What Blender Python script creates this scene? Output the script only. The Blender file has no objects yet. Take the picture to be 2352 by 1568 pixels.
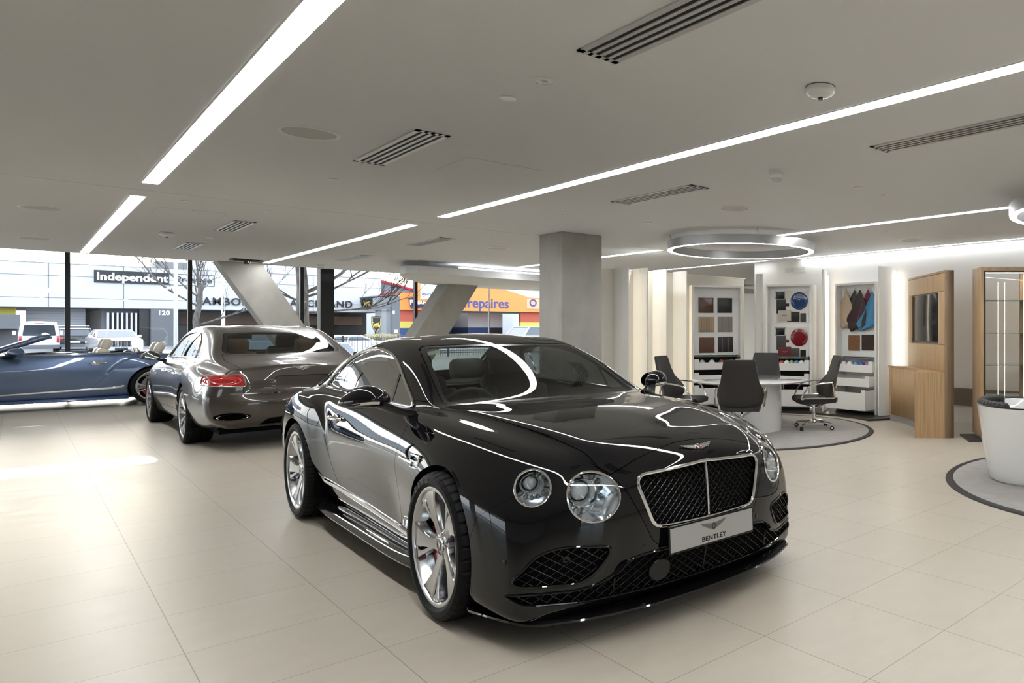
import bpy, bmesh, math, random
import numpy as np
from mathutils import Vector, Matrix, Euler

random.seed(7)
SC = bpy.context.scene
COL = SC.collection
PI = math.pi
# ---------------------------------------------------------------- materials
MATS = {}
def mat(name, col=(.8, .8, .8), rough=.5, metal=0., spec=.5, coat=0., coat_rough=.03, emit=None, estr=1., noise=None, bump=None,
        alpha=None, trans=0., ior=1.45, aniso=0., sheen=0.):
    m = bpy.data.materials.new(name)
    m.use_nodes = True
    nt = m.node_tree
    b = nt.nodes['Principled BSDF']
    b.inputs['Base Color'].default_value = (*col, 1)
    b.inputs['Roughness'].default_value = rough
    b.inputs['Metallic'].default_value = metal
    b.inputs['Specular IOR Level'].default_value = spec
    b.inputs['Coat Weight'].default_value = coat
    b.inputs['Coat Roughness'].default_value = coat_rough
    b.inputs['IOR'].default_value = ior
    b.inputs['Transmission Weight'].default_value = trans
    b.inputs['Anisotropic'].default_value = aniso
    b.inputs['Sheen Weight'].default_value = sheen
    if emit is not None:
        b.inputs['Emission Color'].default_value = (*emit, 1)
        b.inputs['Emission Strength'].default_value = estr
    if noise:
        scale, amt, stretch = noise
        tc = nt.nodes.new('ShaderNodeTexCoord'); mp = nt.nodes.new('ShaderNodeMapping')
        nz = nt.nodes.new('ShaderNodeTexNoise'); rp = nt.nodes.new('ShaderNodeMapRange'); mx = nt.nodes.new('ShaderNodeMix')
        mp.inputs['Scale'].default_value = stretch
        nz.inputs['Scale'].default_value = scale; nz.inputs['Detail'].default_value = 6
        mx.data_type = 'RGBA'
        mx.inputs[6].default_value = (*[c * (1 - amt) for c in col], 1)
        mx.inputs[7].default_value = (*[min(1, c * (1 + amt)) for c in col], 1)
        rp.inputs[1].default_value = .3; rp.inputs[2].default_value = .7
        nt.links.new(tc.outputs['Object'], mp.inputs[0]); nt.links.new(mp.outputs[0], nz.inputs['Vector'])
        nt.links.new(nz.outputs[0], rp.inputs[0]); nt.links.new(rp.outputs[0], mx.inputs[0])
        nt.links.new(mx.outputs[2], b.inputs['Base Color'])
        if bump:
            bp = nt.nodes.new('ShaderNodeBump'); bp.inputs['Strength'].default_value = bump; bp.inputs['Distance'].default_value = .01
            nt.links.new(nz.outputs[0], bp.inputs['Height']); nt.links.new(bp.outputs[0], b.inputs['Normal'])
    MATS[name] = m
    return m

def glass_mat(name, tint=(.9, .95, .93), refl_rough=0., ior=1.5, base_refl=0.):
    """thin pane: tinted straight transmission plus fresnel reflection"""
    m = bpy.data.materials.new(name); m.use_nodes = True
    nt = m.node_tree; nt.nodes.clear()
    o = nt.nodes.new('ShaderNodeOutputMaterial'); mx = nt.nodes.new('ShaderNodeMixShader')
    t = nt.nodes.new('ShaderNodeBsdfTransparent'); g = nt.nodes.new('ShaderNodeBsdfGlossy'); f = nt.nodes.new('ShaderNodeFresnel')
    t.inputs[0].default_value = (*tint, 1); g.inputs['Roughness'].default_value = refl_rough
    f.inputs[0].default_value = ior
    # fresnel must not treat the back side of a thin pane as leaving glass
    ge = nt.nodes.new('ShaderNodeNewGeometry'); mi = nt.nodes.new('ShaderNodeMix')
    mi.inputs[2].default_value = ior; mi.inputs[3].default_value = 1 / ior
    nt.links.new(ge.outputs['Backfacing'], mi.inputs[0]); nt.links.new(mi.outputs[0], f.inputs[0])
    ad = nt.nodes.new('ShaderNodeMath'); ad.operation = 'ADD'; ad.use_clamp = True; ad.inputs[1].default_value = base_refl
    nt.links.new(f.outputs[0], ad.inputs[0])
    nt.links.new(ad.outputs[0], mx.inputs[0]); nt.links.new(t.outputs[0], mx.inputs[1]); nt.links.new(g.outputs[0], mx.inputs[2])
    nt.links.new(mx.outputs[0], o.inputs[0])
    MATS[name] = m
    return m

# ---------------------------------------------------------------- objects
def link(name, me, m, parent=None, kind=None):
    o = bpy.data.objects.new(name, me)
    COL.objects.link(o)
    if m is not None:
        for mm in (m if isinstance(m, (list, tuple)) else [m]): me.materials.append(mm)
    if parent is not None: o.parent = parent
    if kind: o['kind'] = kind
    return o

def tag(o, label, cat, group=None, kind=None):
    o['label'] = label; o['category'] = cat
    if group: o['group'] = group
    if kind: o['kind'] = kind
    return o

def thing(name, label, cat, loc=(0, 0, 0), rz=0, group=None, parent=None):
    o = bpy.data.objects.new(name, None); COL.objects.link(o)
    o.empty_display_size = .1
    o.location = loc; o.rotation_euler = (0, 0, rz)
    if parent: o.parent = parent
    if label: tag(o, label, cat, group, 'thing')
    return o

def copy_tree(o, parent=None):
    c = o.copy(); COL.objects.link(c)
    if parent is not None:
        c.parent = parent
    for ch in o.children: copy_tree(ch, c)
    return c

class MB:
    """collects shapes into one mesh"""
    def __init__(s): s.v = []; s.f = []; s.mi = []; s.cur = 0
    def add(s, vs, fs):
        n = len(s.v); s.v += [tuple(map(float, v)) for v in vs]
        s.f += [tuple(i + n for i in f) for f in fs]; s.mi += [s.cur] * len(fs)
        return s
    def box(s, x0, x1, y0, y1, z0, z1, ch=0., M=None):
        x0, x1 = min(x0, x1), max(x0, x1); y0, y1 = min(y0, y1), max(y0, y1); z0, z1 = min(z0, z1), max(z0, z1)
        if ch <= 0:
            vs = [(x, y, z) for z in (z0, z1) for y in (y0, y1) for x in (x0, x1)]
            fs = [(0, 2, 3, 1), (4, 5, 7, 6), (0, 1, 5, 4), (2, 6, 7, 3), (0, 4, 6, 2), (1, 3, 7, 5)]
        else:
            ch = min(ch, (x1 - x0) * .49, (y1 - y0) * .49, (z1 - z0) * .49)
            bm = bmesh.new(); bmesh.ops.create_cube(bm, size=1)
            for v in bm.verts:
                v.co = Vector(((x0 + x1) / 2 + v.co.x * (x1 - x0), (y0 + y1) / 2 + v.co.y * (y1 - y0), (z0 + z1) / 2 + v.co.z * (z1 - z0)))
            bmesh.ops.bevel(bm, geom=bm.edges[:], offset=ch, segments=3, profile=.5, affect='EDGES')
            bm.verts.ensure_lookup_table()
            vs = [v.co.copy() for v in bm.verts]; fs = [[v.index for v in f.verts] for f in bm.faces]; bm.free()
        if M is not None: vs = [M @ Vector(v) for v in vs]
        return s.add(vs, fs)
    def rings(s, rings, close=True, cap0=False, cap1=False):
        n = len(rings[0]); vs = [p for r in rings for p in r]; fs = []
        m = n if close else n - 1
        for i in range(len(rings) - 1):
            for j in range(m):
                k = (j + 1) % n
                fs.append((i * n + j, i * n + k, (i + 1) * n + k, (i + 1) * n + j))
        if cap0: fs.append(tuple(range(n - 1, -1, -1)))
        if cap1: fs.append(tuple((len(rings) - 1) * n + j for j in range(n)))
        return s.add(vs, fs)
    def lathe(s, prof, n=32, M=None, cap=True):
        """profile [(r,z)] about local z"""
        M = M or Matrix()
        rings = [[M @ Vector((max(r, 1e-5) * math.cos(2 * PI * j / n), max(r, 1e-5) * math.sin(2 * PI * j / n), z)) for j in range(n)] for r, z in prof]
        return s.rings(rings, True, cap and prof[0][0] > 1e-4, cap and prof[-1][0] > 1e-4)
    def tube(s, pts, r, n=8, cap=True, close=False):
        pts = [Vector(p) for p in pts]; rings = []; up = None
        rr = r if isinstance(r, (list, tuple)) else [r] * len(pts)
        N = len(pts)
        for i, p in enumerate(pts):
            if close: d = pts[(i + 1) % N] - pts[i - 1]
            else: d = pts[min(i + 1, N - 1)] - pts[max(i - 1, 0)]
            if d.length < 1e-9: d = Vector((0, 0, 1))
            d.normalize()
            if up is None: up = d.orthogonal().normalized()
            else:
                up = up - d * up.dot(d)
                up = up.normalized() if up.length > 1e-6 else d.orthogonal().normalized()
            w = d.cross(up)
            rings.append([p + (up * math.cos(2 * PI * j / n) + w * math.sin(2 * PI * j / n)) * rr[i] for j in range(n)])
        if close: rings.append(rings[0])
        return s.rings(rings, True, cap and not close, cap and not close)
    def prism(s, poly, z0, z1, M=None):
        """2-D outline extruded along local z"""
        n = len(poly)
        vs = [(x, y, z0) for x, y in poly] + [(x, y, z1) for x, y in poly]
        if M is not None: vs = [M @ Vector(v) for v in vs]
        a = sum(poly[i][0] * poly[(i + 1) % n][1] - poly[(i + 1) % n][0] * poly[i][1] for i in range(n))
        fs = [(i, (i + 1) % n, n + (i + 1) % n, n + i) for i in range(n)] + [tuple(range(n - 1, -1, -1)), tuple(range(n, 2 * n))]
        if (a < 0) != (z1 < z0): fs = [tuple(reversed(f)) for f in fs]
        return s.add(vs, fs)
    def ell(s, c, r, n=16, m=10, M=None, p=1.0):
        """ellipsoid; p<1 makes it boxier"""
        sg = lambda t: math.copysign(abs(t) ** p, t)
        rings = []
        for i in range(m + 1):
            a = -PI / 2 + PI * i / m
            ca = max(abs(math.cos(a)) ** p, 1e-4)
            ring = [Vector((c[0] + r[0] * ca * sg(math.cos(2 * PI * j / n)), c[1] + r[1] * ca * sg(math.sin(2 * PI * j / n)), c[2] + r[2] * sg(math.sin(a)))) for j in range(n)]
            if M is not None: ring = [M @ v for v in ring]
            rings.append(ring)
        return s.rings(rings, True, True, True)
    def build(s, name, m, parent=None, smooth=35, kind=None, bevel=0):
        me = bpy.data.meshes.new(name); me.from_pydata(s.v, [], s.f); me.update()
        o = link(name, me, m, parent, kind)
        if any(s.mi): me.polygons.foreach_set('material_index', s.mi)
        if smooth:
            me.shade_smooth(); me.set_sharp_from_angle(angle=math.radians(smooth))
        if bevel:
            b = o.modifiers.new('bevel', 'BEVEL'); b.width = bevel; b.segments = 2; b.limit_method = 'ANGLE'; b.harden_normals = True
        return o

def rounded(pts, r, k=5):
    """round the corners of a 2-D polygon"""
    out = []; n = len(pts)
    rr = r if isinstance(r, (list, tuple)) else [r] * n
    for i in range(n):
        p = np.array(pts[i], float); a = np.array(pts[i - 1], float) - p; b = np.array(pts[(i + 1) % n], float) - p
        la, lb = np.linalg.norm(a), np.linalg.norm(b); q = min(rr[i], la * .49, lb * .49)
        A = p + a / la * q; B = p + b / lb * q
        if q < 1e-6: out.append(tuple(p)); continue
        for t in range(k + 1):
            t /= k; out.append(tuple((1 - t) ** 2 * A + 2 * t * (1 - t) * p + t * t * B))
    return out

def spline(pts, k=8, close=False):
    """Catmull-Rom through points of any dimension"""
    P = [np.array(p, float) for p in pts]; n = len(P); out = []
    rng = n if close else n - 1
    for i in range(rng):
        p1, p2 = P[i], P[(i + 1) % n]
        p0 = P[i - 1] if (close or i > 0) else 2 * p1 - p2
        p3 = P[(i + 2) % n] if (close or i + 2 < n) else 2 * p2 - p1
        for t in range(k):
            t /= k
            out.append(tuple(.5 * ((2 * p1) + (p2 - p0) * t + (2 * p0 - 5 * p1 + 4 * p2 - p3) * t * t + (3 * p1 - p0 - 3 * p2 + p3) * t ** 3)))
    if not close: out.append(tuple(P[-1]))
    return out

def text_mesh(body, size, m, name, parent, M, extrude=.002, font_scale=(1, 1), align='CENTER', bold=0., spacing=1.):
    """lettering as a solid mesh; M places local x (reading direction), y (up), z (out of the surface)"""
    cu = bpy.data.curves.new('t', 'FONT'); cu.body = body; cu.size = size; cu.extrude = extrude; cu.align_x = align; cu.align_y = 'CENTER'
    cu.offset = bold; cu.space_character = spacing; cu.resolution_u = 4
    o = bpy.data.objects.new('t', cu); COL.objects.link(o)
    dg = bpy.context.evaluated_depsgraph_get(); me = bpy.data.meshes.new_from_object(o.evaluated_get(dg))
    bpy.data.objects.remove(o); bpy.data.curves.remove(cu)
    me.transform(Matrix.Diagonal((font_scale[0], font_scale[1], 1, 1))); me.transform(M)
    me.materials.clear()
    return link(name, me, m, parent)

def frame(o, x, z):
    """matrix with origin o, local x along x, local z along z"""
    x = Vector(x).normalized(); z = Vector(z); z = (z - x * z.dot(x)).normalized(); y = z.cross(x)
    return Matrix(((x.x, y.x, z.x, o[0]), (x.y, y.y, z.y, o[1]), (x.z, y.z, z.z, o[2]), (0, 0, 0, 1)))
# ---------------------------------------------------------------- car bodies: a smooth cage, then panels trimmed out of it
def pchip(xs, ys, x):
    xs = np.array(xs, float); ys = np.array(ys, float); x = np.array(x, float)
    h = np.diff(xs); d = np.diff(ys) / h; m = np.zeros(len(xs))
    m[0], m[-1] = d[0], d[-1]
    for i in range(1, len(xs) - 1):
        if d[i - 1] * d[i] > 0:
            w1, w2 = 2 * h[i] + h[i - 1], h[i] + 2 * h[i - 1]
            m[i] = (w1 + w2) / (w1 / d[i - 1] + w2 / d[i])
    k = np.clip(np.searchsorted(xs, x) - 1, 0, len(xs) - 2)
    t = (x - xs[k]) / h[k]
    return (2 * t**3 - 3 * t**2 + 1) * ys[k] + (t**3 - 2 * t**2 + t) * h[k] * m[k] + (-2 * t**3 + 3 * t**2) * ys[k + 1] + (t**3 - t**2) * h[k] * m[k + 1]

class Surf:
    """quads + polygons over shared vertices with true normals"""
    def __init__(s, V, N, Q, P=()): s.V, s.N, s.Q, s.P = V, N, Q, list(P)
    def clip(s, fn, off=0.):
        """split by fn(V) >= off -> (inside, outside)"""
        g = fn(s.V) - off
        V, N = s.V, s.N
        pos = g >= 0
        c = pos[s.Q].sum(1) if len(s.Q) else np.zeros(0, int)
        Qi, Qo = s.Q[c == 4], s.Q[c == 0]
        mixed = [tuple(q) for q in s.Q[(c > 0) & (c < 4)]]
        Pi, Po = [], []
        for p in s.P:
            k = sum(bool(pos[i]) for i in p)
            if k == len(p): Pi.append(p)
            elif k == 0: Po.append(p)
            else: mixed.append(p)
        nv, nn, cache = [], [], {}
        base = len(V)
        def cut(a, b):
            key = (a, b) if a < b else (b, a)
            if key not in cache:
                t = g[a] / (g[a] - g[b])
                nv.append(V[a] + (V[b] - V[a]) * t); q = N[a] + (N[b] - N[a]) * t; nn.append(q / (np.linalg.norm(q) + 1e-12))
                cache[key] = base + len(nv) - 1
            return cache[key]
        for p in mixed:
            A, B = [], []
            for i in range(len(p)):
                a, b = int(p[i]), int(p[(i + 1) % len(p)])
                (A if pos[a] else B).append(a)
                if pos[a] != pos[b]:
                    k = cut(a, b); A.append(k); B.append(k)
            if len(A) > 2: Pi.append(tuple(A))
            if len(B) > 2: Po.append(tuple(B))
        if nv: V = np.vstack([V, np.array(nv)]); N = np.vstack([N, np.array(nn)])
        return Surf(V, N, Qi, Pi), Surf(V, N, Qo, Po)
    def part(s, fn, w, bin=None):
        """split leaving a gap of half-width w; the sliver goes to bin"""
        a, r = s.clip(fn, w); b, g = Surf(r.V, r.N, r.Q, r.P).clip(lambda V: -fn(V), w)
        if bin is not None: bin.append(g)
        return a, b
    def empty(s): return len(s.Q) + len(s.P) == 0
    def compact(s):
        polys = [tuple(map(int, q)) for q in s.Q] + [tuple(p) for p in s.P]
        used = np.unique(np.array([i for p in polys for i in p], int)); mp = {int(o): n for n, o in enumerate(used)}
        return s.V[used], s.N[used], [tuple(mp[i] for i in p) for p in polys]
    def loops(s, V, F):
        """ordered open boundary loops (vertex ids)"""
        e = {}
        for f in F:
            for i in range(len(f)):
                a, b = f[i], f[(i + 1) % len(f)]
                if (b, a) in e: del e[(b, a)]
                else: e[(a, b)] = 1
        nx = {}
        for a, b in e: nx.setdefault(a, []).append(b)
        out = []
        while nx:
            a = next(iter(nx)); lp = [a]; cur = a
            while True:
                l = nx.get(cur)
                if not l: break
                b = l.pop()
                if not l: del nx[cur]
                if b == a: break
                lp.append(b); cur = b
            out.append(lp)
        return out
    def build(s, name, m, parent, flange=.012, offset=0., two=False):
        V, N, F = s.compact()
        if offset: V = V + N * offset
        n0 = len(V); VV = [V]; NN = [N]; FF = list(F)
        if flange:
            for lp in s.loops(V, F):
                k = len(lp); b = sum(len(x) for x in VV)
                A = V[lp]; NA = N[lp]; d = np.roll(A, -1, 0) - np.roll(A, 1, 0)
                fn = np.cross(NA, d); fn = -fn / (np.linalg.norm(fn, axis=1)[:, None] + 1e-12)
                VV += [A, A - NA * flange]; NN += [-fn * -1, -fn * -1]
                FF += [(b + (i + 1) % k, b + i, b + k + i, b + k + (i + 1) % k) for i in range(k)]
        V = np.vstack(VV); N = np.vstack(NN)
        me = bpy.data.meshes.new(name); me.from_pydata(V.tolist(), [], FF); me.update()
        me.shade_smooth(); me.normals_split_custom_set_from_vertices(N.tolist())
        return link(name, me, m, parent)
    def boundary(s):
        V, N, F = s.compact()
        return [(V[lp], N[lp]) for lp in s.loops(V, F)]
    def mirror(s):
        q = np.array([1, -1, 1.])
        return Surf(s.V * q, s.N * q, s.Q[:, ::-1], [tuple(reversed(p)) for p in s.P])

def cage_body(stn, lines, side, front, rear, level=4, post=None):
    """lines: 7 top lines (centre..crest), side: 8 lines; each a dict-list [(x,y,z)]; front/rear: row centres [(x,z)]*8"""
    stn = np.array(stn); allL = lines + side
    G = []
    for L in allL:
        L = sorted(L); xs = [p[0] for p in L]
        G.append(np.stack([stn, pchip(xs, [p[1] for p in L], stn), pchip(xs, [p[2] for p in L], stn)], 1))
    G = np.array(G)                       # [line][station]
    nl, ns = len(lines), len(side); n = len(stn)
    V = []; idx = {}
    def vid(key, p):
        if key not in idx: idx[key] = len(V); V.append(p)
        return idx[key]
    F = []
    for sgn in (1, -1):
        def gv(l, i):
            p = G[l][i] * (1, sgn, 1)
            return vid((l, i, sgn if l else 0), p)
        def endv(end, j, k):
            """end fascia: column j (0 centre .. nl-1 crest), row k (0 = top row, 1..ns)"""
            i = n - 1 if end > 0 else 0
            if k == 0: return gv(j, i)
            if j == nl - 1: return gv(nl + k - 1, i)
            xc, zc = (front if end > 0 else rear)[k - 1][:2]
            row = (front if end > 0 else rear)[k - 1]
            c = G[nl + k - 1][i]; f = FR[j]
            pw = row[2] if len(row) > 2 else 2.6
            p = (xc + (c[0] - xc) * f ** pw, c[1] * f * sgn, zc + (c[2] - zc) * f ** 2)
            return vid(('e', end, j, k, sgn if j else 0), p)
        FR = [0, .2, .4, .58, .73, .87, 1]
        def quad(a, b, c, d): F.append((a, b, c, d) if sgn > 0 else (d, c, b, a))
        for l in range(nl + ns - 1):
            for i in range(n - 1): quad(gv(l, i), gv(l, i + 1), gv(l + 1, i + 1), gv(l + 1, i))
        for end in (1, -1):
            for k in range(ns):
                for j in range(nl - 1):
                    q = (endv(end, j, k), endv(end, j, k + 1), endv(end, j + 1, k + 1), endv(end, j + 1, k))
                    quad(*(q if end > 0 else q[::-1]))
    T = np.array(V, float); P = T.copy()
    me = bpy.data.meshes.new('cage'); me.from_pydata(P.tolist(), [], F); me.update()
    o = bpy.data.objects.new('cage', me); COL.objects.link(o)
    md = o.modifiers.new('s', 'SUBSURF'); md.use_limit_surface = True; md.boundary_smooth = 'ALL'
    def ev(lv):
        md.levels = lv; md.render_levels = lv
        me.vertices.foreach_set('co', P.ravel()); me.update()
        dg = bpy.context.evaluated_depsgraph_get(); dg.update()
        e = o.evaluated_get(dg).to_mesh()
        co = np.empty(len(e.vertices) * 3); e.vertices.foreach_get('co', co)
        co = co.reshape(-1, 3); q = None
        if lv > 2:
            q = np.empty(len(e.loops), int); e.loops.foreach_get('vertex_index', q); q = q.reshape(-1, 4)
        o.evaluated_get(dg).to_mesh_clear()
        return co, q
    for it in range(4):
        co, _ = ev(1)
        P += (T - co[:len(T)]) * .75
    co, q = ev(level)
    bpy.data.objects.remove(o); bpy.data.meshes.remove(me)
    if post is not None: co = post(co)
    a = co[q[:, 2]] - co[q[:, 0]]; b = co[q[:, 3]] - co[q[:, 1]]; fn = np.cross(a, b)
    N = np.zeros_like(co)
    for k in range(4): np.add.at(N, q[:, k], fn)
    N /= np.linalg.norm(N, axis=1)[:, None] + 1e-12
    return Surf(co, N, q)

def sdf_poly(poly):
    """signed distance (positive inside) to a closed 2-D polygon, vectorised"""
    A = np.array(poly, float); B = np.roll(A, -1, 0)
    def f(p):
        d = np.full(len(p), 1e9); ins = np.zeros(len(p), bool)
        for a, b in zip(A, B):
            e = b - a; w = p - a; t = np.clip((w @ e) / (e @ e + 1e-18), 0, 1)
            d = np.minimum(d, np.linalg.norm(w - t[:, None] * e, axis=1))
            c = (a[1] > p[:, 1]) != (b[1] > p[:, 1])
            with np.errstate(divide='ignore', invalid='ignore'):
                xi = (b[0] - a[0]) * (p[:, 1] - a[1]) / (b[1] - a[1] + 1e-18) + a[0]
            ins ^= c & (p[:, 0] < xi)
        return np.where(ins, d, -d)
    return f

def region(poly, axes, cond=None, absy=True):
    """distance field of an outline drawn in the plane of two axes, restricted by cond(V)"""
    f = sdf_poly(poly); i, j = axes
    P = np.array(poly); lo, hi = P.min(0) - .08, P.max(0) + .08
    def g(V):
        A = np.abs(V[:, 1]) if absy else V[:, 1]
        U = [V[:, 0], A, V[:, 2]]; p = np.stack([U[i], U[j]], 1)
        out = np.full(len(V), -1.)
        m = (p[:, 0] > lo[0]) & (p[:, 0] < hi[0]) & (p[:, 1] > lo[1]) & (p[:, 1] < hi[1])
        if cond is not None: m &= cond(V)
        if m.any(): out[m] = f(p[m])
        return out
    return g
# ---------------------------------------------------------------- car parts shared by every car
def lattice(name, m, parent, cut, axes_off, box, pitch, ang, r, inset=.014, sgn=1):
    """diagonal wire mesh that fills the surface piece cut (seen from the front): box = (y0,y1,z0,z1), clipped to poly fn"""
    V, N, _ = cut.compact(); fn = axes_off
    mb = MB()
    y0, y1, z0, z1 = box; yc, zc = (y0 + y1) / 2, (z0 + z1) / 2; L = math.hypot(y1 - y0, z1 - z0)
    for s in (1, -1):
        d = np.array([math.cos(ang), s * math.sin(ang)]); nrm = np.array([-d[1], d[0]])
        for k in range(-int(L / 2 / pitch) - 1, int(L / 2 / pitch) + 2):
            t = np.arange(-L / 2, L / 2, .012); p = np.array([yc, zc]) + nrm * k * pitch + d * t[:, None]
            ins = fn(p) > -.002
            run = []
            for q, i in list(zip(p, ins)) + [(None, False)]:
                if i: run.append(q)
                else:
                    if len(run) > 1:
                        pts = []
                        for q2 in run[::2] + ([run[-1]] if len(run) % 2 == 0 else []):
                            j = np.argmin((V[:, 1] - q2[0]) ** 2 + (V[:, 2] - q2[1]) ** 2)
                            pts.append((V[j, 0] - N[j, 0] * (inset + .002 * s) - .0, q2[0], q2[1]))
                        xs = np.array([a[0] for a in pts])
                        if len(xs) > 4: xs = np.convolve(np.pad(xs, 2, 'edge'), np.ones(5) / 5, 'valid')
                        mb.tube([(x, a[1], a[2]) for x, a in zip(xs, pts)], r, 5, False)
                    run = []
    return mb.build(name, m, parent)

def trim_tube(name, m, parent, loops, r, n=8, off=0., sel=None, sub=.012):
    """bright trim that follows the open edge of a panel"""
    mb = MB()
    for V, N in loops:
        P = V + N * off
        # even spacing
        keep = [0]
        for i in range(1, len(P)):
            if np.linalg.norm(P[i] - P[keep[-1]]) > sub: keep.append(i)
        P = P[keep]
        if len(P) < 6: continue
        for _ in range(2): P = (np.roll(P, 1, 0) + 2 * P + np.roll(P, -1, 0)) / 4
        if sel is not None and not sel(P): continue
        mb.tube(P, r, n, False, True)
    return mb.build(name, m, parent)

def tyre_mesh(R, W, rr, name, parent, m, seg=240):
    """tyre about local y (outer face +y), with sidewall, shoulder sipes and circumferential grooves"""
    prof = [(rr - .012, W * .40), (rr, W * .43), (rr + .008, W * .455), (rr + (R - rr) * .35, W * .5), (rr + (R - rr) * .62, W * .497),
            (R - .022, W * .475), (R - .010, W * .445), (R - .003, W * .39), (R, W * .30), (R, W * .245), (R - .007, W * .24), (R - .007, W * .205), (R, W * .20),
            (R + .001, W * .07), (R - .007, W * .065), (R - .007, W * .025), (R + .001, W * .02)]
    prof = prof + [(r, -y) for r, y in reversed(prof)]
    sip = {6: .006, 7: .009, 8: .009, 9: .007}
    rings = []
    n = len(prof)
    for j in range(seg):
        a = 2 * PI * j / seg; g = j % 6 == 0
        ring = []
        for i, (r, y) in enumerate(prof):
            ii = i if i < n // 2 else n - 1 - i
            if g and ii in sip: r -= sip[ii]
            if g and ii == 5: r -= .002
            aa = a + (.035 * (abs(y) / W) if 6 <= ii <= 12 else 0)
            ring.append((r * math.cos(aa), y, r * math.sin(aa)))
        rings.append(ring)
    rings.append(rings[0])
    mb = MB(); mb.rings(rings, False)
    o = mb.build(name, m, parent, 24)
    return o

def barrel(mb, rr, W, n=64):
    """rim barrel about y: lip, inner well"""
    prof = [(rr + .012, W * .445), (rr + .014, W * .462), (rr + .006, W * .468), (rr - .004, W * .452), (rr - .010, W * .40), (rr - .022, W * .2), (rr - .05, -.02), (rr - .05, -W * .3), (rr - .01, -W * .45)]
    M = Matrix.Rotation(-PI / 2, 4, 'X')      # z -> y
    mb.lathe(prof, n, M, False)

def blade(mb, secs, th):
    """spoke lofted through (radius, angle, half width, front y, dish): faces +y"""
    rings = []
    for r, a, hw, y, dish in secs:
        c, s = math.cos(a), math.sin(a)
        def P(t, yy): return (r * c - t * s, yy, r * s + t * c)
        rings.append([P(-hw, y - th), P(-hw, y - .006), P(-hw * .86, y), P(-hw * .4, y - dish), P(hw * .4, y - dish), P(hw * .86, y), P(hw, y - .006), P(hw, y - th)])
    mb.rings(rings, True, True, True)

def spokes_propeller(mb, rr, yf):
    for k in range(5):
        a = 2 * PI * k / 5 + PI / 2
        # broad swept blade
        blade(mb, [(.055, a - .10, .034, yf - .035, .0), (.10, a - .07, .028, yf - .028, .001), (.16, a - .02, .034, yf - .018, .002), (.22, a + .035, .050, yf - .008, .003), (.262, a + .075, .066, yf - .004, .003), (rr - .006, a + .10, .078, yf - .006, .002)], .045)
        # slim companion rib
        blade(mb, [(.07, a - .12, .020, yf - .036, 0), (.12, a - .26, .011, yf - .030, .001), (.17, a - .315, .010, yf - .020, .001), (.22, a - .325, .013, yf - .012, .001), (.25, a - .31, .02, yf - .008, .001), (rr - .006, a - .27, .034, yf - .008, .001)], .045)
        # bridge that closes the slot near the rim
        blade(mb, [(rr - .032, a - .13, .085, yf - .010, 0), (rr - .006, a - .10, .098, yf - .008, 0)], .035)

def spokes_multi(mb, rr, yf, n=10, sw=.012):
    for k in range(n):
        a = 2 * PI * k / n + PI / 2
        for s in (-1, 1):
            blade(mb, [(.055, a, .014, yf - .03, 0), (.12, a + s * .05, sw, yf - .022, .001), (.2, a + s * .075, sw * 1.1, yf - .012, .001), (rr - .005, a + s * .085, sw * 1.7, yf - .006, .001)], .04)

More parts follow.
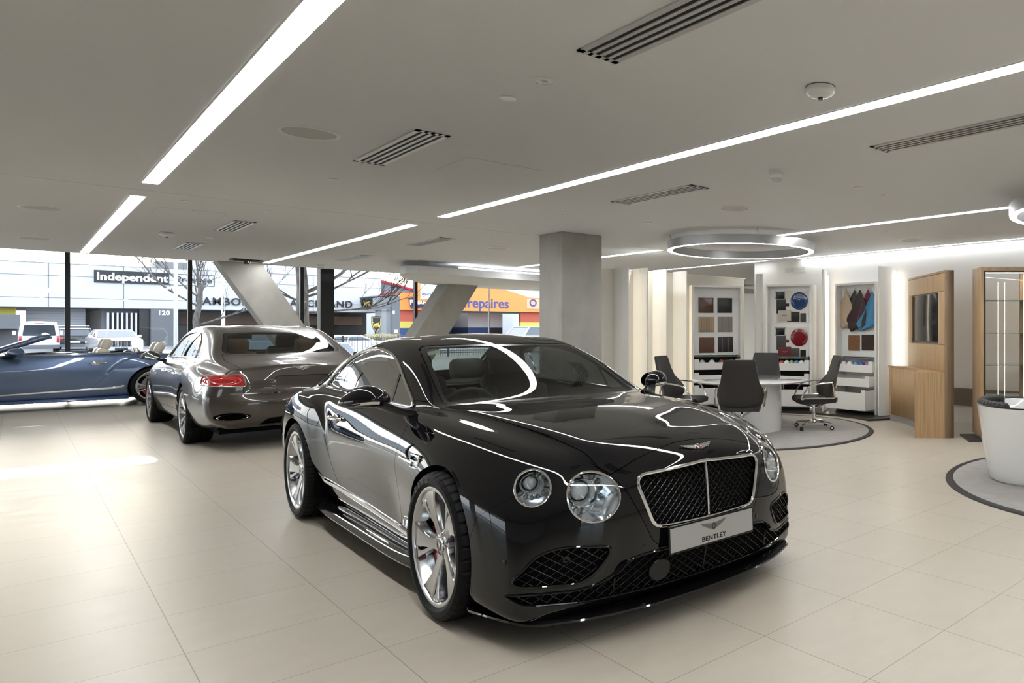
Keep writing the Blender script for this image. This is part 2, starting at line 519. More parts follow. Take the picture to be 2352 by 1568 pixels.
def make_wheel(name, parent, loc, side, R, W, rr, style, mats, caliper=True, seg=240, turn=0., lo=False):
    """side +1: outer face towards +y"""
    e = bpy.data.objects.new(name, None); COL.objects.link(e); e.parent = parent
    e.location = loc; e.rotation_euler = (0, turn, (0 if side > 0 else PI)); e.empty_display_size = .1
    tyre_mesh(R, W, rr + .004, 'tire', e, mats['tyre'], seg)
    if not lo and loc[0] > 0:
        lt = MB()
        for i, chx in enumerate('ZERO'):
            a = math.radians((50 if side < 0 else 70) + i * 9.5)
            rl = rr + (R - rr) * .52; er = Vector((math.cos(a), 0, math.sin(a)))
            tm = text_mesh(chx, .040, None, 'l', None, Matrix.Translation(er * rl + Vector((0, W * .4965, 0))) @ frame((0, 0, 0), er.cross(Vector((0, 1, 0))), (0, 1, 0)), .0012, bold=.0008)
            lt.add([v.co.copy() for v in tm.data.vertices], [list(p.vertices) for p in tm.data.polygons]); bpy.data.objects.remove(tm)
        lt.build('tire_lettering', mats['tyre_text'], e, 0).rotation_euler = (0, -turn, 0)
    mb = MB(); barrel(mb, rr, W)
    style(mb, rr, W * .455)
    M = Matrix.Rotation(-PI / 2, 4, 'X')
    mb.lathe([(.075, W * .455 - .075), (.078, W * .455 - .045), (.06, W * .455 - .036), (.0, W * .455 - .034)], 32, M, False)
    mb.build('rim', mats['rim'], e, 40)
    hb = MB(); hb.lathe([(.036, W * .455 - .036), (.037, W * .455 - .029), (.030, W * .455 - .026), (0, W * .455 - .0255)], 32, M, False)
    hc = hb.build('hubcap', mats['badge_dark'], e)
    if not lo:
        br = MB(); br.lathe([(.030, W * .455 - .0258), (.0365, W * .455 - .0275), (.038, W * .455 - .031), (.0375, W * .455 - .034)], 32, M, False)
        br.build('hubcap_ring', mats['chrome'], hc)
        text_mesh('B', .036, mats['chrome'], 'hubcap_emblem', hc, frame((0, W * .455 - .0252, 0), (-1, 0, 0), (0, 1, 0)), .001, bold=.0006)
    if not lo:
        bo = MB()
        for k in range(5):
            a = 2 * PI * (k + .5) / 5 + PI / 2
            Mb = Matrix.Translation((.052 * math.cos(a), 0, .052 * math.sin(a))) @ M
            bo.lathe([(.011, W * .455 - .05), (.011, W * .455 - .034), (.008, W * .455 - .031), (0, W * .455 - .031)], 10, Mb, False)
        bo.build('wheel_bolts', mats['rim'], e)
    d = MB(); d.lathe([(.10, .015), (.20, .015), (.20, -.015), (.10, -.015)], 48, M, False); d.lathe([(.0, .03), (.1, .03), (.1, -.02)], 32, M, False)
    d.build('brake_disc', mats['disc'], e)
    if caliper:
        c = MB(); pts = []
        for t in np.linspace(-.55, .55, 9): pts.append((math.cos(t), math.sin(t)))
        sx = 1 if side > 0 else -1
        rings = []
        for cx, cy in pts:
            cx *= -sx * (1 if loc[0] > 0 else -1)
            rings.append([(cx * r, y, cy * r) for r, y in ((.135, .055), (.215, .055), (.222, .04), (.222, -.05), (.135, -.05))])
        c.rings(rings, True, True, True)
        c.build('brake_caliper', mats['caliper'], e)
    return e

WING_PTS = [(0, .30), (.25, .34), (.6, .42), (.95, .52), (1.0, .50), (.93, .34), (.80, .28), (.84, .22), (.66, .13), (.69, .07), (.50, -.01), (.52, -.07), (.34, -.12), (.34, -.18), (.2, -.2), (.14, -.30), (0, -.33)]
def winged_badge(name, parent, M, w, mchrome, mdark, thick=.004, letter=True, mrib=None):
    """a pair of feathered wings either side of a round lettered boss, w = full width"""
    h = w / 2
    mb = MB()
    for s in (1, -1):
        poly = [(s * x * h, y * h * .62) for x, y in WING_PTS]
        if s < 0: poly = poly[::-1]
        mb.prism(poly, 0, thick, M)
    o = mb.build(name, mchrome, parent, 30)
    r = MB()
    for s in (1, -1):
        for k in range(5):           # feather ribs
            y0 = .24 - .1 * k; x1 = .88 - .13 * k
            r.tube([M @ Vector((s * .2 * h, y0 * h * .62, thick)), M @ Vector((s * x1 * h, (y0 + .16) * h * .62, thick))], .006 * h, 5)
    r.build('feathers', mrib or mdark, o)
    b = MB(); b.lathe([(.19 * h, 0), (.19 * h, thick * 1.6), (.15 * h, thick * 1.9), (0, thick * 1.9)], 24, M @ Matrix.Diagonal((.85, 1.1, 1, 1)), False)
    b.build('boss', mdark, o)
    rg = MB(); pts = [M @ Vector((.165 * h * math.cos(t), .21 * h * math.sin(t), thick * 1.9)) for t in np.linspace(0, 2 * PI, 24, endpoint=False)]
    rg.tube(pts, .014 * h, 6, False, True); rg.build('boss_ring', mchrome, o)
    if letter: text_mesh('B', .27 * h, mchrome, 'letter', o, M @ Matrix.Translation((0, 0, thick * 2)), thick * .3, bold=.004 * h)
    return o

def headlamp(parent, cut, c, d, R, mats, name='headlight'):
    """cut: the piece of body surface inside the lamp circle -> the clear lens; a bowl, projector and LED ring behind it"""
    d = Vector(d).normalized(); cut_loops = cut.boundary()
    e = cut.build(name, mats['lamp_glass'], parent, 0, .002)
    trim_tube('lamp_rim', mats['chrome'], e, cut_loops, .0052, 8, .002)
    V = cut.compact()[0]; q = np.array(d)
    depth = ((V - np.array(c)) @ q); back = depth.min()
    M = frame(Vector(c) + d * (back), d.cross(Vector((0, 0, 1))) * -1, d)
    # bowl follows the rim: ring points fall back to a round dish
    Vl = cut_loops[0][0]; n = 48
    Mi = M.inverted(); loc = np.array([tuple(Mi @ Vector(v)) for v in Vl])
    ang = np.arctan2(loc[:, 1], loc[:, 0]); o = np.argsort(ang); ang, zz = ang[o], loc[o, 2]
    rings = []
    for f, dz in ((.985, -.003), (.93, -.03), (.80, -.058), (.60, -.070), (.3, -.075), (.001, -.075)):
        rings.append([M @ Vector((R * f * math.cos(t), R * f * math.sin(t), (np.interp(t, ang, zz, period=2 * PI) * max(0, (f - .6) / .4)) + dz)) for t in np.linspace(-PI, PI, n, endpoint=False)])
    mb = MB(); mb.rings(rings); mb.build('reflector', mats['reflector'], e)
    off = Matrix.Translation((-.20 * R, .14 * R, 0))
    pr = MB(); pr.lathe([(.52 * R, -.075), (.53 * R, -.02), (.57 * R, -.012), (.545 * R, -.006), (.49 * R, -.02), (.43 * R, -.05), (.38 * R, -.055)], 40, M @ off, False)
    pr.build('projector_ring', mats['reflector'], e)
    ln = MB(); ln.ell((0, 0, -.05), (.40 * R, .40 * R, .022), 28, 12, M @ off); ln.build('projector_lens', mats['projector'], e)
    led = MB()
    for k in range(9):
        t = math.radians(-150 + k * 27.)
        Mk = M @ Matrix.Rotation(t, 4, 'Z') @ Matrix.Translation((.79 * R, 0, -.036)) @ Matrix.Rotation(-.3, 4, 'Y')
        led.ell((0, 0, .004), (.20 * R, .125 * R, .012), 14, 8, Mk)
    led.build('led_ring', mats['led'], e)
    bz = MB()
    for k in range(9):
        Mk = M @ Matrix.Rotation(math.radians(-150 + k * 27.), 4, 'Z') @ Matrix.Translation((.79 * R, 0, -.034)) @ Matrix.Rotation(-.3, 4, 'Y')
        bz.tube([Mk @ Vector((.205 * R * math.cos(t), .132 * R * math.sin(t), .004)) for t in np.linspace(0, 2 * PI, 16, endpoint=False)], .010 * R, 5, False, True)
    bz.build('led_surrounds', mats['chrome'], e)
    return e

def seat_mesh(mb, x, y, z, w=.5, rec=.35, h=.62, head=True):
    """sports seat: cushion, reclined back and headrest; faces +x"""
    mb.box(x - .28, x + .26, y - w / 2, y + w / 2, z, z + .16, .05)
    for s in (-1, 1): mb.box(x - .25, x + .26, y + s * (w / 2 - .06) - .05, y + s * (w / 2 - .06) + .05, z + .06, z + .22, .045)
    M = Matrix.Translation((x - .25, y, z + .12)) @ Matrix.Rotation(-rec, 4, 'Y')
    mb.box(-.09, .07, -w / 2 + .03, w / 2 - .03, 0, h, .06, M)
    for s in (-1, 1): mb.box(-.08, .13, s * (w / 2 - .05) - .045, s * (w / 2 - .05) + .045, .05, h * .8, .045, M)
    if head: mb.box(-.07, .06, -.15, .15, h - .02, h + .19, .06, M)
# ---------------------------------------------------------------- the coupe body (x forward from mid wheelbase, z up)
STN = [-2.30, -2.12, -1.9, -1.65, -1.373, -1.1, -.85, -.55, -.2, .15, .45, .7, .95, 1.2, 1.45, 1.7, 1.9, 2.05]
C0 = [(-2.3, 0, .935), (-2.12, 0, .97), (-1.9, 0, 1.04), (-1.65, 0, 1.145), (-1.373, 0, 1.255), (-1.1, 0, 1.33), (-.85, 0, 1.372), (-.55, 0, 1.393), (-.2, 0, 1.376), (.02, 0, 1.325),
      (.15, 0, 1.277), (.45, 0, 1.15), (.7, 0, 1.043), (.87, 0, .985), (1.2, 0, .965), (1.45, 0, .947), (1.7, 0, .925), (1.9, 0, .903), (2.05, 0, .882)]
C3 = [(-2.3, .55, .915), (-2.12, .61, .945), (-1.9, .645, .995), (-1.65, .635, 1.085), (-1.373, .605, 1.195), (-1.1, .58, 1.275), (-.85, .57, 1.32), (-.55, .575, 1.343), (-.2, .575, 1.325), (-.05, .585, 1.295),
      (.15, .62, 1.23), (.45, .66, 1.10), (.7, .685, .99), (.95, .635, .978), (1.2, .595, .962), (1.45, .555, .943), (1.7, .515, .917), (1.9, .475, .888), (2.05, .43, .862)]
def _between(t, dz):
    xs = sorted({p[0] for p in C0} | {p[0] for p in C3})
    out = []
    for x in xs:
        y3 = float(pchip([p[0] for p in C3], [p[1] for p in C3], [x])[0]); z3 = float(pchip([p[0] for p in C3], [p[2] for p in C3], [x])[0])
        z0 = float(pchip([p[0] for p in C0], [p[2] for p in C0], [x])[0])
        out.append((x, y3 * t, z0 + (z3 - z0) * (t ** 2 if not callable(dz) else dz(x, t))))
    return out
_hd = lambda x, t: (t ** 2.2 if x < .6 else (t ** 1.6))
C1 = _between(.36, _hd); C2 = _between(.70, _hd)
C4 = [(-2.3, .60, .905), (-2.12, .665, .935), (-1.9, .70, .97), (-1.65, .695, 1.035), (-1.373, .69, 1.115), (-1.1, .685, 1.165), (-.85, .69, 1.185), (-.55, .695, 1.19), (-.2, .70, 1.18), (.15, .715, 1.12), (.45, .72, 1.04),
      (.7, .718, .978), (.95, .68, .962), (1.2, .645, .946), (1.45, .61, .925), (1.7, .57, .897), (1.9, .53, .867), (2.05, .49, .84)]
C5 = [(-2.3, .65, .89), (-2.12, .71, .92), (-1.9, .75, .945), (-1.65, .76, .972), (-1.373, .765, 1.0), (-1.1, .768, 1.0), (-.85, .775, .99), (-.55, .785, .98), (-.2, .785, .975), (.15, .775, .97), (.45, .765, .965),
      (.7, .755, .96), (.95, .74, .948), (1.2, .72, .932), (1.45, .69, .91), (1.7, .65, .88), (1.9, .60, .85), (2.05, .56, .815)]
C6 = [(-2.3, .70, .865), (-2.12, .775, .895), (-1.9, .83, .925), (-1.65, .865, .945), (-1.373, .88, .955), (-1.1, .862, .958), (-.85, .838, .955), (-.55, .825, .95), (-.2, .818, .947), (.15, .81, .945), (.45, .81, .943),
      (.7, .81, .938), (.95, .81, .928), (1.2, .81, .913), (1.45, .80, .892), (1.7, .77, .86), (1.9, .715, .825), (2.05, .655, .785)]
D1 = [(-2.3, .755, .81), (-2.12, .83, .845), (-1.9, .885, .875), (-1.65, .925, .89), (-1.373, .938, .897), (-1.1, .915, .892), (-.85, .882, .888), (-.55, .865, .885), (-.2, .86, .88), (.15, .86, .88), (.45, .862, .877),
      (.7, .867, .87), (.95, .875, .86), (1.2, .882, .845), (1.45, .874, .825), (1.7, .845, .79), (1.9, .795, .75), (2.05, .725, .71)]
D2 = [(-2.3, .785, .74), (-2.12, .865, .77), (-1.9, .92, .795), (-1.65, .956, .81), (-1.373, .965, .815), (-1.1, .942, .81), (-.85, .905, .80), (-.55, .888, .795), (-.2, .89, .79), (.15, .897, .79), (.45, .903, .785),
      (.7, .91, .78), (.95, .92, .77), (1.2, .928, .755), (1.45, .924, .735), (1.7, .897, .705), (1.9, .85, .67), (2.05, .78, .64)]
D3 = [(-2.3, .80, .65), (-2.12, .885, .68), (-1.9, .94, .70), (-1.65, .967, .71), (-1.373, .972, .715), (-1.1, .953, .705), (-.85, .918, .70), (-.55, .905, .695), (-.2, .91, .69), (.15, .917, .69), (.45, .922, .685),
      (.7, .93, .675), (.95, .943, .665), (1.2, .956, .66), (1.45, .956, .645), (1.7, .93, .62), (1.9, .885, .59), (2.05, .815, .56)]
D4 = [(-2.3, .805, .54), (-2.12, .895, .56), (-1.9, .945, .57), (-1.65, .966, .58), (-1.373, .97, .58), (-1.1, .955, .575), (-.85, .918, .57), (-.55, .902, .56), (-.2, .902, .55), (.45, .905, .545), (.7, .915, .54), (.95, .935, .54),
      (1.2, .953, .54), (1.45, .957, .53), (1.7, .94, .51), (1.9, .90, .485), (2.05, .835, .46)]
D5 = [(-2.3, .80, .43), (-2.12, .885, .44), (-1.9, .93, .45), (-1.373, .955, .45), (-1.1, .943, .445), (-.85, .91, .44), (-.55, .893, .43), (-.2, .888, .42), (.7, .898, .41), (.95, .92, .41), (1.2, .94, .41), (1.45, .948, .41), (1.7, .94, .40),
      (1.9, .905, .375), (2.05, .845, .355)]
D6 = [(-2.3, .77, .32), (-1.9, .90, .33), (-1.373, .925, .33), (-.85, .885, .315), (-.2, .868, .30), (.7, .875, .29), (1.2, .915, .29), (1.45, .93, .29), (1.7, .935, .28), (1.9, .905, .26), (2.05, .85, .245)]
D7 = [(-2.3, .70, .24), (-1.9, .83, .24), (-1.373, .87, .23), (-.85, .85, .225), (-.2, .845, .215), (.7, .85, .205), (1.2, .88, .20), (1.45, .905, .195), (1.7, .92, .19), (1.9, .895, .175), (2.05, .85, .165)]
D8 = [(-2.3, .62, .19), (-1.9, .74, .19), (-1.373, .78, .18), (-.85, .76, .175), (.7, .76, .165), (1.2, .80, .165), (1.7, .87, .16), (1.9, .85, .14), (2.05, .80, .13)]
FRONT = [(2.235, .825, 2.4), (2.29, .755, 2.6), (2.305, .65, 2.6), (2.315, .54, 2.6), (2.315, .43, 2.5), (2.30, .32, 2.4), (2.27, .21, 2.4), (2.20, .15, 2.4)]
REAR = [(-2.43, .90), (-2.45, .80), (-2.46, .68), (-2.49, .56), (-2.52, .45), (-2.51, .33), (-2.46, .24), (-2.36, .19)]

def sym(half):
    """closed outline from its half with y >= 0 (first and last on the centre line)"""
    return half + [(a, -b) for a, b in reversed(half) if b > 1e-6]

GT_WS = [(.868, 0), (.862, .2), (.842, .4), (.80, .58), (.755, .652), (.70, .662), (.45, .63), (.15, .585), (.0, .555), (-.045, .525), (-.045, .45), (-.015, .3), (.015, .12), (.02, 0)]
GT_BACK = [(-1.0, 0), (-1.005, .25), (-1.03, .40), (-1.09, .46), (-1.4, .495), (-1.68, .53), (-1.80, .53), (-1.86, .45), (-1.91, .25), (-1.925, 0)]
GT_DLO = spline([(.53, .962), (.36, 1.045), (.13, 1.155), (-.1, 1.235), (-.35, 1.277), (-.65, 1.288), (-.92, 1.255), (-1.12, 1.19), (-1.27, 1.10), (-1.345, 1.025)], 6) + [(-1.35, 1.0), (-1.31, .988), (-1.1, .986), (-.6, .98), (0, .971), (.45, .962)]
GT_DOOR = spline([(.635, 1.0), (.66, .945), (.715, .885), (.735, .80), (.742, .70), (.76, .6), (.765, .5), (.745, .40), (.70, .335)], 5) + spline([(.6, .318), (.0, .335), (-.45, .352)], 4) + spline([(-.55, .40), (-.64, .50), (-.755, .66), (-.82, .79), (-.835, .90), (-.82, 1.0)], 5)
GT_HOOD = [(.905, 0), (.90, .2), (.88, .4), (.84, .56), (.79, .64), (.80, .672), (.95, .66), (1.2, .625), (1.5, .588), (1.8, .545), (2.02, .515), (2.13, .51), (2.19, .478), (2.195, .40), (2.18, .25), (2.155, .1), (2.15, 0)]
GT_NOSE = rounded([(.0, .95), (.50, .93), (.525, .80), (.435, .69), (.365, .54), (.315, .425), (.24, .39), (.0, .38)], [0, 0, .02, .05, .1, .05, .05, 0], 4)
GT_GRILLE = rounded([(0, .772), (.365, .745), (.385, .715), (.318, .515), (.29, .497), (0, .490)], [0, .04, .02, .03, .03, 0], 5)
GT_LOW = [(0, .385), (.26, .385)] + spline([(.36, .382), (.44, .36), (.50, .305), (.58, .272), (.68, .262)], 4) + [(.83, .270), (.885, .262), (.84, .222), (.6, .205), (.42, .205), (0, .205)]
GT_SIDE_IN = rounded([(.50, .445), (.70, .464), (.79, .435), (.872, .318), (.85, .300), (.60, .290), (.515, .405)], [.02, .05, .03, .03, .02, .06, .03], 4)
L1 = ((2.15, .557, .665), (1, .16, .04), .108); L2 = ((2.02, .768, .715), (1, .52, .10), .078)

def arch(xw, zw, R):
    return lambda V: np.where((V[:, 2] < .86) & (np.abs(V[:, 1]) > .5), np.hypot(V[:, 0] - xw, V[:, 2] - zw) - R, 1.)
def lamp_fn(L, s=1):
    c = np.array(L[0]) * (1, s, 1); d = np.array(L[1], float) * (1, s, 1); d /= np.linalg.norm(d)
    def f(V):
        w = V - c; t = w @ d
        return np.where((V[:, 0] > 1.7) & (V[:, 1] * s > .3), L[2] - np.linalg.norm(w - t[:, None] * d, axis=1), -1.)
    return f
up = lambda V: V[:, 2] > .93
fr = lambda V: V[:, 0] > 1.75

HAUNCH = np.array(spline([(-.70, .50), (-.74, .62), (-.83, .74), (-.97, .845), (-1.15, .905), (-1.45, .925), (-1.8, .915), (-2.1, .89)], 8))
def haunch(co, H=None, A=.017, w=.05):
    """press the flank in just ahead of and above the rear wing's leading edge, leaving a crisp crease"""
    H = HAUNCH if H is None else H
    y = np.abs(co[:, 1]); m = (y > .62) & (co[:, 0] < -.2) & (co[:, 0] > -2.2) & (co[:, 2] > .42) & (co[:, 2] < 1.05)
    p = co[m][:, [0, 2]]; d = np.full(len(p), 9.); sg = np.zeros(len(p)); k = np.zeros(len(p))
    for i in range(len(H) - 1):
        e = H[i + 1] - H[i]; v = p - H[i]; t = np.clip(v @ e / (e @ e), 0, 1); q = np.linalg.norm(v - t[:, None] * e, axis=1); c = e[0] * v[:, 1] - e[1] * v[:, 0]
        n = q < d; d[n] = q[n]; sg[n] = c[n]; k[n] = (i + t[n]) / (len(H) - 1)
    s = np.where(sg < 0, d, 0) / w
    fade = np.clip(k / .38, 0, 1) ** 1.3 * np.clip((1 - k) / .45, 0, 1)
    out = co.copy(); idx = np.where(m)[0]
    out[idx, 1] -= np.sign(co[idx, 1]) * A * s * np.exp(1 - s) * fade * np.clip((y[m] - .62) / .15, 0, 1)
    return out
def build_gt(root, paint, mats, level=4, convertible=False):
    S = cage_body(STN, [C0, C1, C2, C3, C4, C5, C6], [D1, D2, D3, D4, D5, D6, D7, D8], FRONT, REAR, level, haunch)
    bin_ = []; RA = .392
    for xw in (1.373, -1.373): S, _ = S.clip(arch(xw, .363, RA))
    P = {}
    shell_src = S
    if not convertible:
        ws, S = S.part(region(GT_WS, (0, 1), up), .003, bin_)
        bk, S = S.part(region(GT_BACK, (0, 1), up), .003, bin_)
        dl, S = S.part(region(GT_DLO, (0, 2), lambda V: (np.abs(V[:, 1]) > .5) & (V[:, 2] > .93)), .002, bin_)
        dlo_edge = dl.boundary()
    else:
        # the open cabin: everything above the belt between the windscreen and the tonneau goes
        op = [(.93, 0), (.90, .4), (.80, .62), (.62, .757), (.45, .762), (-.2, .778), (-.9, .772), (-1.2, .72), (-1.3, .5), (-1.33, 0)]
        _, S = S.clip(region(op, (0, 1), lambda V: V[:, 2] > .9))
        # flatten the rest of the fastback into a low tonneau and deck
        V = S.V.copy(); m = (V[:, 0] < -1.05) & (np.abs(V[:, 1]) < .80) & (V[:, 2] > .9)
        cap = 1.012 - .06 * np.clip((-1.05 - V[:, 0]) / 1.2, 0, 1.2) ** 1.5 - .06 * (V[:, 1] / .8) ** 2
        V[:, 2] = np.where(m, np.minimum(V[:, 2], cap), V[:, 2]); S.V = V
        fl = [tuple(q) for q in S.Q] + S.P
        N = np.zeros_like(V)
        a = V[S.Q[:, 2]] - V[S.Q[:, 0]]; b = V[S.Q[:, 3]] - V[S.Q[:, 1]]; fn = np.cross(a, b)
        for k in range(4): np.add.at(N, S.Q[:, k], fn)
        ln = np.linalg.norm(N, axis=1); S.N = np.where((ln > 1e-12)[:, None], N / (ln[:, None] + 1e-15), S.N)
    hood, S = S.part(region(GT_HOOD, (0, 1), lambda V: V[:, 2] > .7), .002, bin_)
    door, S = S.part(region(GT_DOOR, (0, 2), lambda V: np.abs(V[:, 1]) > .6), .002, bin_)
    lamps = []
    for s in (1, -1):
        for L in (L1, L2):
            c, S = S.clip(lamp_fn(L, s)); lamps.append((c, L, s))
    gfn = sdf_poly(sym2(GT_GRILLE)); lfn = sdf_poly(sym2(GT_LOW))
    gr, S = S.clip(region(GT_GRILLE_F, (1, 2), lambda V: V[:, 0] > 2.0, True))
    lo, S = S.clip(region(GT_LOW_F, (1, 2), lambda V: V[:, 0] > 1.80, True))
    si, S = S.clip(region(GT_SIDE_IN, (1, 2), lambda V: V[:, 0] > 1.80, True))
    nose, S = S.part(region(GT_NOSE_F, (1, 2), lambda V: V[:, 0] > 2.08), .0015, bin_)
    bump, S = S.part(lambda V: V[:, 0] - np.interp(V[:, 2], [0, .48, .58, .72, .8], [1.755, 1.755, 1.80, 2.02, 2.6]), .0012, bin_)
    rb, S = S.part(lambda V: -(V[:, 0] - np.interp(V[:, 2], [0, .42, .60, .66, .68], [-1.77, -1.77, -1.95, -2.1, -3.])), .0012, bin_)
    lid, S = S.part(region([(-1.96, 0), (-1.95, .35), (-1.9, .55), (-2.1, .58), (-2.6, .55), (-2.6, 0)], (0, 1), lambda V: V[:, 2] > .66), .002, bin_)
    cut = lambda s, f, b: s.clip(f)
    # build panels
    S.build('body_shell', paint, root)
    hood.build('hood', paint, root); nose.build('grille_shell', paint, root); bump.build('front_bumper', paint, root)
    rb.build('rear_bumper', paint, root); lid.build('trunk_lid', paint, root)
    doors = []
    for s in (1, -1):
        d, _ = door.clip(lambda V: V[:, 1] * s)
        doors.append(d.build('door', paint, root))
    if not convertible:
        gl, fr_ = ws.clip(region([(x - .028 if y > -1 and x > .6 else x + (.04 if x < .1 else 0), max(0, y - .03) if y > 0 else 0) for x, y in GT_WS], (0, 1), up))
        w = gl.build('windshield', mats['glass'], root, 0, -.002); fr_.build('windshield_border', mats['trim_black'], w, .004, -.002)
        gl, fr_ = bk.clip(region([(x + (.04 if x < -1.75 else (-.04 if x > -1.1 else 0)), max(0, y - .03)) for x, y in GT_BACK], (0, 1), up))
        w = gl.build('rear_window', mats['glass'], root, 0, -.002); fr_.build('rear_window_border', mats['trim_black'], w, .004, -.002)
        for s in (1, -1):
            d, _ = dl.clip(lambda V: V[:, 1] * s)
            front, rest = d.part(lambda V: V[:, 0] - (.16 + (V[:, 2] - .97) * -.30), .013)
            sl, _ = d.clip(lambda V: .013 - np.abs(V[:, 0] - (.16 + (V[:, 2] - .97) * -.30)))
            mid, rear = rest.part(lambda V: V[:, 0] - (-.99 + (V[:, 2] - .99) * .16), .005)
            s2, _ = d.clip(lambda V: .005 - np.abs(V[:, 0] - (-.99 + (V[:, 2] - .99) * .16)))
            w = mid.build('side_window', mats['glass_side'], root, 0, -.004)
            front.build('quarter_light', mats['glass_side'], w, 0, -.004); rear.build('rear_quarter_glass', mats['glass_side'], w, 0, -.004)
            sl.build('window_pillar', mats['trim_black'], w, .004, -.001); s2.build('window_seal', mats['trim_black'], w, .004, -.002)
        for s in (1, -1): trim_tube('window_trim', mats['chrome'], root, dlo_edge, .0095, 8, .003, lambda P: P[:, 1].mean() * s > 0)
    # dark lining behind gaps and openings
    rest = shell_src
    if not convertible:
        for f in (region(GT_WS, (0, 1), up), region(GT_BACK, (0, 1), up), region(GT_DLO, (0, 2), lambda V: (np.abs(V[:, 1]) > .5) & (V[:, 2] > .93))):
            _, rest = rest.clip(f, -.012)
    else:
        _, rest = rest.clip(lambda V: np.where(V[:, 0] < 1.0, V[:, 2] - .90, -1.))
    for L in (L1, L2):
        for s in (1, -1): _, rest = rest.clip(lamp_fn((L[0], L[1], L[2] * 1.05), s))
    rest.build('inner_lining', mats['lining'], root, 0, -.03 if not convertible else -.02)
    return dict(grille=gr, low=lo, side_in=si, lamps=lamps, doors=doors, gfn=gfn, lfn=lfn)

def sym2(half): return half + [(-a, b) for a, b in reversed(half) if a > 1e-6]
GT_GRILLE_F = [(-.05, GT_GRILLE[0][1])] + GT_GRILLE[1:-1] + [(-.05, GT_GRILLE[-1][1])]
GT_LOW_F = [(-.05, .385)] + GT_LOW[1:-1] + [(-.05, .205)]
GT_NOSE_F = [(-.05, .95)] + GT_NOSE[1:-1] + [(-.05, .38)]
for L_ in (GT_WS, GT_BACK, GT_HOOD):
    L_[0] = (L_[0][0], -.05); L_[-1] = (L_[-1][0], -.05)
def on_surf(S_parts, q, d):
    """nearest panel vertex to point q (for seating small fittings)"""
    best = None
    for V, N in S_parts:
        i = np.argmin(((V - q) ** 2).sum(1)); e = ((V[i] - q) ** 2).sum()
        if best is None or e < best[0]: best = (e, V[i], N[i])
    return Vector(best[1]), Vector(best[2])

def mirror_unit(root, s, paint, mats, glass=None):
    """door mirror on side s (+1 left): housing, indicator strip, arm, glass facing backwards"""
    e = bpy.data.objects.new('door_mirror', None); COL.objects.link(e); e.parent = root; e.empty_display_size = .1
    def sec(y, x, z, rx, rz, tw=0):
        r = []
        for j in range(28):
            t = 2 * PI * j / 28; c, q = math.cos(t), math.sin(t)
            cx = math.copysign(abs(c) ** .85, c); cz = math.copysign(abs(q) ** .85, q)
            # front (x+) bulges, back is flat
            px = cx * rx * (1. if c > 0 else .38)
            r.append((x + px, s * y, z + cz * rz * (1 if q > 0 else .62)))
        return r if s > 0 else r[::-1]
    mb = MB()
    secs = [(.885, .50, 1.012, .02, .018), (.895, .50, 1.014, .055, .040), (.92, .497, 1.02, .085, .060), (.96, .487, 1.026, .108, .074), (1.0, .472, 1.028, .115, .078), (1.04, .452, 1.023, .106, .070), (1.075, .43, 1.014, .085, .052), (1.102, .412, 1.006, .05, .030), (1.116, .40, 1.002, .012, .008)]
    mb.rings([sec(*q) for q in secs], True, True, True)
    mb.build('mirror_housing', paint, e, 60)
    st = MB()
    for q0, q1 in zip(secs[1:-2], secs[2:-1]):
        for (z0, z1) in ((-.024, -.008),):
            def pt(q, z):
                y, x, zz, rx, rz = q; sn = min(1, abs(z) / (rz * .62)); cx = (1 - sn ** (2 / .85)) ** (.85 / 2)
                return (x + cx * rx + .002, s * y, zz + z)
            st.add([pt(q0, z0), pt(q1, z0), pt(q1, z1), pt(q0, z1)], [(0, 1, 2, 3) if s > 0 else (3, 2, 1, 0)])
    st.build('indicator_strip', mats['chrome'], e)
    gl = MB()
    ring = [(.455 - .0 * 0, s * (1.0 + .095 * math.cos(t)), 1.026 + .062 * math.sin(t)) for t in np.linspace(0, 2 * PI, 32, endpoint=False)]
    gl.add([(x - .052, y, z) for x, y, z in ring], [tuple(range(32)) if s < 0 else tuple(range(31, -1, -1))])
    gl.build('mirror_glass', mats['mirror'], e)
    ar = MB(); ar.rings([[(x + a * rx, s * y, z + b * rz) for a, b in ((1, .6), (.5, 1), (-.5, 1), (-1, .6), (-1, -.6), (-.5, -1), (.5, -1), (1, -.6))] for x, y, z, rx, rz in ((.60, .80, .945, .085, .022), (.575, .865, .958, .07, .025), (.53, .915, .985, .05, .03), (.50, .95, 1.005, .04, .03))], True, True, True)
    ar.build('mirror_arm', mats['trim_black'] if glass is None else paint, e, 60)
    return e

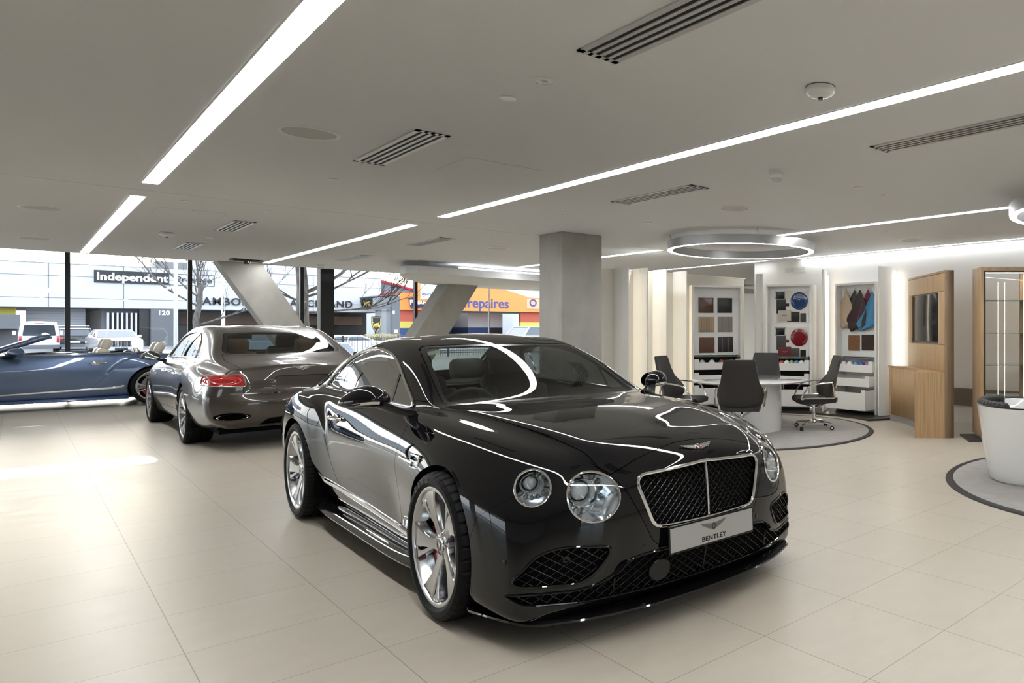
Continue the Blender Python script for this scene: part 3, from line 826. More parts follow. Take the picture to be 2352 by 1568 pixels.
def dress_gt(root, B, paint, mats, front=True, far_detail=True):
    gr, lo, si = B['grille'], B['low'], B['side_in']
    pans = []
    for o in root.children:
        if o.type == 'MESH' and o.name.split('.')[0] in ('body_shell', 'door', 'front_bumper', 'grille_shell', 'hood', 'trunk_lid', 'rear_bumper'):
            n = len(o.data.vertices); co = np.empty(n * 3); o.data.vertices.foreach_get('co', co)
            no = np.empty(n * 3); o.data.vertices.foreach_get('normal', no)
            pans.append((co.reshape(-1, 3), no.reshape(-1, 3)))
    if front:
        # radiator grille
        g = lattice('grille_mesh', mats['mesh_dark'], root, gr, B['gfn'], (-.40, .40, .47, .79), .0265, .80, .0027, .018)
        trim_tube('grille_frame', mats['chrome'], g, gr.boundary(), .009, 10, .002)
        V, N, _ = gr.compact()
        bar = MB(); pts = []
        for z in np.linspace(.50, .765, 14):
            j = np.argmin(V[:, 1] ** 2 + (V[:, 2] - z) ** 2); pts.append((V[j, 0] - .004, 0, z))
        bar.tube(pts, .0075, 8); bar.build('grille_divider', mats['chrome'], g)
        gr.build('grille_backing', mats['void'], g, 0, -.045)
        # lower intakes
        l = lattice('lower_intake_mesh', mats['mesh_dark'], root, lo, B['lfn'], (-.90, .90, .18, .42), .031, .62, .0026, .014)
        lo.build('intake_backing', mats['void'], l, 0, -.06)
        trim_tube('intake_edge', paint, l, lo.boundary(), .006, 8, .001)
        for s in (1, -1):
            sp, _ = si.clip(lambda V: V[:, 1] * s)
            poly = [(s * a, b) for a, b in GT_SIDE_IN]; poly = poly if s > 0 else poly[::-1]
            q = lattice('side_intake_mesh', mats['mesh_dark'], root, sp, sdf_poly(poly), tuple((.48, .89) if s > 0 else (-.89, -.48)) + (.27, .48), .031, .62, .0026, .014)
            sp.build('intake_backing', mats['void'], q, 0, -.07)
            trim_tube('intake_edge', paint, q, sp.boundary(), .006, 8, .001)
            fog = MB(); p, n = on_surf([sp.compact()[:2]], np.array((2.08, s * .64, .40)), None)
            M = frame(p - n * .035, n.cross(Vector((0, 0, 1))), n)
            fog.lathe([(.020, -.02), (.020, .01), (.014, .014), (.013, .006), (0, .004)], 20, M); fog.build('sensor_eye', mats['trim_black'], q)
            p, n = on_surf(pans, np.array((2.22, s * .47, .36)), None)
            M = frame(p - n * .002, n.cross(Vector((0, 0, 1))), n)
            fo = MB(); fo.lathe([(.043, 0), (.043, .004), (.040, .005), (.038, .003), (.03, .001), (0, .0)], 28, M); fo.build('lamp_blank', mats['trim_black'], q)
        # round radar cover in the lower mesh
        V, N, _ = lo.compact(); j = np.argmin((V[:, 1] + .27) ** 2 + (V[:, 2] - .285) ** 2)
        p, n = Vector(V[j]), Vector(N[j]); M = frame(p, n.cross(Vector((0, 0, 1))), n)
        rc = MB(); rc.lathe([(.056, -.02), (.056, -.004), (.052, 0), (0, .001)], 36, M); rc.build('radar_cover', mats['trim_black'], l)
        ds = MB()
        for y in (0, .48, -.48):
            pts = []
            for z in (.21, .25, .29, .33, .37):
                if B['lfn'](np.array([[y, z]]))[0] < 0: continue
                j = np.argmin((V[:, 1] - y) ** 2 + (V[:, 2] - z) ** 2); pts.append((V[j, 0] - .012, y, z))
            if len(pts) > 1: ds.tube(pts, .005, 6)
        ds.build('intake_strut', mats['mesh_dark'], l)
        for c, L, s in B['lamps']:
            headlamp(root, c, (L[0][0], L[0][1] * s, L[0][2]), (L[1][0], L[1][1] * s, L[1][2]), L[2], mats)
        # show plate
        pl = MB(); tilt = .06
        Mp = Matrix.Translation((2.352, 0, .432)) @ Matrix.Rotation(-tilt, 4, 'Y') @ frame((0, 0, 0), (0, 1, 0), (1, 0, 0))
        pl.box(-.268, .268, -.0665, .0665, -.012, 0, .004, Mp); pb = pl.build('license_plate', mats['trim_black'], root)
        pf = MB(); pf.box(-.262, .262, -.056, .056, 0, .002, 0, Mp); pf.build('plate_face', mats['plate'], pb, 0)
        pm = MB(); pm.box(-.2, .2, -.05, .05, -.10, -.012, 0, Mp); pm.build('plate_bracket', mats['trim_black'], pb)
        winged_badge('plate_emblem', pb, Mp @ Matrix.Translation((0, .019, .0022)), .165, mats['steel'], mats['badge_dark'], .0008)
        text_mesh('BENTLEY', .031, mats['trim_black'], 'plate_lettering', pb, Mp @ Matrix.Translation((0, -.035, .0028)), .0006, (1.15, 1), bold=.0006, spacing=1.1)
        # nose badge
        p, n = on_surf(pans, np.array((2.235, 0, .829)), None); n.y = 0
        M = frame(p + n * .0015, (0, 1, 0), n); winged_badge('hood_badge', root, M, .20, mats['chrome'], mats['badge_red'], .004, True, mats['steel_dark'])
        # splitter lip
        sp = MB(); rings = []
        for y in np.linspace(-.915, .915, 61):
            a = abs(y) / .915; x = 2.285 - .285 * a ** 2.6 - (.30 * max(0, (a - .86) / .14) ** 1.6)
            rings.append([(x - .22, y * .97, .135), (x - .02, y, .142), (x + .012, y * 1.012, .137), (x + .016, y * 1.014, .130), (x + .008, y * 1.01, .124), (x - .22, y * .97, .120)])
        sp.rings(rings, True, True, True); sp.build('front_splitter', mats['gloss_black'], root, 40)
        # inspection label in the corner of the windscreen
        ws_ = [o for o in root.children if o.name.startswith('windshield')][0]
        stk = MB(); a, b, c = Vector((.05, -.525, 1.262)), Vector((.045, -.455, 1.272)), Vector((.095, -.532, 1.240))
        n = (b - a).cross(c - a).normalized(); n = n if n.z > 0 else -n; d = b + c - a
        stk.add([q + n * .016 for q in (a, b, d, c)], [(0, 1, 2, 3)]); stk.build('inspection_label', mats['label'], ws_, 0)
        # parking sensors
        for y, z in ((-.36, .415), (.36, .415), (-.86, .40), (.86, .40)):
            p, n = on_surf(pans, np.array((2.3 if abs(y) < .5 else 1.98, y, z)), None)
            M = frame(p, n.cross(Vector((0, 0, 1))), n); m = MB(); m.lathe([(.012, -.002), (.012, .0012), (.010, .002), (0, .002)], 16, M); m.build('parking_sensor', paint, root)
    # wheels: left (+1) and right (-1)
    for xw in (1.373, -1.373):
        for s in (1, -1):
            if not front and xw > 0: pass
            make_wheel('wheel', root, (xw, s * .828, .363), s, .363, .275, .276, B.get('style', spokes_propeller), mats, turn=B.get('turn', .35))
            wl = MB(); R = .405; rings = []
            for t in np.linspace(-.35, PI + .35, 26):
                rings.append([(xw + R * math.cos(t), s * y, .363 + R * math.sin(t)) for y in (.925 if abs(math.cos(t)) > .3 else .90, .52)])
            wl.rings(rings, False)
            wl.add([(xw + R * math.cos(t), s * .52, .363 + R * math.sin(t)) for t in np.linspace(-.35, PI + .35, 26)], [tuple(range(26))])
            wl.build('wheel_arch_liner', mats['lining'], root)
    for s in (1, -1):
        mirror_unit(root, s, paint, mats)
        # chrome sill strip
        pts = []
        for x in np.linspace(-.98, .86, 40):
            z = np.interp(x, [-.98, -.85, .86], [.40, .352, .292]); h = np.interp(x, [-.98, -.8, .86], [.034, .022, .017])
            pts.append((x, z, h))
        sm = MB(); rings = []
        for x, z, h in pts:
            r = []
            for dz, o in ((-h, -.004), (-h * .7, .008), (0, .011), (h * .7, .008), (h, -.004)):
                p, n = on_surf(pans, np.array((x, s * .9, z + dz)), None); r.append((p.x * 0 + x, p.y + s * o, z + dz))
            rings.append(r if s > 0 else r[::-1])
        # smooth the run
        A = np.array(rings); A[:, :, 1] = np.array([np.convolve(np.pad(A[:, i, 1], 4, 'edge'), np.ones(9) / 9, 'valid') for i in range(A.shape[1])]).T
        sm.rings([[tuple(q) for q in r] for r in A], False); sm.build('sill_trim', mats['chrome'], root, 40)
        # side skirt
        sk = MB(); rings = []
        for x in np.linspace(-1.0, 1.0, 24):
            w = .03 * (1 - (abs(x)) ** 6); rings.append([(x, s * .80, .14), (x, s * (.885 + w), .14), (x, s * (.905 + w), .146), (x, s * (.908 + w), .155), (x, s * (.885 + w), .175), (x, s * (.862), .20), (x, s * .80, .20)])
        if s < 0: rings = [r[::-1] for r in rings]
        sk.rings(rings, True, True, True); sk.build('side_skirt', mats['gloss_black'] if front else paint, root, 50)
        # fender vent: bright 'B' outline around dark slots
        p, n = on_surf(pans, np.array((.985, s * .93, .735)), None); n.z *= .3; n.normalize()
        M = frame(p - n * .004, (1, 0, 0), n) if s > 0 else frame(p - n * .004, (-1, 0, 0), n)
        sg = 1 if s > 0 else -1
        Q = lambda x, z: M @ Vector((sg * x, z, .008))
        vm = MB(); vm.tube([Q(-.15, .004), Q(-.02, .010), Q(.05, .012)], [.004, .009, .009], 8)
        for c, w_, h_ in (((.085, .018), .055, .0145), ((.082, -.017), .062, .0145)):
            vm.tube([Q(c[0] + a, c[1] + b) for a, b in rounded([(-w_, -h_), (w_, -h_), (w_, h_), (-w_, h_)], .013, 4)], .0065, 8, False, True)
        v = vm.build('fender_vent', mats['chrome'], root, 40)
        h = MB(); h.prism([(sg * x, z) for x, z in rounded([(.03, -.030), (.138, -.030), (.138, .030), (.03, .030)], .016, 3)][::sg], -.02, .001, M); h.build('vent_slot', mats['void'], v)
        # door handle
        p, n = on_surf(pans, np.array((-.60, s * .89, .815)), None)
        M = frame(p, (1, 0, .03), n) if s > 0 else frame(p, (-1, 0, -.03), n)
        hd = MB(); hd.tube([M @ Vector((x, 0, z)) for x, z in ((-.12, .0), (-.11, .018), (-.06, .028), (.06, .028), (.11, .018), (.12, 0))], [.008, .013, .0145, .0145, .013, .008], 10)
        h = hd.build('door_handle', mats['chrome'], root)
        cp = MB(); cp.ell((0, 0, -.002), (.09, .036, .008), 20, 8, M); cp.build('handle_recess', mats['chrome'] if not front else paint, h)
        # small lettering low on the wing
        p, n = on_surf(pans, np.array((.80, s * .93, .372)), None)
        M = frame(p + n * .001, (-s, 0, 0), n) if s < 0 else frame(p + n * .001, (-1, 0, 0), n)
        if front: text_mesh('V8S', .032, mats['chrome'], 'wing_lettering', root, M, .0015, bold=.0008)
    fl = MB(); fl.box(-2.2, 1.75, -.74, .74, .175, .20); fl.build('underbody', mats['lining'], root)

def cabin_gt(root, mats, leather, right_hand=True, open_=False):
    ds = MB()
    # dashboard following the screen base
    rings = []
    for y in np.linspace(-.70, .70, 25):
        a = abs(y) / .70; x1 = .86 - .2 * a ** 2; bump = .035 * math.exp(-((y + .36) / .2) ** 2)
        rings.append([(x1, y, .93), (x1 - .12, y, .945), (x1 - .30, y, .955 + bump), (x1 - .40, y, .93 + bump), (x1 - .43, y, .80), (x1 - .35, y, .60), (x1, y, .60)])
    ds.rings(rings, True, True, True); ds.build('dashboard', mats['dash'], root, 60)
    sw = MB(); c = Vector((.25, -.36, .86)); ax = Vector((-.92, 0, .38)).normalized(); M = frame(c, (0, 1, 0), ax)
    sw.tube([M @ Vector((.187 * math.cos(t), .187 * math.sin(t), 0)) for t in np.linspace(0, 2 * PI, 40, endpoint=False)], .0165, 10, False, True)
    sw.lathe([(.075, -.03), (.07, .012), (0, .02)], 20, M)
    for t in (0, PI, -PI / 2):
        sw.tube([M @ Vector((.05 * math.cos(t), .05 * math.sin(t), 0)), M @ Vector((.18 * math.cos(t), .18 * math.sin(t), 0))], .017, 8)
    sw.tube([c, c - ax * .3], .035, 10)
    sw.build('steering_wheel', mats['dash'], root)
    for y in (.37, -.37):
        s = MB(); seat_mesh(s, -.25, y, .36, .52, .34, .62); s.build('front_seat', leather, root, 60)
    for y in (.34, -.34):
        s = MB(); seat_mesh(s, -1.0, y, .40, .50, .38, .50, True); s.build('rear_seat', leather, root, 60)
    t = MB(); t.box(-.9, .55, -.1, .1, .3, .58, .03); t.build('centre_console', mats['dash'], root)
    f = MB(); f.box(-1.4, .8, -.72, .72, .21, .30); f.build('cabin_floor', mats['lining'], root)
    if not open_:
        p = MB(); p.box(-1.85, -1.28, -.55, .55, .93, .95, .01); p.build('parcel_shelf', mats['dash'], root)
        m = MB(); m.box(-.0, .02, -.12, .12, 1.21, 1.28, .008); m.tube([(.02, 0, 1.25), (.08, 0, 1.285)], .01); m.build('rear_view_mirror', mats['dash'], root)
def make_car_mats():
    mt = {}
    mt['chrome'] = mat('chrome', (.82, .82, .83), .06, 1.)
    mt['rim'] = mat('wheel silver', (.52, .52, .53), .18, 1., coat=.5, coat_rough=.05)
    mt['rim_bright'] = mat('wheel polished', (.85, .85, .86), .12, 1.)
    mt['tyre'] = mat('tyre rubber', (.0045, .0045, .005), .6, spec=.2)
    mt['tyre_text'] = mat('tyre lettering', (.05, .05, .052), .45)
    mt['disc'] = mat('brake disc steel', (.30, .30, .31), .35, 1.)
    mt['caliper'] = mat('caliper red', (.42, .015, .02), .3, coat=.5)
    mt['caliper_dark'] = mat('caliper dark', (.05, .05, .05), .4)
    mt['trim_black'] = mat('satin black trim', (.010, .010, .011), .22)
    mt['gloss_black'] = mat('gloss black', (.006, .006, .007), .05, coat=1.)
    mt['lining'] = mat('dark lining', (.004, .004, .004), .9, spec=.1)
    mt['void'] = mat('deep black', (.003, .003, .003), .8, spec=.1)
    mt['mesh_dark'] = mat('dark grille wire', (.035, .035, .036), .25, 1.)
    mt['badge_dark'] = mat('badge black', (.012, .012, .014), .15, coat=1.)
    mt['badge_red'] = mat('badge red', (.16, .012, .02), .2, coat=1.)
    mt['steel_dark'] = mat('etched steel', (.22, .22, .23), .3, 1.)
    mt['steel'] = mat('bright steel', (.22, .22, .23), .35, .6)
    mt['label'] = mat('pale green label', (.50, .58, .48), .5)
    mt['plate'] = mat('show plate silver', (.40, .40, .39), .42, .3)
    mt['reflector'] = mat('lamp reflector', (.88, .90, .92), .10, 1.)
    mt['projector'] = mat('projector lens', (.55, .60, .64), .03, 0, spec=.9, coat=1.)
    mt['led'] = mat('led lens', (.20, .23, .25), .08, .2, coat=1.)
    mt['lamp_glass'] = glass_mat('lamp cover glass', (.96, .98, .98), 0, 1.45)
    mt['glass'] = glass_mat('tinted car glass', (.52, .56, .54), 0, 1.5)
    mt['glass_side'] = glass_mat('tinted side glass', (.50, .54, .54), 0, 1.52, .5)
    mt['mirror'] = mat('mirror glass', (.30, .33, .33), .02, 1.)
    mt['dash'] = mat('dark grey leather', (.055, .052, .05), .55, noise=(220, .15, (1, 1, 1)))
    mt['leather'] = mat('charcoal leather', (.07, .062, .056), .5, noise=(160, .12, (1, 1, 1)))
    mt['tan'] = mat('saddle leather', (.20, .12, .075), .5, noise=(160, .12, (1, 1, 1)))
    mt['cream'] = mat('cream leather', (.72, .66, .57), .5, noise=(120, .05, (1, 1, 1)))
    return mt
MT = make_car_mats()
# ---------------------------------------------------------------- camera and light
CX, CY, FPX, CH = 1853.6, 755.4, 1588.6, 1.428
PHI = math.radians(48.98)
cam = bpy.data.cameras.new('camera'); cam_o = bpy.data.objects.new('camera', cam); COL.objects.link(cam_o); SC.camera = cam_o
cam.sensor_width = 36; cam.lens = FPX / 2352 * 36; cam.shift_x = (1176 - CX) / 2352; cam.shift_y = -(784 - CY) / 2352
cam.clip_end = 400
cam_o.location = (0, 0, CH); cam_o.rotation_euler = (PI / 2, 0, -PHI)
def cw(x, d):
    """a spot measured sideways and straight ahead from the entrance mat -> floor plan coordinates"""
    return (x * math.cos(PHI) + d * math.sin(PHI), -x * math.sin(PHI) + d * math.cos(PHI))
HC = 2.72            # ceiling height

def tile_floor_mat():
    m = mat('floor tile', (.5, .47, .42), .34, spec=.45); nt = m.node_tree; b = nt.nodes['Principled BSDF']
    tc = nt.nodes.new('ShaderNodeTexCoord'); mp = nt.nodes.new('ShaderNodeMapping'); br = nt.nodes.new('ShaderNodeTexBrick')
    mp.inputs['Location'].default_value = (-.4988, -.4606, 0)
    br.offset = 0; br.squash = 1
    br.inputs['Scale'].default_value = 1; br.inputs['Brick Width'].default_value = .6; br.inputs['Row Height'].default_value = .6
    br.inputs['Mortar Size'].default_value = .0022; br.inputs['Mortar Smooth'].default_value = .1; br.inputs['Bias'].default_value = 0
    br.inputs['Color1'].default_value = (.49, .443, .37, 1); br.inputs['Color2'].default_value = (.51, .463, .387, 1)
    br.inputs['Mortar'].default_value = (.27, .24, .20, 1)
    n1 = nt.nodes.new('ShaderNodeTexNoise'); n1.inputs['Scale'].default_value = 3.5; n1.inputs['Detail'].default_value = 8; n1.inputs['Roughness'].default_value = .65
    mp2 = nt.nodes.new('ShaderNodeMapping'); mp2.inputs['Scale'].default_value = (1, 2.2, 1)
    mx = nt.nodes.new('ShaderNodeMix'); mx.data_type = 'RGBA'; mx.blend_type = 'MULTIPLY'
    rp = nt.nodes.new('ShaderNodeMapRange'); rp.inputs[1].default_value = .3; rp.inputs[2].default_value = .75; rp.inputs[3].default_value = .93; rp.inputs[4].default_value = 1.05
    cb = nt.nodes.new('ShaderNodeCombineColor')
    nt.links.new(tc.outputs['Object'], mp.inputs[0]); nt.links.new(mp.outputs[0], br.inputs['Vector'])
    nt.links.new(tc.outputs['Object'], mp2.inputs[0]); nt.links.new(mp2.outputs[0], n1.inputs['Vector']); nt.links.new(n1.outputs[0], rp.inputs[0])
    for i in range(3): nt.links.new(rp.outputs[0], cb.inputs[i])
    mx.inputs[0].default_value = 1
    nt.links.new(br.outputs['Color'], mx.inputs[6]); nt.links.new(cb.outputs[0], mx.inputs[7]); nt.links.new(mx.outputs[2], b.inputs['Base Color'])
    rr = nt.nodes.new('ShaderNodeMapRange'); rr.inputs[1].default_value = .3; rr.inputs[2].default_value = .7; rr.inputs[3].default_value = .30; rr.inputs[4].default_value = .40
    nt.links.new(n1.outputs[0], rr.inputs[0]); nt.links.new(rr.outputs[0], b.inputs['Roughness'])
    bp = nt.nodes.new('ShaderNodeBump'); bp.inputs['Strength'].default_value = .12; bp.inputs['Distance'].default_value = .004; bp.invert = True
    nt.links.new(br.outputs['Fac'], bp.inputs['Height']); nt.links.new(bp.outputs[0], b.inputs['Normal'])
    return m

M_floor = tile_floor_mat()
M_ceil = mat('ceiling paint', (.765, .775, .79), .85)
M_wall = mat('white wall paint', (.84, .83, .81), .8)
M_cream = mat('cream laminate', (.74, .71, .63), .5)
M_white = mat('white laminate', (.82, .81, .78), .35)
M_gwhite = mat('white gloss', (.84, .84, .83), .08, coat=1.)
M_conc = mat('raw concrete', (.40, .39, .36), .75, noise=(4.5, .09, (1, 1, .6)), bump=.08)
M_led = mat('light diffuser', (1, 1, 1), emit=(.975, .985, .985), estr=15.5)
M_led3 = mat('soft diffuser', (1, 1, 1), emit=(.95, .98, 1), estr=3.5)
M_led2 = mat('ring diffuser', (1, 1, 1), emit=(.97, .985, 1), estr=9)
M_alu = mat('silver metal', (.52, .52, .53), .35, .9)
M_steel = mat('black steel', (.012, .013, .015), .35)
M_dk = mat('dark slot', (.02, .02, .02), .7)
M_grey = mat('vent aluminium', (.55, .55, .55), .45, .6)
M_plast = mat('white plastic', (.78, .78, .76), .35)
M_mesh = mat('speaker mesh', (.60, .59, .575), .8)
M_lens = mat('dark lens', (.01, .01, .012), .05, coat=1.)
M_carpet = mat('grey carpet', (.30, .285, .262), .95, noise=(9, .10, (1, 1, 1)), bump=.1, sheen=.3)
M_edge = mat('dark carpet edge', (.02, .018, .017), .6)
M_oak = None
def wood_mat(name, c1, c2, scale=(26, 26, .55), rough=.42):
    m = mat(name, c1, rough); nt = m.node_tree; b = nt.nodes['Principled BSDF']
    tc = nt.nodes.new('ShaderNodeTexCoord'); mp = nt.nodes.new('ShaderNodeMapping'); nz = nt.nodes.new('ShaderNodeTexNoise'); cr = nt.nodes.new('ShaderNodeValToRGB')
    mp.inputs['Scale'].default_value = scale; nz.inputs['Scale'].default_value = 3; nz.inputs['Detail'].default_value = 5; nz.inputs['Roughness'].default_value = .6
    cr.color_ramp.elements[0].position = .32; cr.color_ramp.elements[0].color = (*c2, 1); cr.color_ramp.elements[1].position = .62; cr.color_ramp.elements[1].color = (*c1, 1)
    nt.links.new(tc.outputs['Object'], mp.inputs[0]); nt.links.new(mp.outputs[0], nz.inputs['Vector']); nt.links.new(nz.outputs[0], cr.inputs[0]); nt.links.new(cr.outputs[0], b.inputs['Base Color'])
    return m
M_oak = wood_mat('oak veneer', (.50, .335, .18), (.36, .225, .11))
M_oakd = wood_mat('oak veneer edge', (.36, .25, .155), (.26, .175, .105), (40, 40, .5))
M_pane = glass_mat('shopfront glass', (.93, .955, .96), 0, 1.45)
M_pane2 = glass_mat('clear shelf glass', (.985, .985, .975), 0, 1.3)

# ---------------------------------------------------------------- shell
def edge_w(u): return 17.0 + .11 * u
b = MB(); b.box(-16, 16, -9, 20.6, -.3, 0); b.build('floor', M_floor, None, 0, 'structure')
# ceiling with its front edge running slightly askew to the tiles, split by a shadow gap
def slab(name, poly, z0, z1, m, kind='structure', parent=None):
    b = MB(); b.prism(poly, z0, z1); return b.build(name, m, parent, 0, kind)
jw = lambda u: 8.84 + .055 * u
slab('ceiling', [(-16, -9), (16, -9), (16, jw(16) - .006), (-16, jw(-16) - .006)], HC, HC + .25, M_ceil)
slab('ceiling_front', [(-16, jw(-16) + .006), (16, jw(16) + .006), (16, edge_w(16)), (-16, edge_w(-16))], HC, HC + .25, M_ceil)
slab('ceiling_joint', [(-16, jw(-16) - .006), (16, jw(16) - .006), (16, jw(16) + .006), (-16, jw(-16) + .006)], HC + .02, HC + .05, M_dk)
slab('ceiling_upper', [(-16, edge_w(-16) - .3), (16, edge_w(16) - .3), (16, 20.6), (-16, 20.6)], 4.3, 4.5, M_ceil)
slab('wall_upstand', [(-16, edge_w(-16) - .12), (16, edge_w(16) - .12), (16, edge_w(16)), (-16, edge_w(-16))], HC + .25, 4.3, M_wall)
b = MB(); b.box(9.5, 9.7, -9, 9.62, 0, HC); b.build('wall_right', M_wall, None, 0, 'structure')
b = MB(); b.box(9.472, 9.5, -9, 9.62, .27, .53); b.build('trim_1', M_alu, None, 0, 'structure')
b = MB(); b.box(15.8, 16, -9, 20.6, 0, 4.3); b.build('wall_far', M_wall, None, 0, 'structure')
# wall behind the viewer: white piers with glazing between them
def glazed(name, axis, at, spans, z0, z1, nm0):
    for i, (a, c) in enumerate(spans):
        w = bpy.data.objects.new('window_%d' % (nm0 + i), None); COL.objects.link(w); w['kind'] = 'structure'
        g = MB()
        if axis == 'y': g.box(a, c, at - .006, at + .006, z0, z1)
        else: g.box(at - .006, at + .006, a, c, z0, z1)
        g.build('window_pane', M_pane, w, 0)
        f = MB()
        for q in (a, c):
            if axis == 'y': f.box(q - .03, q + .03, at - .06, at + .06, z0, z1)
            else: f.box(at - .06, at + .06, q - .03, q + .03, z0, z1)
        f.build('window_frame', M_steel, w, 0)
b = MB()
for x0, x1 in ((-16, -5.2), (-1.5, 9.7)): b.box(x0, x1, -9, -8.8, 0, HC)
b.box(-16, 9.7, -9, -8.8, 2.45, HC)
b.build('wall_back', M_wall, None, 0, 'structure')
glazed('b', 'y', -8.9, [(-5.2, -3.35), (-3.35, -1.5)], 0, 2.45, 20)
b = MB()
for y0, y1 in ((-9, 6.0), (12.4, 13.4), (19.6, 20.6)): b.box(-9.2, -9, y0, y1, 0, HC)
b.box(-9.2, -9, -9, 20.6, 2.5, 4.3)
b.build('wall_left', M_wall, None, 0, 'structure')
glazed('l', 'x', -9.1, [(6.0, 9.2), (9.2, 12.4), (13.4, 16.5), (16.5, 19.6)], 0, 2.5, 30)
# glass shopfront
GW = 20.3
mul = [-9, -6.2, -3.1, -.95, .73, 2.57, 4.61, 7.16, 9.16, 12.4, 15.8]
for i in range(len(mul) - 1):
    w = bpy.data.objects.new('window_%d' % (i + 1), None); COL.objects.link(w); w['kind'] = 'structure'
    g = MB(); g.box(mul[i] + .02, mul[i + 1] - .02, GW - .006, GW + .006, 0, 4.3); g.build('window_pane', M_pane, w, 0)
    hw = .012 if abs(mul[i + 1] - 9.16) < .01 else .035
    f = MB(); f.box(mul[i + 1] - hw, mul[i + 1] + hw, GW - .10 if hw > .02 else GW - .01, GW + .03, 0, 4.3); f.build('window_frame', M_steel if hw > .02 else M_alu, w, 0)
# unseen sun blockers, added: slotted band passing one bar of sun, and sloping canopy
b = MB(); b.box(-9, 15.8, GW + .03, GW + .10, 3.02, 3.53); b.box(-9, 15.8, GW + .03, GW + .10, 3.70, 4.3); b.box(1.0, 15.8, GW + .03, GW + .10, 3.53, 3.70); b.build('sun_blocker_band', M_wall, None, 0, 'structure')
b = MB(); b.add([(-12, GW + .1, 3.02), (20, GW + .1, 3.02), (20, 24.6, 3.36), (-12, 24.6, 3.36), (-12, GW + .1, 3.10), (20, GW + .1, 3.10), (20, 24.6, 3.44), (-12, 24.6, 3.44)], [(3, 2, 1, 0), (4, 5, 6, 7), (0, 1, 5, 4), (1, 2, 6, 5), (2, 3, 7, 6), (3, 0, 4, 7)]); b.build('sun_blocker_canopy', M_ceil, None, 0, 'structure')
b = MB(); b.box(-9, 15.8, GW - .04, GW + .04, -.02, .05); b.build('trim_2', M_steel, None, 0, 'structure')
b = MB(); b.box(4.86, 5.14, 19.7, 19.98, 0, 4.3); b.build('column_steel', M_steel, None, 0, 'structure')
# concrete: square column and two leaning struts
b = MB(); b.box(4.77, 5.37, 8.44, 9.04, 0, HC, .012); b.build('column_concrete', M_conc, None, 30, 'structure')
def strut(name, t0, t1, b0, b1, w0, w1):
    """leaning in the plane of the shopfront: top u range, bottom u range"""
    b = MB(); vs = [(t0, w0, HC), (t1, w0, HC), (t1, w1, HC), (t0, w1, HC), (b0, w0, 0), (b1, w0, 0), (b1, w1, 0), (b0, w1, 0)]
    b.add(vs, [(3, 2, 1, 0), (4, 5, 6, 7), (0, 1, 5, 4), (1, 2, 6, 5), (2, 3, 7, 6), (3, 0, 4, 7)]); return b.build(name, M_conc, None, 0, 'structure')
s1 = (3.262 - 2.559) / (2.694 - 1.5)
strut('strut_concrete_left', 2.545, 3.215, 2.545 + s1 * 2.72, 3.215 + s1 * 2.72 - .03, 17.0, 17.45)
s2 = (6.761 - 5.98) / (2.625 - 1.294)
strut('strut_concrete_right', 6.82, 7.51, 6.82 - s2 * 2.72, 7.51 - s2 * 2.72, 16.9, 17.55)

# floating ceiling raft near the shopfront, with a lit gap above it
rf = [(4.85, 14.2)] + spline([(5.0, 14.05), (5.6, 14.0), (6.6, 14.2), (8.5, 14.4), (12, 14.6)], 6) + [(14.5, 14.7), (14.5, 18.2), (7.5, 18.0)] + spline([(6.2, 17.2), (5.2, 15.4), (4.85, 14.5)], 6)
raft = thing('ceiling_raft', 'pale floating ceiling panel glowing above its edge, behind the square concrete column', 'ceiling panel', (0, 0, 0))
b = MB(); n = len(rf); c = (9.5, 16)
b.rings([[(x, y, 2.475) for x, y in rf], [(x + (c[0] - x) * .004, y + (c[1] - y) * .004, 2.62) for x, y in rf]], True, True, True); b.build('raft_panel', M_ceil, raft, 30)
b = MB(); b.tube([(x + .25, y + .28, 2.645) for x, y in ((5.6, 14.0), (6.6, 14.2), (8.5, 14.4), (12, 14.6))], .02, 6); b.build('glow_tube', M_led2, raft)
for x, y in ((6.2, 15), (9, 15.4), (12, 15.8), (9, 17.4)):
    b = MB(); b.tube([(x, y, 2.6), (x, y, HC)], .015, 6); b.build('hanger', M_alu, raft)

# ---------------------------------------------------------------- ceiling fittings
def strip(u, w0, w1, label, group=None):
    t = thing('ceiling_strip_light', label, 'ceiling light', (u + .0525, (w0 + w1) / 2, HC - .001), 0, group)
    L = w1 - w0
    b = MB(); b.box(-.0525, .0525, -L / 2, L / 2, -.004, 0); b.build('diffuser', M_led3 if u > 9 else M_led, t, 0)
    f = MB()
    for x0, x1 in ((-.062, -.0525), (.0525, .062)): f.box(x0, x1, -L / 2 - .01, L / 2 + .01, -.005, 0)
    for y0, y1 in ((-L / 2 - .01, -L / 2), (L / 2, L / 2 + .01)): f.box(-.0525, .0525, y0, y1, -.005, 0)
    f.build('channel', M_plast, t, 0)
strip(.75, -6, 8.40, 'wide looking strip light running overhead towards the white car outside')
strip(.75, 9.28, 16.85, 'short strip light beyond the ceiling joint, above the rear of the blue car')
strip(3.20, -6, 8.40, 'long strip light slanting above the windscreen of the black car')
strip(3.20, 9.28, 16.86, 'strip light beyond the ceiling joint, ending at the leaning strut on the left')
strip(6.885, 2.2, 6.675, 'strip light that ends just over the round pendant above the table')
strip(6.885, 9.2, 14.0, 'strip light just right of the square concrete column')
strip(9.27, 9.1, 12.6, 'strip light over the upright fins, seen below the round pendant')
strip(9.36, -4, 8.40, 'strip light in the corner where ceiling meets the white wall')

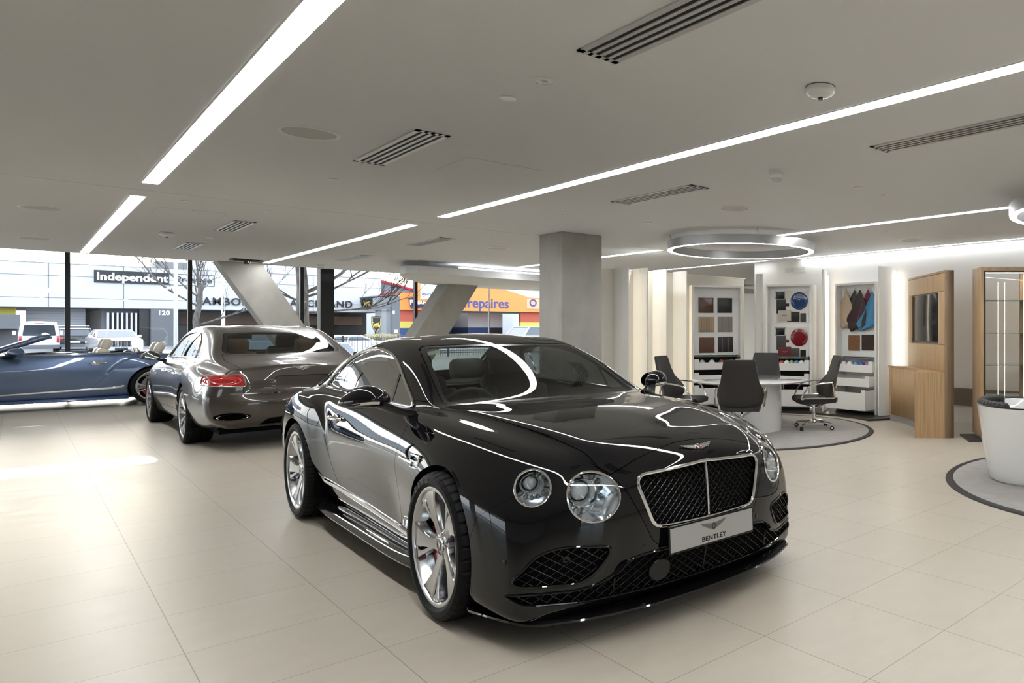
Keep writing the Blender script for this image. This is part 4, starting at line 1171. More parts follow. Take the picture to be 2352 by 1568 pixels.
def vent(u0, w0, w1, label):
    t = thing('air_vent', label, 'air vent', (u0 + .105, (w0 + w1) / 2, HC), 0, 'slotted ceiling vents')
    L = w1 - w0; b = MB(); x = [-.105, -.072, -.045, -.028, -.004, .004, 0]
    bars = [(-.105, -.074), (-.052, -.033), (-.011, .011), (.033, .052), (.074, .105)]
    for x0, x1 in bars: b.box(x0, x1, -L / 2, L / 2, -.007, 0)
    for y0, y1 in ((-L / 2, -L / 2 + .035), (L / 2 - .035, L / 2)): b.box(-.105, .105, y0, y1, -.007, 0)
    b.build('frame', M_grey, t, 0)
    d = MB(); d.box(-.09, .09, -L / 2 + .02, L / 2 - .02, -.0015, 0); d.build('dark_slots', M_dk, t, 0)
for a in ((1.715, 1.65, 2.905, 'slotted air vent at the top edge of the picture'),
          (1.715, 4.835, 6.10, 'slotted air vent between the widest strip light and the black car roof'),
          (1.735, 10.53, 11.78, 'slotted air vent above the brown car roof, just beyond the ceiling joint'),
          (1.70, 13.75, 14.98, 'small far slotted air vent near the leaning strut on the left'),
          (3.98, 1.63, 2.875, 'slotted air vent at the right edge under the long strip light'),
          (3.98, 4.83, 6.09, 'slotted air vent above and left of the round pendant'),
          (3.96, 10.3, 11.57, 'slotted air vent just left of the square concrete column top'),
          (3.98, 13.75, 15.2, 'farthest slotted air vent, over the gap between the two leaning struts')): vent(*a)

def disc(name, u, w, r, h, m, label, cat, group=None, ring=None, core=None):
    t = thing(name, label, cat, (u, w, HC), 0, group)
    b = MB(); b.lathe([(r, 0), (r, -h * .6), (r * .94, -h), (0, -h)], 36, None, False); b.build('cover', m, t, 40)
    if ring: q = MB(); q.lathe([(r + ring, 0), (r + ring, -.003), (r, -.006), (r, 0)], 36, None, False); q.build('trim_ring', M_plast, t, 40)
    if core: q = MB(); q.lathe([(core, -h - .001), (core * .7, -h - .006), (0, -h - .006)], 20, None, False); q.build('core', M_alu, t, 40)
    return t
sp = 'flush round ceiling speakers'
for u, w, lab in ((1.287, 5.464, 'largest round ceiling speaker, left of the slotted vent over the black car'), (.206, 10.996, 'round ceiling speaker at the left edge beyond the ceiling joint'), (.214, 14.76, 'far round ceiling speaker at the left edge above the shopfront'),
                  (5.073, 5.442, 'round ceiling speaker above and left of the round pendant over the table'), (8.565, 5.453, 'round ceiling speaker between the two round pendants'), (5.107, 10.997, 'round ceiling speaker just left of the square concrete column')):
    disc('ceiling_speaker', u, w, .15, .004, M_mesh, lab, 'speaker', sp, .022)
dd = 'small white ceiling discs'
for u, w, lab in ((1.811, 6.998, 'small white ceiling disc near the middle of the left strip lights'), (1.145, 9.306, 'pale ceiling disc just beyond the joint beside the left strip light'), (1.826, 9.423, 'small white ceiling disc between the ceiling joint and the near left vent'),
                  (1.828, 12.762, 'upper of two tiny ceiling discs by the far left vents'), (1.85, 13.25, 'lower of two tiny ceiling discs by the far left vents'), (1.82, 3.793, 'white ceiling disc below the small twin spot, over the black car'),
                  (5.062, 3.791, 'white ceiling disc under the right slotted vent'), (5.075, 6.962, 'small ceiling disc left of the round pendant over the table'), (8.583, 7.001, 'small ceiling disc right of the round pendant, above the white wall'),
                  (5.089, 11.582, 'tiny ceiling disc left of the far round speaker by the concrete column'), (4.055, 7.211, 'tiny ceiling disc above the square concrete column'), (8.586, 3.822, 'small ceiling disc beneath the pendant at the right edge'), (8.573, 4.664, 'faint ceiling disc between the round speaker and the right edge pendant')):
    disc('ceiling_disc', u, w, .042, .008, M_plast, lab, 'ceiling disc', dd)
for u, w, lab in ((1.816, 3.395, 'small round twin spot in the ceiling over the black car bonnet'), (5.486, 3.801, 'small round spot in the ceiling below the right slotted vent'), (7.553, 5.192, 'small round spot in the ceiling right of the round pendant')):
    disc('recessed_spot', u, w, .05, .004, M_plast, lab, 'ceiling light', 'small recessed spots', .008, .02)
for u, w, s_, lab in ((2.835, 2.372, 1., 'white domed security camera on the ceiling above the long strip light'), (1.362, 12.559, .95, 'white domed security camera on the ceiling above the brown car')):
    t = thing('ceiling_security_camera', lab, 'security camera', (u, w, HC), 0, 'domed ceiling cameras')
    b = MB(); b.lathe([(.076 * s_, 0), (.078 * s_, -.022), (.074 * s_, -.036), (.05 * s_, -.05), (.022, -.058), (0, -.058)], 40, None, False); b.build('housing', M_plast, t, 50)
    b = MB(); b.lathe([(.018, -.056), (.015, -.068), (0, -.071)], 20, None, False); b.build('lens', M_lens, t, 50)
    b = MB(); b.lathe([(.0765 * s_, -.001), (.079 * s_, -.002), (.0765 * s_, -.004)], 40, None, False); b.build('seam', M_dk, t)
for u, w, s_, lab in ((4.099, 3.894, 1., 'white motion sensor with a frosted dome below the long strip light'), (4.055, 16.412, 1.25, 'white dome sensor on the ceiling in front of the black steel column')):
    t = thing('ceiling_motion_sensor', lab, 'sensor', (u, w, HC), 0, 'ceiling motion sensors')
    b = MB(); b.lathe([(.052 * s_, 0), (.052 * s_, -.018), (.047 * s_, -.022), (.055 * s_, -.03), (.056 * s_, -.045), (.048 * s_, -.062)], 36, None, False); b.build('housing', M_plast, t, 50)
    b = MB(); b.lathe([(.047 * s_, -.060), (.04 * s_, -.078), (.022 * s_, -.09), (0, -.094)], 30, None, False); b.build('dome', M_mesh, t, 50)
t = thing('ceiling_projector', 'flat black device on the ceiling beside the leaning strut on the left', 'projector', (2.867, 16.3, HC), .3)
b = MB(); b.box(-.25, .25, -.08, .08, -.04, -.005, .01); b.build('body', M_steel, t, 40)
b = MB(); b.lathe([(.05, -.04), (.05, -.07), (.03, -.09), (0, -.09)], 20, None, False); b.build('lens_housing', M_lens, t)
for x0, x1, y0, y1, lab in ((1.013, 1.587, 9.99, 10.56, 'flush access panel in the ceiling above the brown car'), (2.25, 2.83, 5.33, 5.95, 'faint flush access panel in the ceiling over the black car roof')):
    t = thing('ceiling_access_panel', lab, 'access panel', ((x0 + x1) / 2, (y0 + y1) / 2, HC), 0)
    hx, hy = (x1 - x0) / 2, (y1 - y0) / 2
    b = MB(); b.box(-hx, hx, -hy, hy, -.0015, 0); b.build('panel_seam', M_mesh, t, 0)
    b = MB(); b.box(-hx + .004, hx - .004, -hy + .004, hy - .004, -.002, -.0005); b.build('panel_face', M_ceil, t, 0)
    b = MB(); b.lathe([(.006, -.002), (.005, -.004), (0, -.004)], 10, Matrix.Translation((0, -hy + .03, 0)), False); b.build('latch', M_dk, t)

# ring pendants
def ring_light(x, y, R, zb, label):
    t = thing('ring_pendant', label, 'pendant light', (x, y, zb), 0, 'round ring pendants')
    b = MB(); h = .112; wd = .078
    b.lathe([(R, .004), (R, h), (R - .003, h + .003), (R - wd + .003, h + .003), (R - wd, h), (R - wd, .004)], 128, None, False)
    b.lathe([(R - wd, .004), (R - wd, 0), (R - wd + .006, 0)], 128, None, False); b.lathe([(R - .006, 0), (R, 0), (R, .004)], 128, None, False)
    b.build('ring_body', M_alu, t, 30)
    b = MB(); b.lathe([(R - wd + .006, .001), (R - .006, .001)], 128, None, False); b.build('diffuser', M_led2, t, 30)
    for k in range(4):
        a = k * PI / 2 + .3 - PHI; r = R - wd / 2
        b = MB(); b.tube([(r * math.cos(a), r * math.sin(a), h), (r * math.cos(a), r * math.sin(a), HC - zb)], .0015, 5)
        b.lathe([(.012, HC - zb), (.012, HC - zb - .02), (.005, HC - zb - .04), (.002, HC - zb - .05)], 12, Matrix.Translation((r * math.cos(a), r * math.sin(a), 0)), False); b.build('hanging_cable', M_alu, t)
TX, TY = cw(-.81, 9.8)
rx, ry = cw(-.93, 9.8)
ring_light(rx, ry, 1.034, 2.52, 'round silver ring pendant hanging over the white table')
ring_light(*cw(2.93, 6.35), 1.034, 2.50, 'round silver ring pendant cut by the right edge')
# ---------------------------------------------------------------- showroom furniture
def carpet(x, y, R, label):
    t = thing('round_rug', label, 'rug', (x, y, 0), 0, 'round grey rugs')
    b = MB(); b.lathe([(R - .07, 0), (R - .07, .012), (0, .013)], 96, None, False); b.build('pile', M_carpet, t, 30)
    b = MB(); b.lathe([(R, 0), (R - .012, .011), (R - .055, .016), (R - .072, .013), (R - .072, 0)], 96, None, False); b.build('edging', M_edge, t, 30)
carpet(TX, TY, 1.75, 'round grey rug with a dark edge under the white table')
carpet(6.72, 1.9, 1.68, 'round grey rug with a dark edge under the white tub chair')

t = thing('meeting_table', 'round white gloss table on a broad drum pedestal, four dark chairs around it', 'table', (TX, TY, .013))
b = MB(); b.lathe([(.0, .655), (.55, .655), (.76, .672), (.805, .686), (.815, .695), (.812, .703), (.80, .707), (0, .707)], 96, None, False); b.build('tabletop', M_gwhite, t, 25)
b = MB(); b.lathe([(.455, 0), (.455, .01), (.45, .656)], 64, Matrix.Diagonal((1, 1, 1, 1)), False); b.build('pedestal', M_gwhite, t, 40)

M_chair = mat('charcoal chair leather', (.028, .025, .023), .45, noise=(180, .12, (1, 1, 1)))
def make_chair():
    t = thing('conference_chair', None, None)
    # back: sections from seat to top, facing +x
    rings = []
    for z, hw, x, wrap, th in ((.435, .255, -.215, .075, .05), (.50, .285, -.235, .14, .05), (.58, .300, -.255, .16, .045), (.66, .285, -.272, .12, .042), (.75, .245, -.285, .055, .04), (.86, .222, -.305, .03, .04), (.96, .208, -.325, .022, .036), (1.015, .200, -.338, .018, .032), (1.035, .185, -.343, .014, .022)):
        r = []
        ts = np.linspace(-1, 1, 15)
        for s in ts: r.append((x + wrap * abs(s) ** 2.6, s * hw, z))
        for s in ts[::-1]: r.append((x - th + wrap * abs(s) ** 2.6 * .92, s * hw * .99, z))
        rings.append(r)
    b = MB(); b.rings(rings, True, True, True); b.build('backrest', M_chair, t, 50)
    b = MB(); rings = []
    for x, hw, z0, z1 in ((-.30, .20, .40, .44), (-.27, .25, .385, .445), (-.1, .262, .37, .448), (.1, .258, .365, .45), (.22, .248, .37, .448), (.275, .235, .385, .435), (.29, .22, .40, .42)):
        r = [(x, hw * s, z1 - .012 * (1 - abs(s)) + (.012 if abs(s) > .9 else 0)) for s in np.linspace(-1, 1, 9)] + [(x, hw * s * .92, z0) for s in np.linspace(1, -1, 9)]
        rings.append(r)
    b.rings(rings, True, True, True); b.build('seat', M_chair, t, 50)
    for s in (1, -1):
        b = MB(); b.tube(spline([(-.235, s * .305, .46), (-.20, s * .315, .655), (-.17, s * .318, .668), (0, s * .318, .655), (.12, s * .316, .625), (.17, s * .312, .57), (.235, s * .285, .455), (.20, s * .275, .44)], 5), .011, 8)
        b.tube([(-.235, s * .300, .455), (.235, s * .282, .452)], .011, 8); b.build('armrest', MT['chrome'], t)
    b = MB(); b.lathe([(.028, .10), (.028, .22), (.021, .225), (.021, .30), (.03, .305), (.03, .33)], 20, None, True)
    for s in (1, -1): b.tube([(.0, 0, .28), (-.16, s * .13, .38)], .013, 8)
    b.tube([(0, 0, .28), (.02, 0, .30), (.22, 0, .385)], .015, 8); b.build('column', MT['chrome'], t, 40)
    b = MB(); b.lathe([(.03, .08), (.045, .10), (.04, .125), (.028, .14)], 20, None, True)
    b.build('base_hub', MT['chrome'], t, 40)
    for k in range(4):
        a = k * PI / 2 + PI / 4; c, s = math.cos(a), math.sin(a)
        b = MB(); b.tube([(c * r, s * r, z) for r, z in ((.03, .115), (.15, .103), (.285, .082), (.305, .072), (.305, .055))], [.022, .018, .014, .012, .010], 8); b.build('base_arm', MT['chrome'], t)
        w = MB(); M = Matrix.Translation((c * .305, s * .305, .03)) @ Matrix.Rotation(a + .5, 4, 'Z') @ Matrix.Rotation(PI / 2, 4, 'X')
        w.lathe([(.012, -.024), (.028, -.024), (.030, -.018), (.030, -.004), (.02, -.002), (.02, .002), (.030, .004), (.030, .018), (.028, .024), (.012, .024)], 20, M, True); o = w.build('caster', M_steel, t, 40)
        q = MB(); q.lathe([(.014, .0245), (.012, .026), (0, .026)], 14, M, False); q.lathe([(0, -.026), (.012, -.026), (.014, -.0245)], 14, M, False); q.build('caster_cap', MT['chrome'], o)
    return t
ch = make_chair()
for i, (lx, d, lab) in enumerate(((-.84, 8.86, 'dark conference chair seen from behind, on the near side of the white table'), (-.72, 10.75, 'dark conference chair beyond the table, mostly hidden behind the nearest chair'),
                                 (-1.74, 9.75, 'dark conference chair left of the table, beside the cream fins'), (.10, 9.86, 'dark conference chair right of the table, showing its whole star base'))):
    o = ch if i == 0 else copy_tree(ch)
    x, y = cw(lx, d); o.location = (x, y, .013); o.rotation_euler = (0, 0, math.atan2(TY - y, TX - x) + (.05, -.1, -.25, .12)[i])
    tag(o, lab, 'chair', 'conference chairs around the table')

# white tub chair at the right edge
t = thing('tub_chair', 'white gloss tub chair with a dark buttoned lining, cut by the right edge', 'chair', (*cw(2.09, 6.58), .013), math.radians(-62))
b = MB()
N_ = 56
def tub(a, z, k):
    h = .74
    r = .33 + .115 * (z / h) ** .8
    return (r * math.cos(a) * k * 1.05, r * math.sin(a) * k * 1.22, z)
rings = []
for z in (0, .02, .12, .25, .4, .55, .68): rings.append([tub(2 * PI * j / N_, z if z < .5 else z - (.15 * max(0, math.cos(2 * PI * j / N_)) ** 2) * (z - .4) / .28, 1 - (.03 if z == 0 else 0)) for j in range(N_)])
rings.append([tub(2 * PI * j / N_, .70 - .15 * max(0, math.cos(2 * PI * j / N_)) ** 2, 1.) for j in range(N_)])
rings.append([tub(2 * PI * j / N_, .705 - .15 * max(0, math.cos(2 * PI * j / N_)) ** 2, .975) for j in range(N_)])
rings.append([tub(2 * PI * j / N_, .69 - .15 * max(0, math.cos(2 * PI * j / N_)) ** 2, .95) for j in range(N_)])
rings.append([tub(2 * PI * j / N_, .36, .9) for j in range(N_)])
b.rings(rings, True, True, False); b.build('shell', M_gwhite, t, 50)
b = MB(); b.tube([tub(2 * PI * j / N_, .707 - .15 * max(0, math.cos(2 * PI * j / N_)) ** 2, .985) for j in range(N_)], .006, 6, False, True); b.build('rim_piping', M_steel, t)
b = MB()
for j in range(N_ // 2 - 9, N_ // 2 + 10):
    a = 2 * PI * j / N_
    for zz in (.42, .50, .58, .655, .705): b.ell(tub(a, zz, .90), (.045, .045, .05), 8, 6)
b.build('buttoned_lining', M_chair, t, 60)
b = MB(); b.lathe([(.0, .38), (.36, .38), (.40, .42), (.36, .46), (0, .47)], 40, Matrix.Diagonal((1.0, 1.15, 1, 1)), False); b.build('seat_cushion', M_chair, t, 50)

M_fin = mat('warm fin light', (1, 1, 1), emit=(1, .90, .74), estr=4.5)
# partition with upright fins
b = MB(); b.box(6.15, 9.36, 9.76, 9.86, 0, 2.40); b.build('wall_partition', M_cream, None, 0, 'structure')
b = MB(); b.box(6.15, 9.38, 9.75, 9.87, 2.40, 2.415); b.build('trim_3', M_white, None, 0, 'structure')
def fin(x, y, ang, label, h=2.43, dep=.37, group='upright display fins', m=None):
    """leaf-like board standing on edge; local +x points away from the wall"""
    t = thing('upright_fin', label, 'display fin', (x, y, .04), ang, group)
    b = MB(); pol = [(0, -.016), (dep * .6, -.022), (dep, -.010), (dep, .010), (dep * .6, .022), (0, .016)]
    b.prism(pol, 0, h - .04); b.build('board', m or M_white, t, 0)
    b = MB(); b.box(.012, .03, .03, .045, .1, h - .12); b.build('fin_light', M_fin, t, 0)
    return t
fa = -PI / 2
for x, lab in ((6.45, 'first tall cream fin beside the concrete column, the widest looking'), (6.82, 'second tall cream fin from the concrete column'), (7.21, 'third tall cream fin from the concrete column'), (7.64, 'fourth tall cream fin, behind the left chair')):
    fin(x, 9.76, fa + .0, lab)
for (lx, d), ang, lab in (((-.93, 12.6), -PHI - .35, 'narrow cream fin between the leather sample cabinet and the disc cabinet'), ((.33, 12.0), math.atan2(TY - cw(.33, 12)[1], TX - cw(.33, 12)[0]) + .3, 'cream fin between the disc cabinet and the hanging cloth cabinet'),
                        ((1.43, 11.25), math.atan2(TY - cw(1.43, 11.25)[1], TX - cw(1.43, 11.25)[0]) + .1, 'tall cream fin between the hanging cloth cabinet and the oak screen unit')):
    x, y = cw(lx, d); fin(x, y, ang, lab, dep=.13 if lx < 0 else .37)
# low dark plinth that follows the arc of cabinets
pa0, pa1 = math.atan2(cw(-1.9, 11.9)[1] - TY, cw(-1.9, 11.9)[0] - TX), math.atan2(cw(1.42, 10.95)[1] - TY, cw(1.42, 10.95)[0] - TX)
out = [(TX + 3.1 * math.cos(a), TY + 3.1 * math.sin(a)) for a in np.linspace(pa0, pa1, 30)]; inn = [(TX + 1.98 * math.cos(a), TY + 1.98 * math.sin(a)) for a in np.linspace(pa1, pa0, 30)]
inn = [(min(x, 9.44), min(y, 9.7)) for x, y in inn]; out = [(min(x, 9.46), min(y, 9.74)) for x, y in out]
t = thing('display_plinth', 'low dark curved plinth under the sample cabinets', 'plinth', (0, 0, 0))
b = MB(); b.prism((out + inn)[::-1], 0, .032); b.build('plinth_top', mat('dark plinth', (.035, .03, .027), .3), t, 0)

# sample cabinets -----------------------------------------------------------
M_glassedge = mat('glass shelf edge', (.35, .48, .42), .1, trans=.6)
def ball_col(i): return [(.45, .45, .47), (.75, .76, .75), (.25, .06, .05), (.55, .36, .24), (.40, .02, .03), (.30, .03, .04), (.78, .78, .76), (.22, .32, .12), (.08, .22, .5), (.80, .55, .62), (.06, .08, .35), (.30, .12, .35)][i % 12]
BALLM = [mat('sample cap paint %d' % i, ball_col(i), .15, coat=1.) for i in range(12)]
def cabinet(lx, d, label, pulls, balls, w=.90):
    x, y = cw(lx, d); ang = math.atan2(TY - y, TX - x) + PI / 2      # local -y faces the table
    t = thing('sample_cabinet', label, 'cabinet', (x, y, .032), ang, 'white sample cabinets')
    h = 2.17; D = .40; s = .035
    b = MB(); b.box(-w / 2, -w / 2 + s, 0, D, 0, h); b.box(w / 2 - s, w / 2, 0, D, 0, h); b.box(-w / 2 + s, w / 2 - s, 0, D, h - s, h); b.box(-w / 2 + s, w / 2 - s, D - .02, D, 0, h - s); b.box(-w / 2 + s, w / 2 - s, .02, D - .02, .05, .07)
    b.build('carcass', M_white, t, 0)
    b = MB(); b.box(-w / 2 + s, w / 2 - s, .16, .18, .93, h - s); b.build('back_panel', M_white, t, 0)
    b = MB(); b.box(-w / 2 + s, w / 2 - s, .0, .16, .905, .917); b.build('glass_shelf', M_glassedge, t, 0)
    b = MB(); b.box(-w / 2 + s, w / 2 - s, .30, .31, .07, .9); b.build('dark_interior', M_dk, t, 0)
    iw = w / 2 - s - .006
    for k, (z0, z1, cut) in enumerate(((.68, .865, .06), (.45, .63, .045), (.075, .41, .05))):
        p = pulls[k]
        # front board with a dipped top edge, then the tray
        pol = [(-iw, z0), (iw, z0), (iw, z1), (iw - .08, z1)] + [(iw - .085, z1 - cut)] + [(-iw + .085, z1 - cut), (-iw + .08, z1), (-iw, z1)]
        b = MB(); b.prism(pol, 0, .018, Matrix.Translation((0, -p + .018, 0)) @ Matrix.Rotation(PI / 2, 4, 'X'))
        dr = b.build('drawer', M_white, t, 0)
        b = MB(); b.box(-iw, -iw + .014, -p + .018, .28 - p * .2, z0, z1 - .01); b.box(iw - .014, iw, -p + .018, .28 - p * .2, z0, z1 - .01); b.box(-iw, iw, -p + .018, .28 - p * .2, z0, z0 + .012); b.build('drawer_tray', M_white, dr, 0)
    Mx = t.matrix_basis.copy()
    Mw = Matrix.Translation((x, y, .032)) @ Matrix.Rotation(ang, 4, 'Z')
    for i, ci in enumerate(balls):
        px = -iw + .15 + i * (2 * iw - .3) / max(1, len(balls) - 1)
        o = thing('paint_sample', '%s domed sample in the open top drawer of the %s' % (BALLN[ci], label.split(' with ')[1].split(' cabinet')[0] if False else CABN[label]), 'paint sample', tuple(Mw @ Vector((px, .075 - pulls[0], .69))), ang, 'domed samples in the top drawers')
        m = MB(); m.lathe([(.062, 0), (.062, .06), (.058, .11), (.045, .145), (.02, .165), (0, .168)], 20, None, False); m.build('cap', BALLM[ci], o, 60)
    return Mw
BALLN = ['silver', 'white', 'dark red and green', 'copper', 'bright red', 'deep red', 'pearl white', 'olive', 'blue', 'pink', 'navy', 'violet']
cl = ['white cabinet on the left with six square leather and wood samples', 'white cabinet in the middle with a blue and a red disc', 'white cabinet on the right with hanging leather hides']
CABN = {cl[0]: 'leather sample cabinet', cl[1]: 'disc cabinet', cl[2]: 'hanging hide cabinet'}
Mc1 = cabinet(-1.59, 12.25, cl[0], (.02, .03, .06), (0, 1, 2, 3), .90)
Mc2 = cabinet(-.32, 11.95, cl[1], (.03, .04, .10), (4, 5, 6, 7, 8, 1), .82)
Mc3 = cabinet(.80, 11.55, cl[2], (.05, .14, .24), (9, 1, 8, 10, 11), .88)
def sample(Mw, name, cx, cz, w, h, m, label, cat, y=.16, th=.014, group=None, tilt=0., deco=None, roundc=0):
    o = thing(name, label, cat, tuple(Mw @ Vector((cx, y, cz))), 0, group)
    o.rotation_euler = (Mw @ Matrix.Rotation(tilt, 4, 'Y')).to_euler()
    b = MB(); 
    if roundc: b.prism(rounded([(-w / 2, -h / 2), (w / 2, -h / 2), (w / 2, h / 2), (-w / 2, h / 2)], roundc, 4), 0, th, Matrix.Rotation(PI / 2, 4, 'X'))
    else: b.box(-w / 2, w / 2, -th, 0, -h / 2, h / 2, .003)
    b.build('panel', m, o, 40)
    if deco:
        q = MB()
        for x0, x1, z0, z1 in deco[1]: q.tube([(x0 * w, -th - .0005, z0 * h), (x1 * w, -th - .0005, z1 * h)], .0018, 5)
        q.build('stitching', deco[0], o)
    return o
g = 'square trim samples in the leather sample cabinet'
vl = lambda *xs: [(x, x, -.48, .48) for x in xs]
M_w1 = wood_mat('walnut sample', (.115, .05, .022), (.07, .03, .014), (1.2, 20, 30), .2); M_l1 = mat('black sample', (.008, .007, .006), .35); M_l2 = mat('sand leather', (.40, .29, .19), .5); M_l3 = mat('stone leather', (.25, .23, .195), .5); M_l4 = mat('brown leather', (.12, .05, .03), .45); M_l5 = mat('aubergine leather', (.022, .016, .018), .45)
M_st = mat('pale thread', (.30, .27, .24), .7); M_std = mat('dark thread', (.06, .04, .03), .7)
s0 = sample(Mc1, 'trim_sample', -.175, 1.82, .27, .27, M_w1, 'square dark walnut sample with a reddish rim, upper left in the leather cabinet', 'sample', group=g)
o = sample(Mc1, 'trim_sample', .165, 1.82, .265, .265, M_l1, 'square black sample with a tiny winged emblem, upper right in the leather cabinet', 'sample', group=g)
winged_badge('emblem', o, Matrix.Translation((0, -.0145, 0)) @ frame((0, 0, 0), (1, 0, 0), (0, -1, 0)), .05, MT['chrome'], MT['badge_dark'], .001, False)
sample(Mc1, 'trim_sample', -.17, 1.475, .275, .275, M_l2, 'square sand leather sample with close vertical stitching', 'sample', group=g, deco=(M_std, vl(-.3, -.2, -.1, 0, .1, .2, .3)))
sample(Mc1, 'trim_sample', .17, 1.48, .268, .272, M_l3, 'square stone grey leather sample with two seams', 'sample', group=g, deco=(M_std, vl(-.19, .21)))
sample(Mc1, 'trim_sample', -.16, 1.11, .275, .275, M_l4, 'square brown quilted leather sample, lower left in the leather cabinet', 'sample', group=g, deco=(M_std, vl(-.25, .26) + [(-.25, .26, -.45, .0), (-.25, .26, 0, .45), (-.25, .26, .45, 0), (-.25, .26, 0, -.45)]))
sample(Mc1, 'trim_sample', .178, 1.12, .27, .272, M_l5, 'square near black leather sample with two pale seams, lower right in the leather cabinet', 'sample', group=g, tilt=-.02, deco=(M_st, vl(-.2, .2)))
M_board = mat('ivory board', (.72, .69, .62), .5); M_blue = mat('blue disc paint', (.012, .05, .16), .12, coat=1.); M_red = mat('red disc paint', (.19, .006, .014), .12, coat=1.)
for k, (cz, nm, dm, lm, lm2, lm3) in enumerate(((1.785, 'blue', M_blue, M_l1, mat('cream leather card', (.52, .46, .37), .5), mat('taupe chip', (.045, .038, .032), .4)), (1.15, 'red', M_red, mat('slate leather', (.06, .055, .052), .5), mat('wine leather card', (.14, .018, .02), .5), M_l1))):
    bd = thing('sample_board', 'ivory board holding the %s disc and its trim swatches' % nm, 'sample board', tuple(Mc2 @ Vector((.03, .16, cz))), 0, 'boards in the disc cabinet'); bd.rotation_euler = Mc2.to_euler()
    b = MB(); b.box(-.285, .285, -.012, 0, -.28, .28, .003); b.build('board', M_board, bd, 0)
    gg = 'swatches on the %s disc board' % nm
    dsc = thing('paint_disc', 'round glossy %s paint disc on the ivory board' % nm, 'paint disc', tuple(Mc2 @ Vector((.155, .147, cz + .10))), 0, 'round paint discs'); dsc.rotation_euler = (Mc2 @ Matrix.Rotation(PI / 2, 4, 'X')).to_euler()
    b = MB(); b.lathe([(.155, 0), (.155, .006), (.148, .011), (.10, .015), (0, .017)], 48, None, False); b.build('disc', dm, dsc, 60)
    sample(Mc2, 'leather_swatch', -.17, cz + .005, .17, .245, lm, ('black' if k == 0 else 'slate quilted') + ' upright leather swatch left of the %s disc' % nm, 'swatch', .148, .008, gg)
    sample(Mc2, 'stitch_tab', -.055, cz + .035, .055, .05, M_l1 if k == 0 else lm2, ('black' if k == 0 else 'wine') + ' small tab beside the %s disc' % nm, 'swatch', .148, .008, gg)
    sample(Mc2, 'carpet_swatch', .05, cz - .175, .225, .175, M_l1 if k == 0 else lm, ('black' if k == 0 else 'slate') + ' landscape swatch under the %s disc' % nm, 'swatch', .148, .006, gg)
    o = sample(Mc2, 'leather_card', -.105, cz - .155, .235, .185, lm2, ('cream' if k == 0 else 'wine red') + ' leather card embossed with wings below the %s disc' % nm, 'swatch', .139, .008, gg)
    winged_badge('embossing', o, Matrix.Translation((0, -.0085, .0)) @ frame((0, 0, 0), (1, 0, 0), (0, -1, 0)), .10, MT['steel_dark'], MT['steel_dark'], .001, False)
    sample(Mc2, 'veneer_chip', .225, cz - .19, .10, .15, lm3, ('taupe' if k == 0 else 'black') + ' rounded chip at the lower right of the %s disc board' % nm, 'swatch', .148, .006, gg, roundc=.012)
    ph = sample(Mc2, 'trim_clip', -.185, cz + .205, .165, .13, MT['trim_black'], 'dark machined trim piece in chrome corners on the %s disc board' % nm, 'trim piece', .148, .006, gg)
    b = MB()
    for sx in (-1, 1):
        for sz in (-1, 1): b.box(sx * .082 - .012, sx * .082 + .012, -.012, -.004, sz * .06 - .012, sz * .06 + .012, .003)
    b.box(-.082, .082, -.010, -.004, .055, .068); b.box(-.082, -.074, -.010, -.004, -.06, .068); b.box(.074, .082, -.010, -.004, -.06, .068); b.build('corner_clips', MT['chrome'], ph, 0)
# hides on hooks
def hide(Mw, hx, hz, pts, m, label, yo):
    o = thing('leather_hide', label, 'leather hide', tuple(Mw @ Vector((hx, yo, hz))), 0, 'hides hanging on hooks'); o.rotation_euler = Mw.to_euler()
    # a limp cloth: the outline is filled by rows, with soft folds that die out at the hook
    P = np.array(pts) * (1.22, .77); zs = np.linspace(P[:, 1].min(), P[:, 1].max(), 26); rows = []
    n = 14
    def span(z):
        xs = []
        for i in range(len(P)):
            a, c = P[i], P[(i + 1) % len(P)]
            if (a[1] - z) * (c[1] - z) <= 0 and a[1] != c[1]: xs.append(a[0] + (c[0] - a[0]) * (z - a[1]) / (c[1] - a[1]))
        return (min(xs), max(xs)) if xs else None
    for z in zs:
        s = span(min(max(z, zs[0] + 1e-4), zs[-1] - 1e-4))
        f = min(1, (zs[-1] - z) / .25)
        rows.append([(s[0] + (s[1] - s[0]) * j / n, -.012 - .016 * f * math.sin(j / n * PI * 2.4 + hx * 9) - .012 * f, z) for j in range(n + 1)])
    b = MB(); b.rings(rows, False); c = b.build('cloth', m, o, 60); sd = c.modifiers.new('thickness', 'SOLIDIFY'); sd.thickness = .003
    q = MB(); q.tube([(0, .02, .01), (0, -.02, .01), (0, -.03, .0), (0, -.025, -.02)], .006, 8); q.ell((0, -.022, -.01), (.016, .010, .016), 12, 8); q.build('hook', MT['chrome'], o)
hz = 2.07
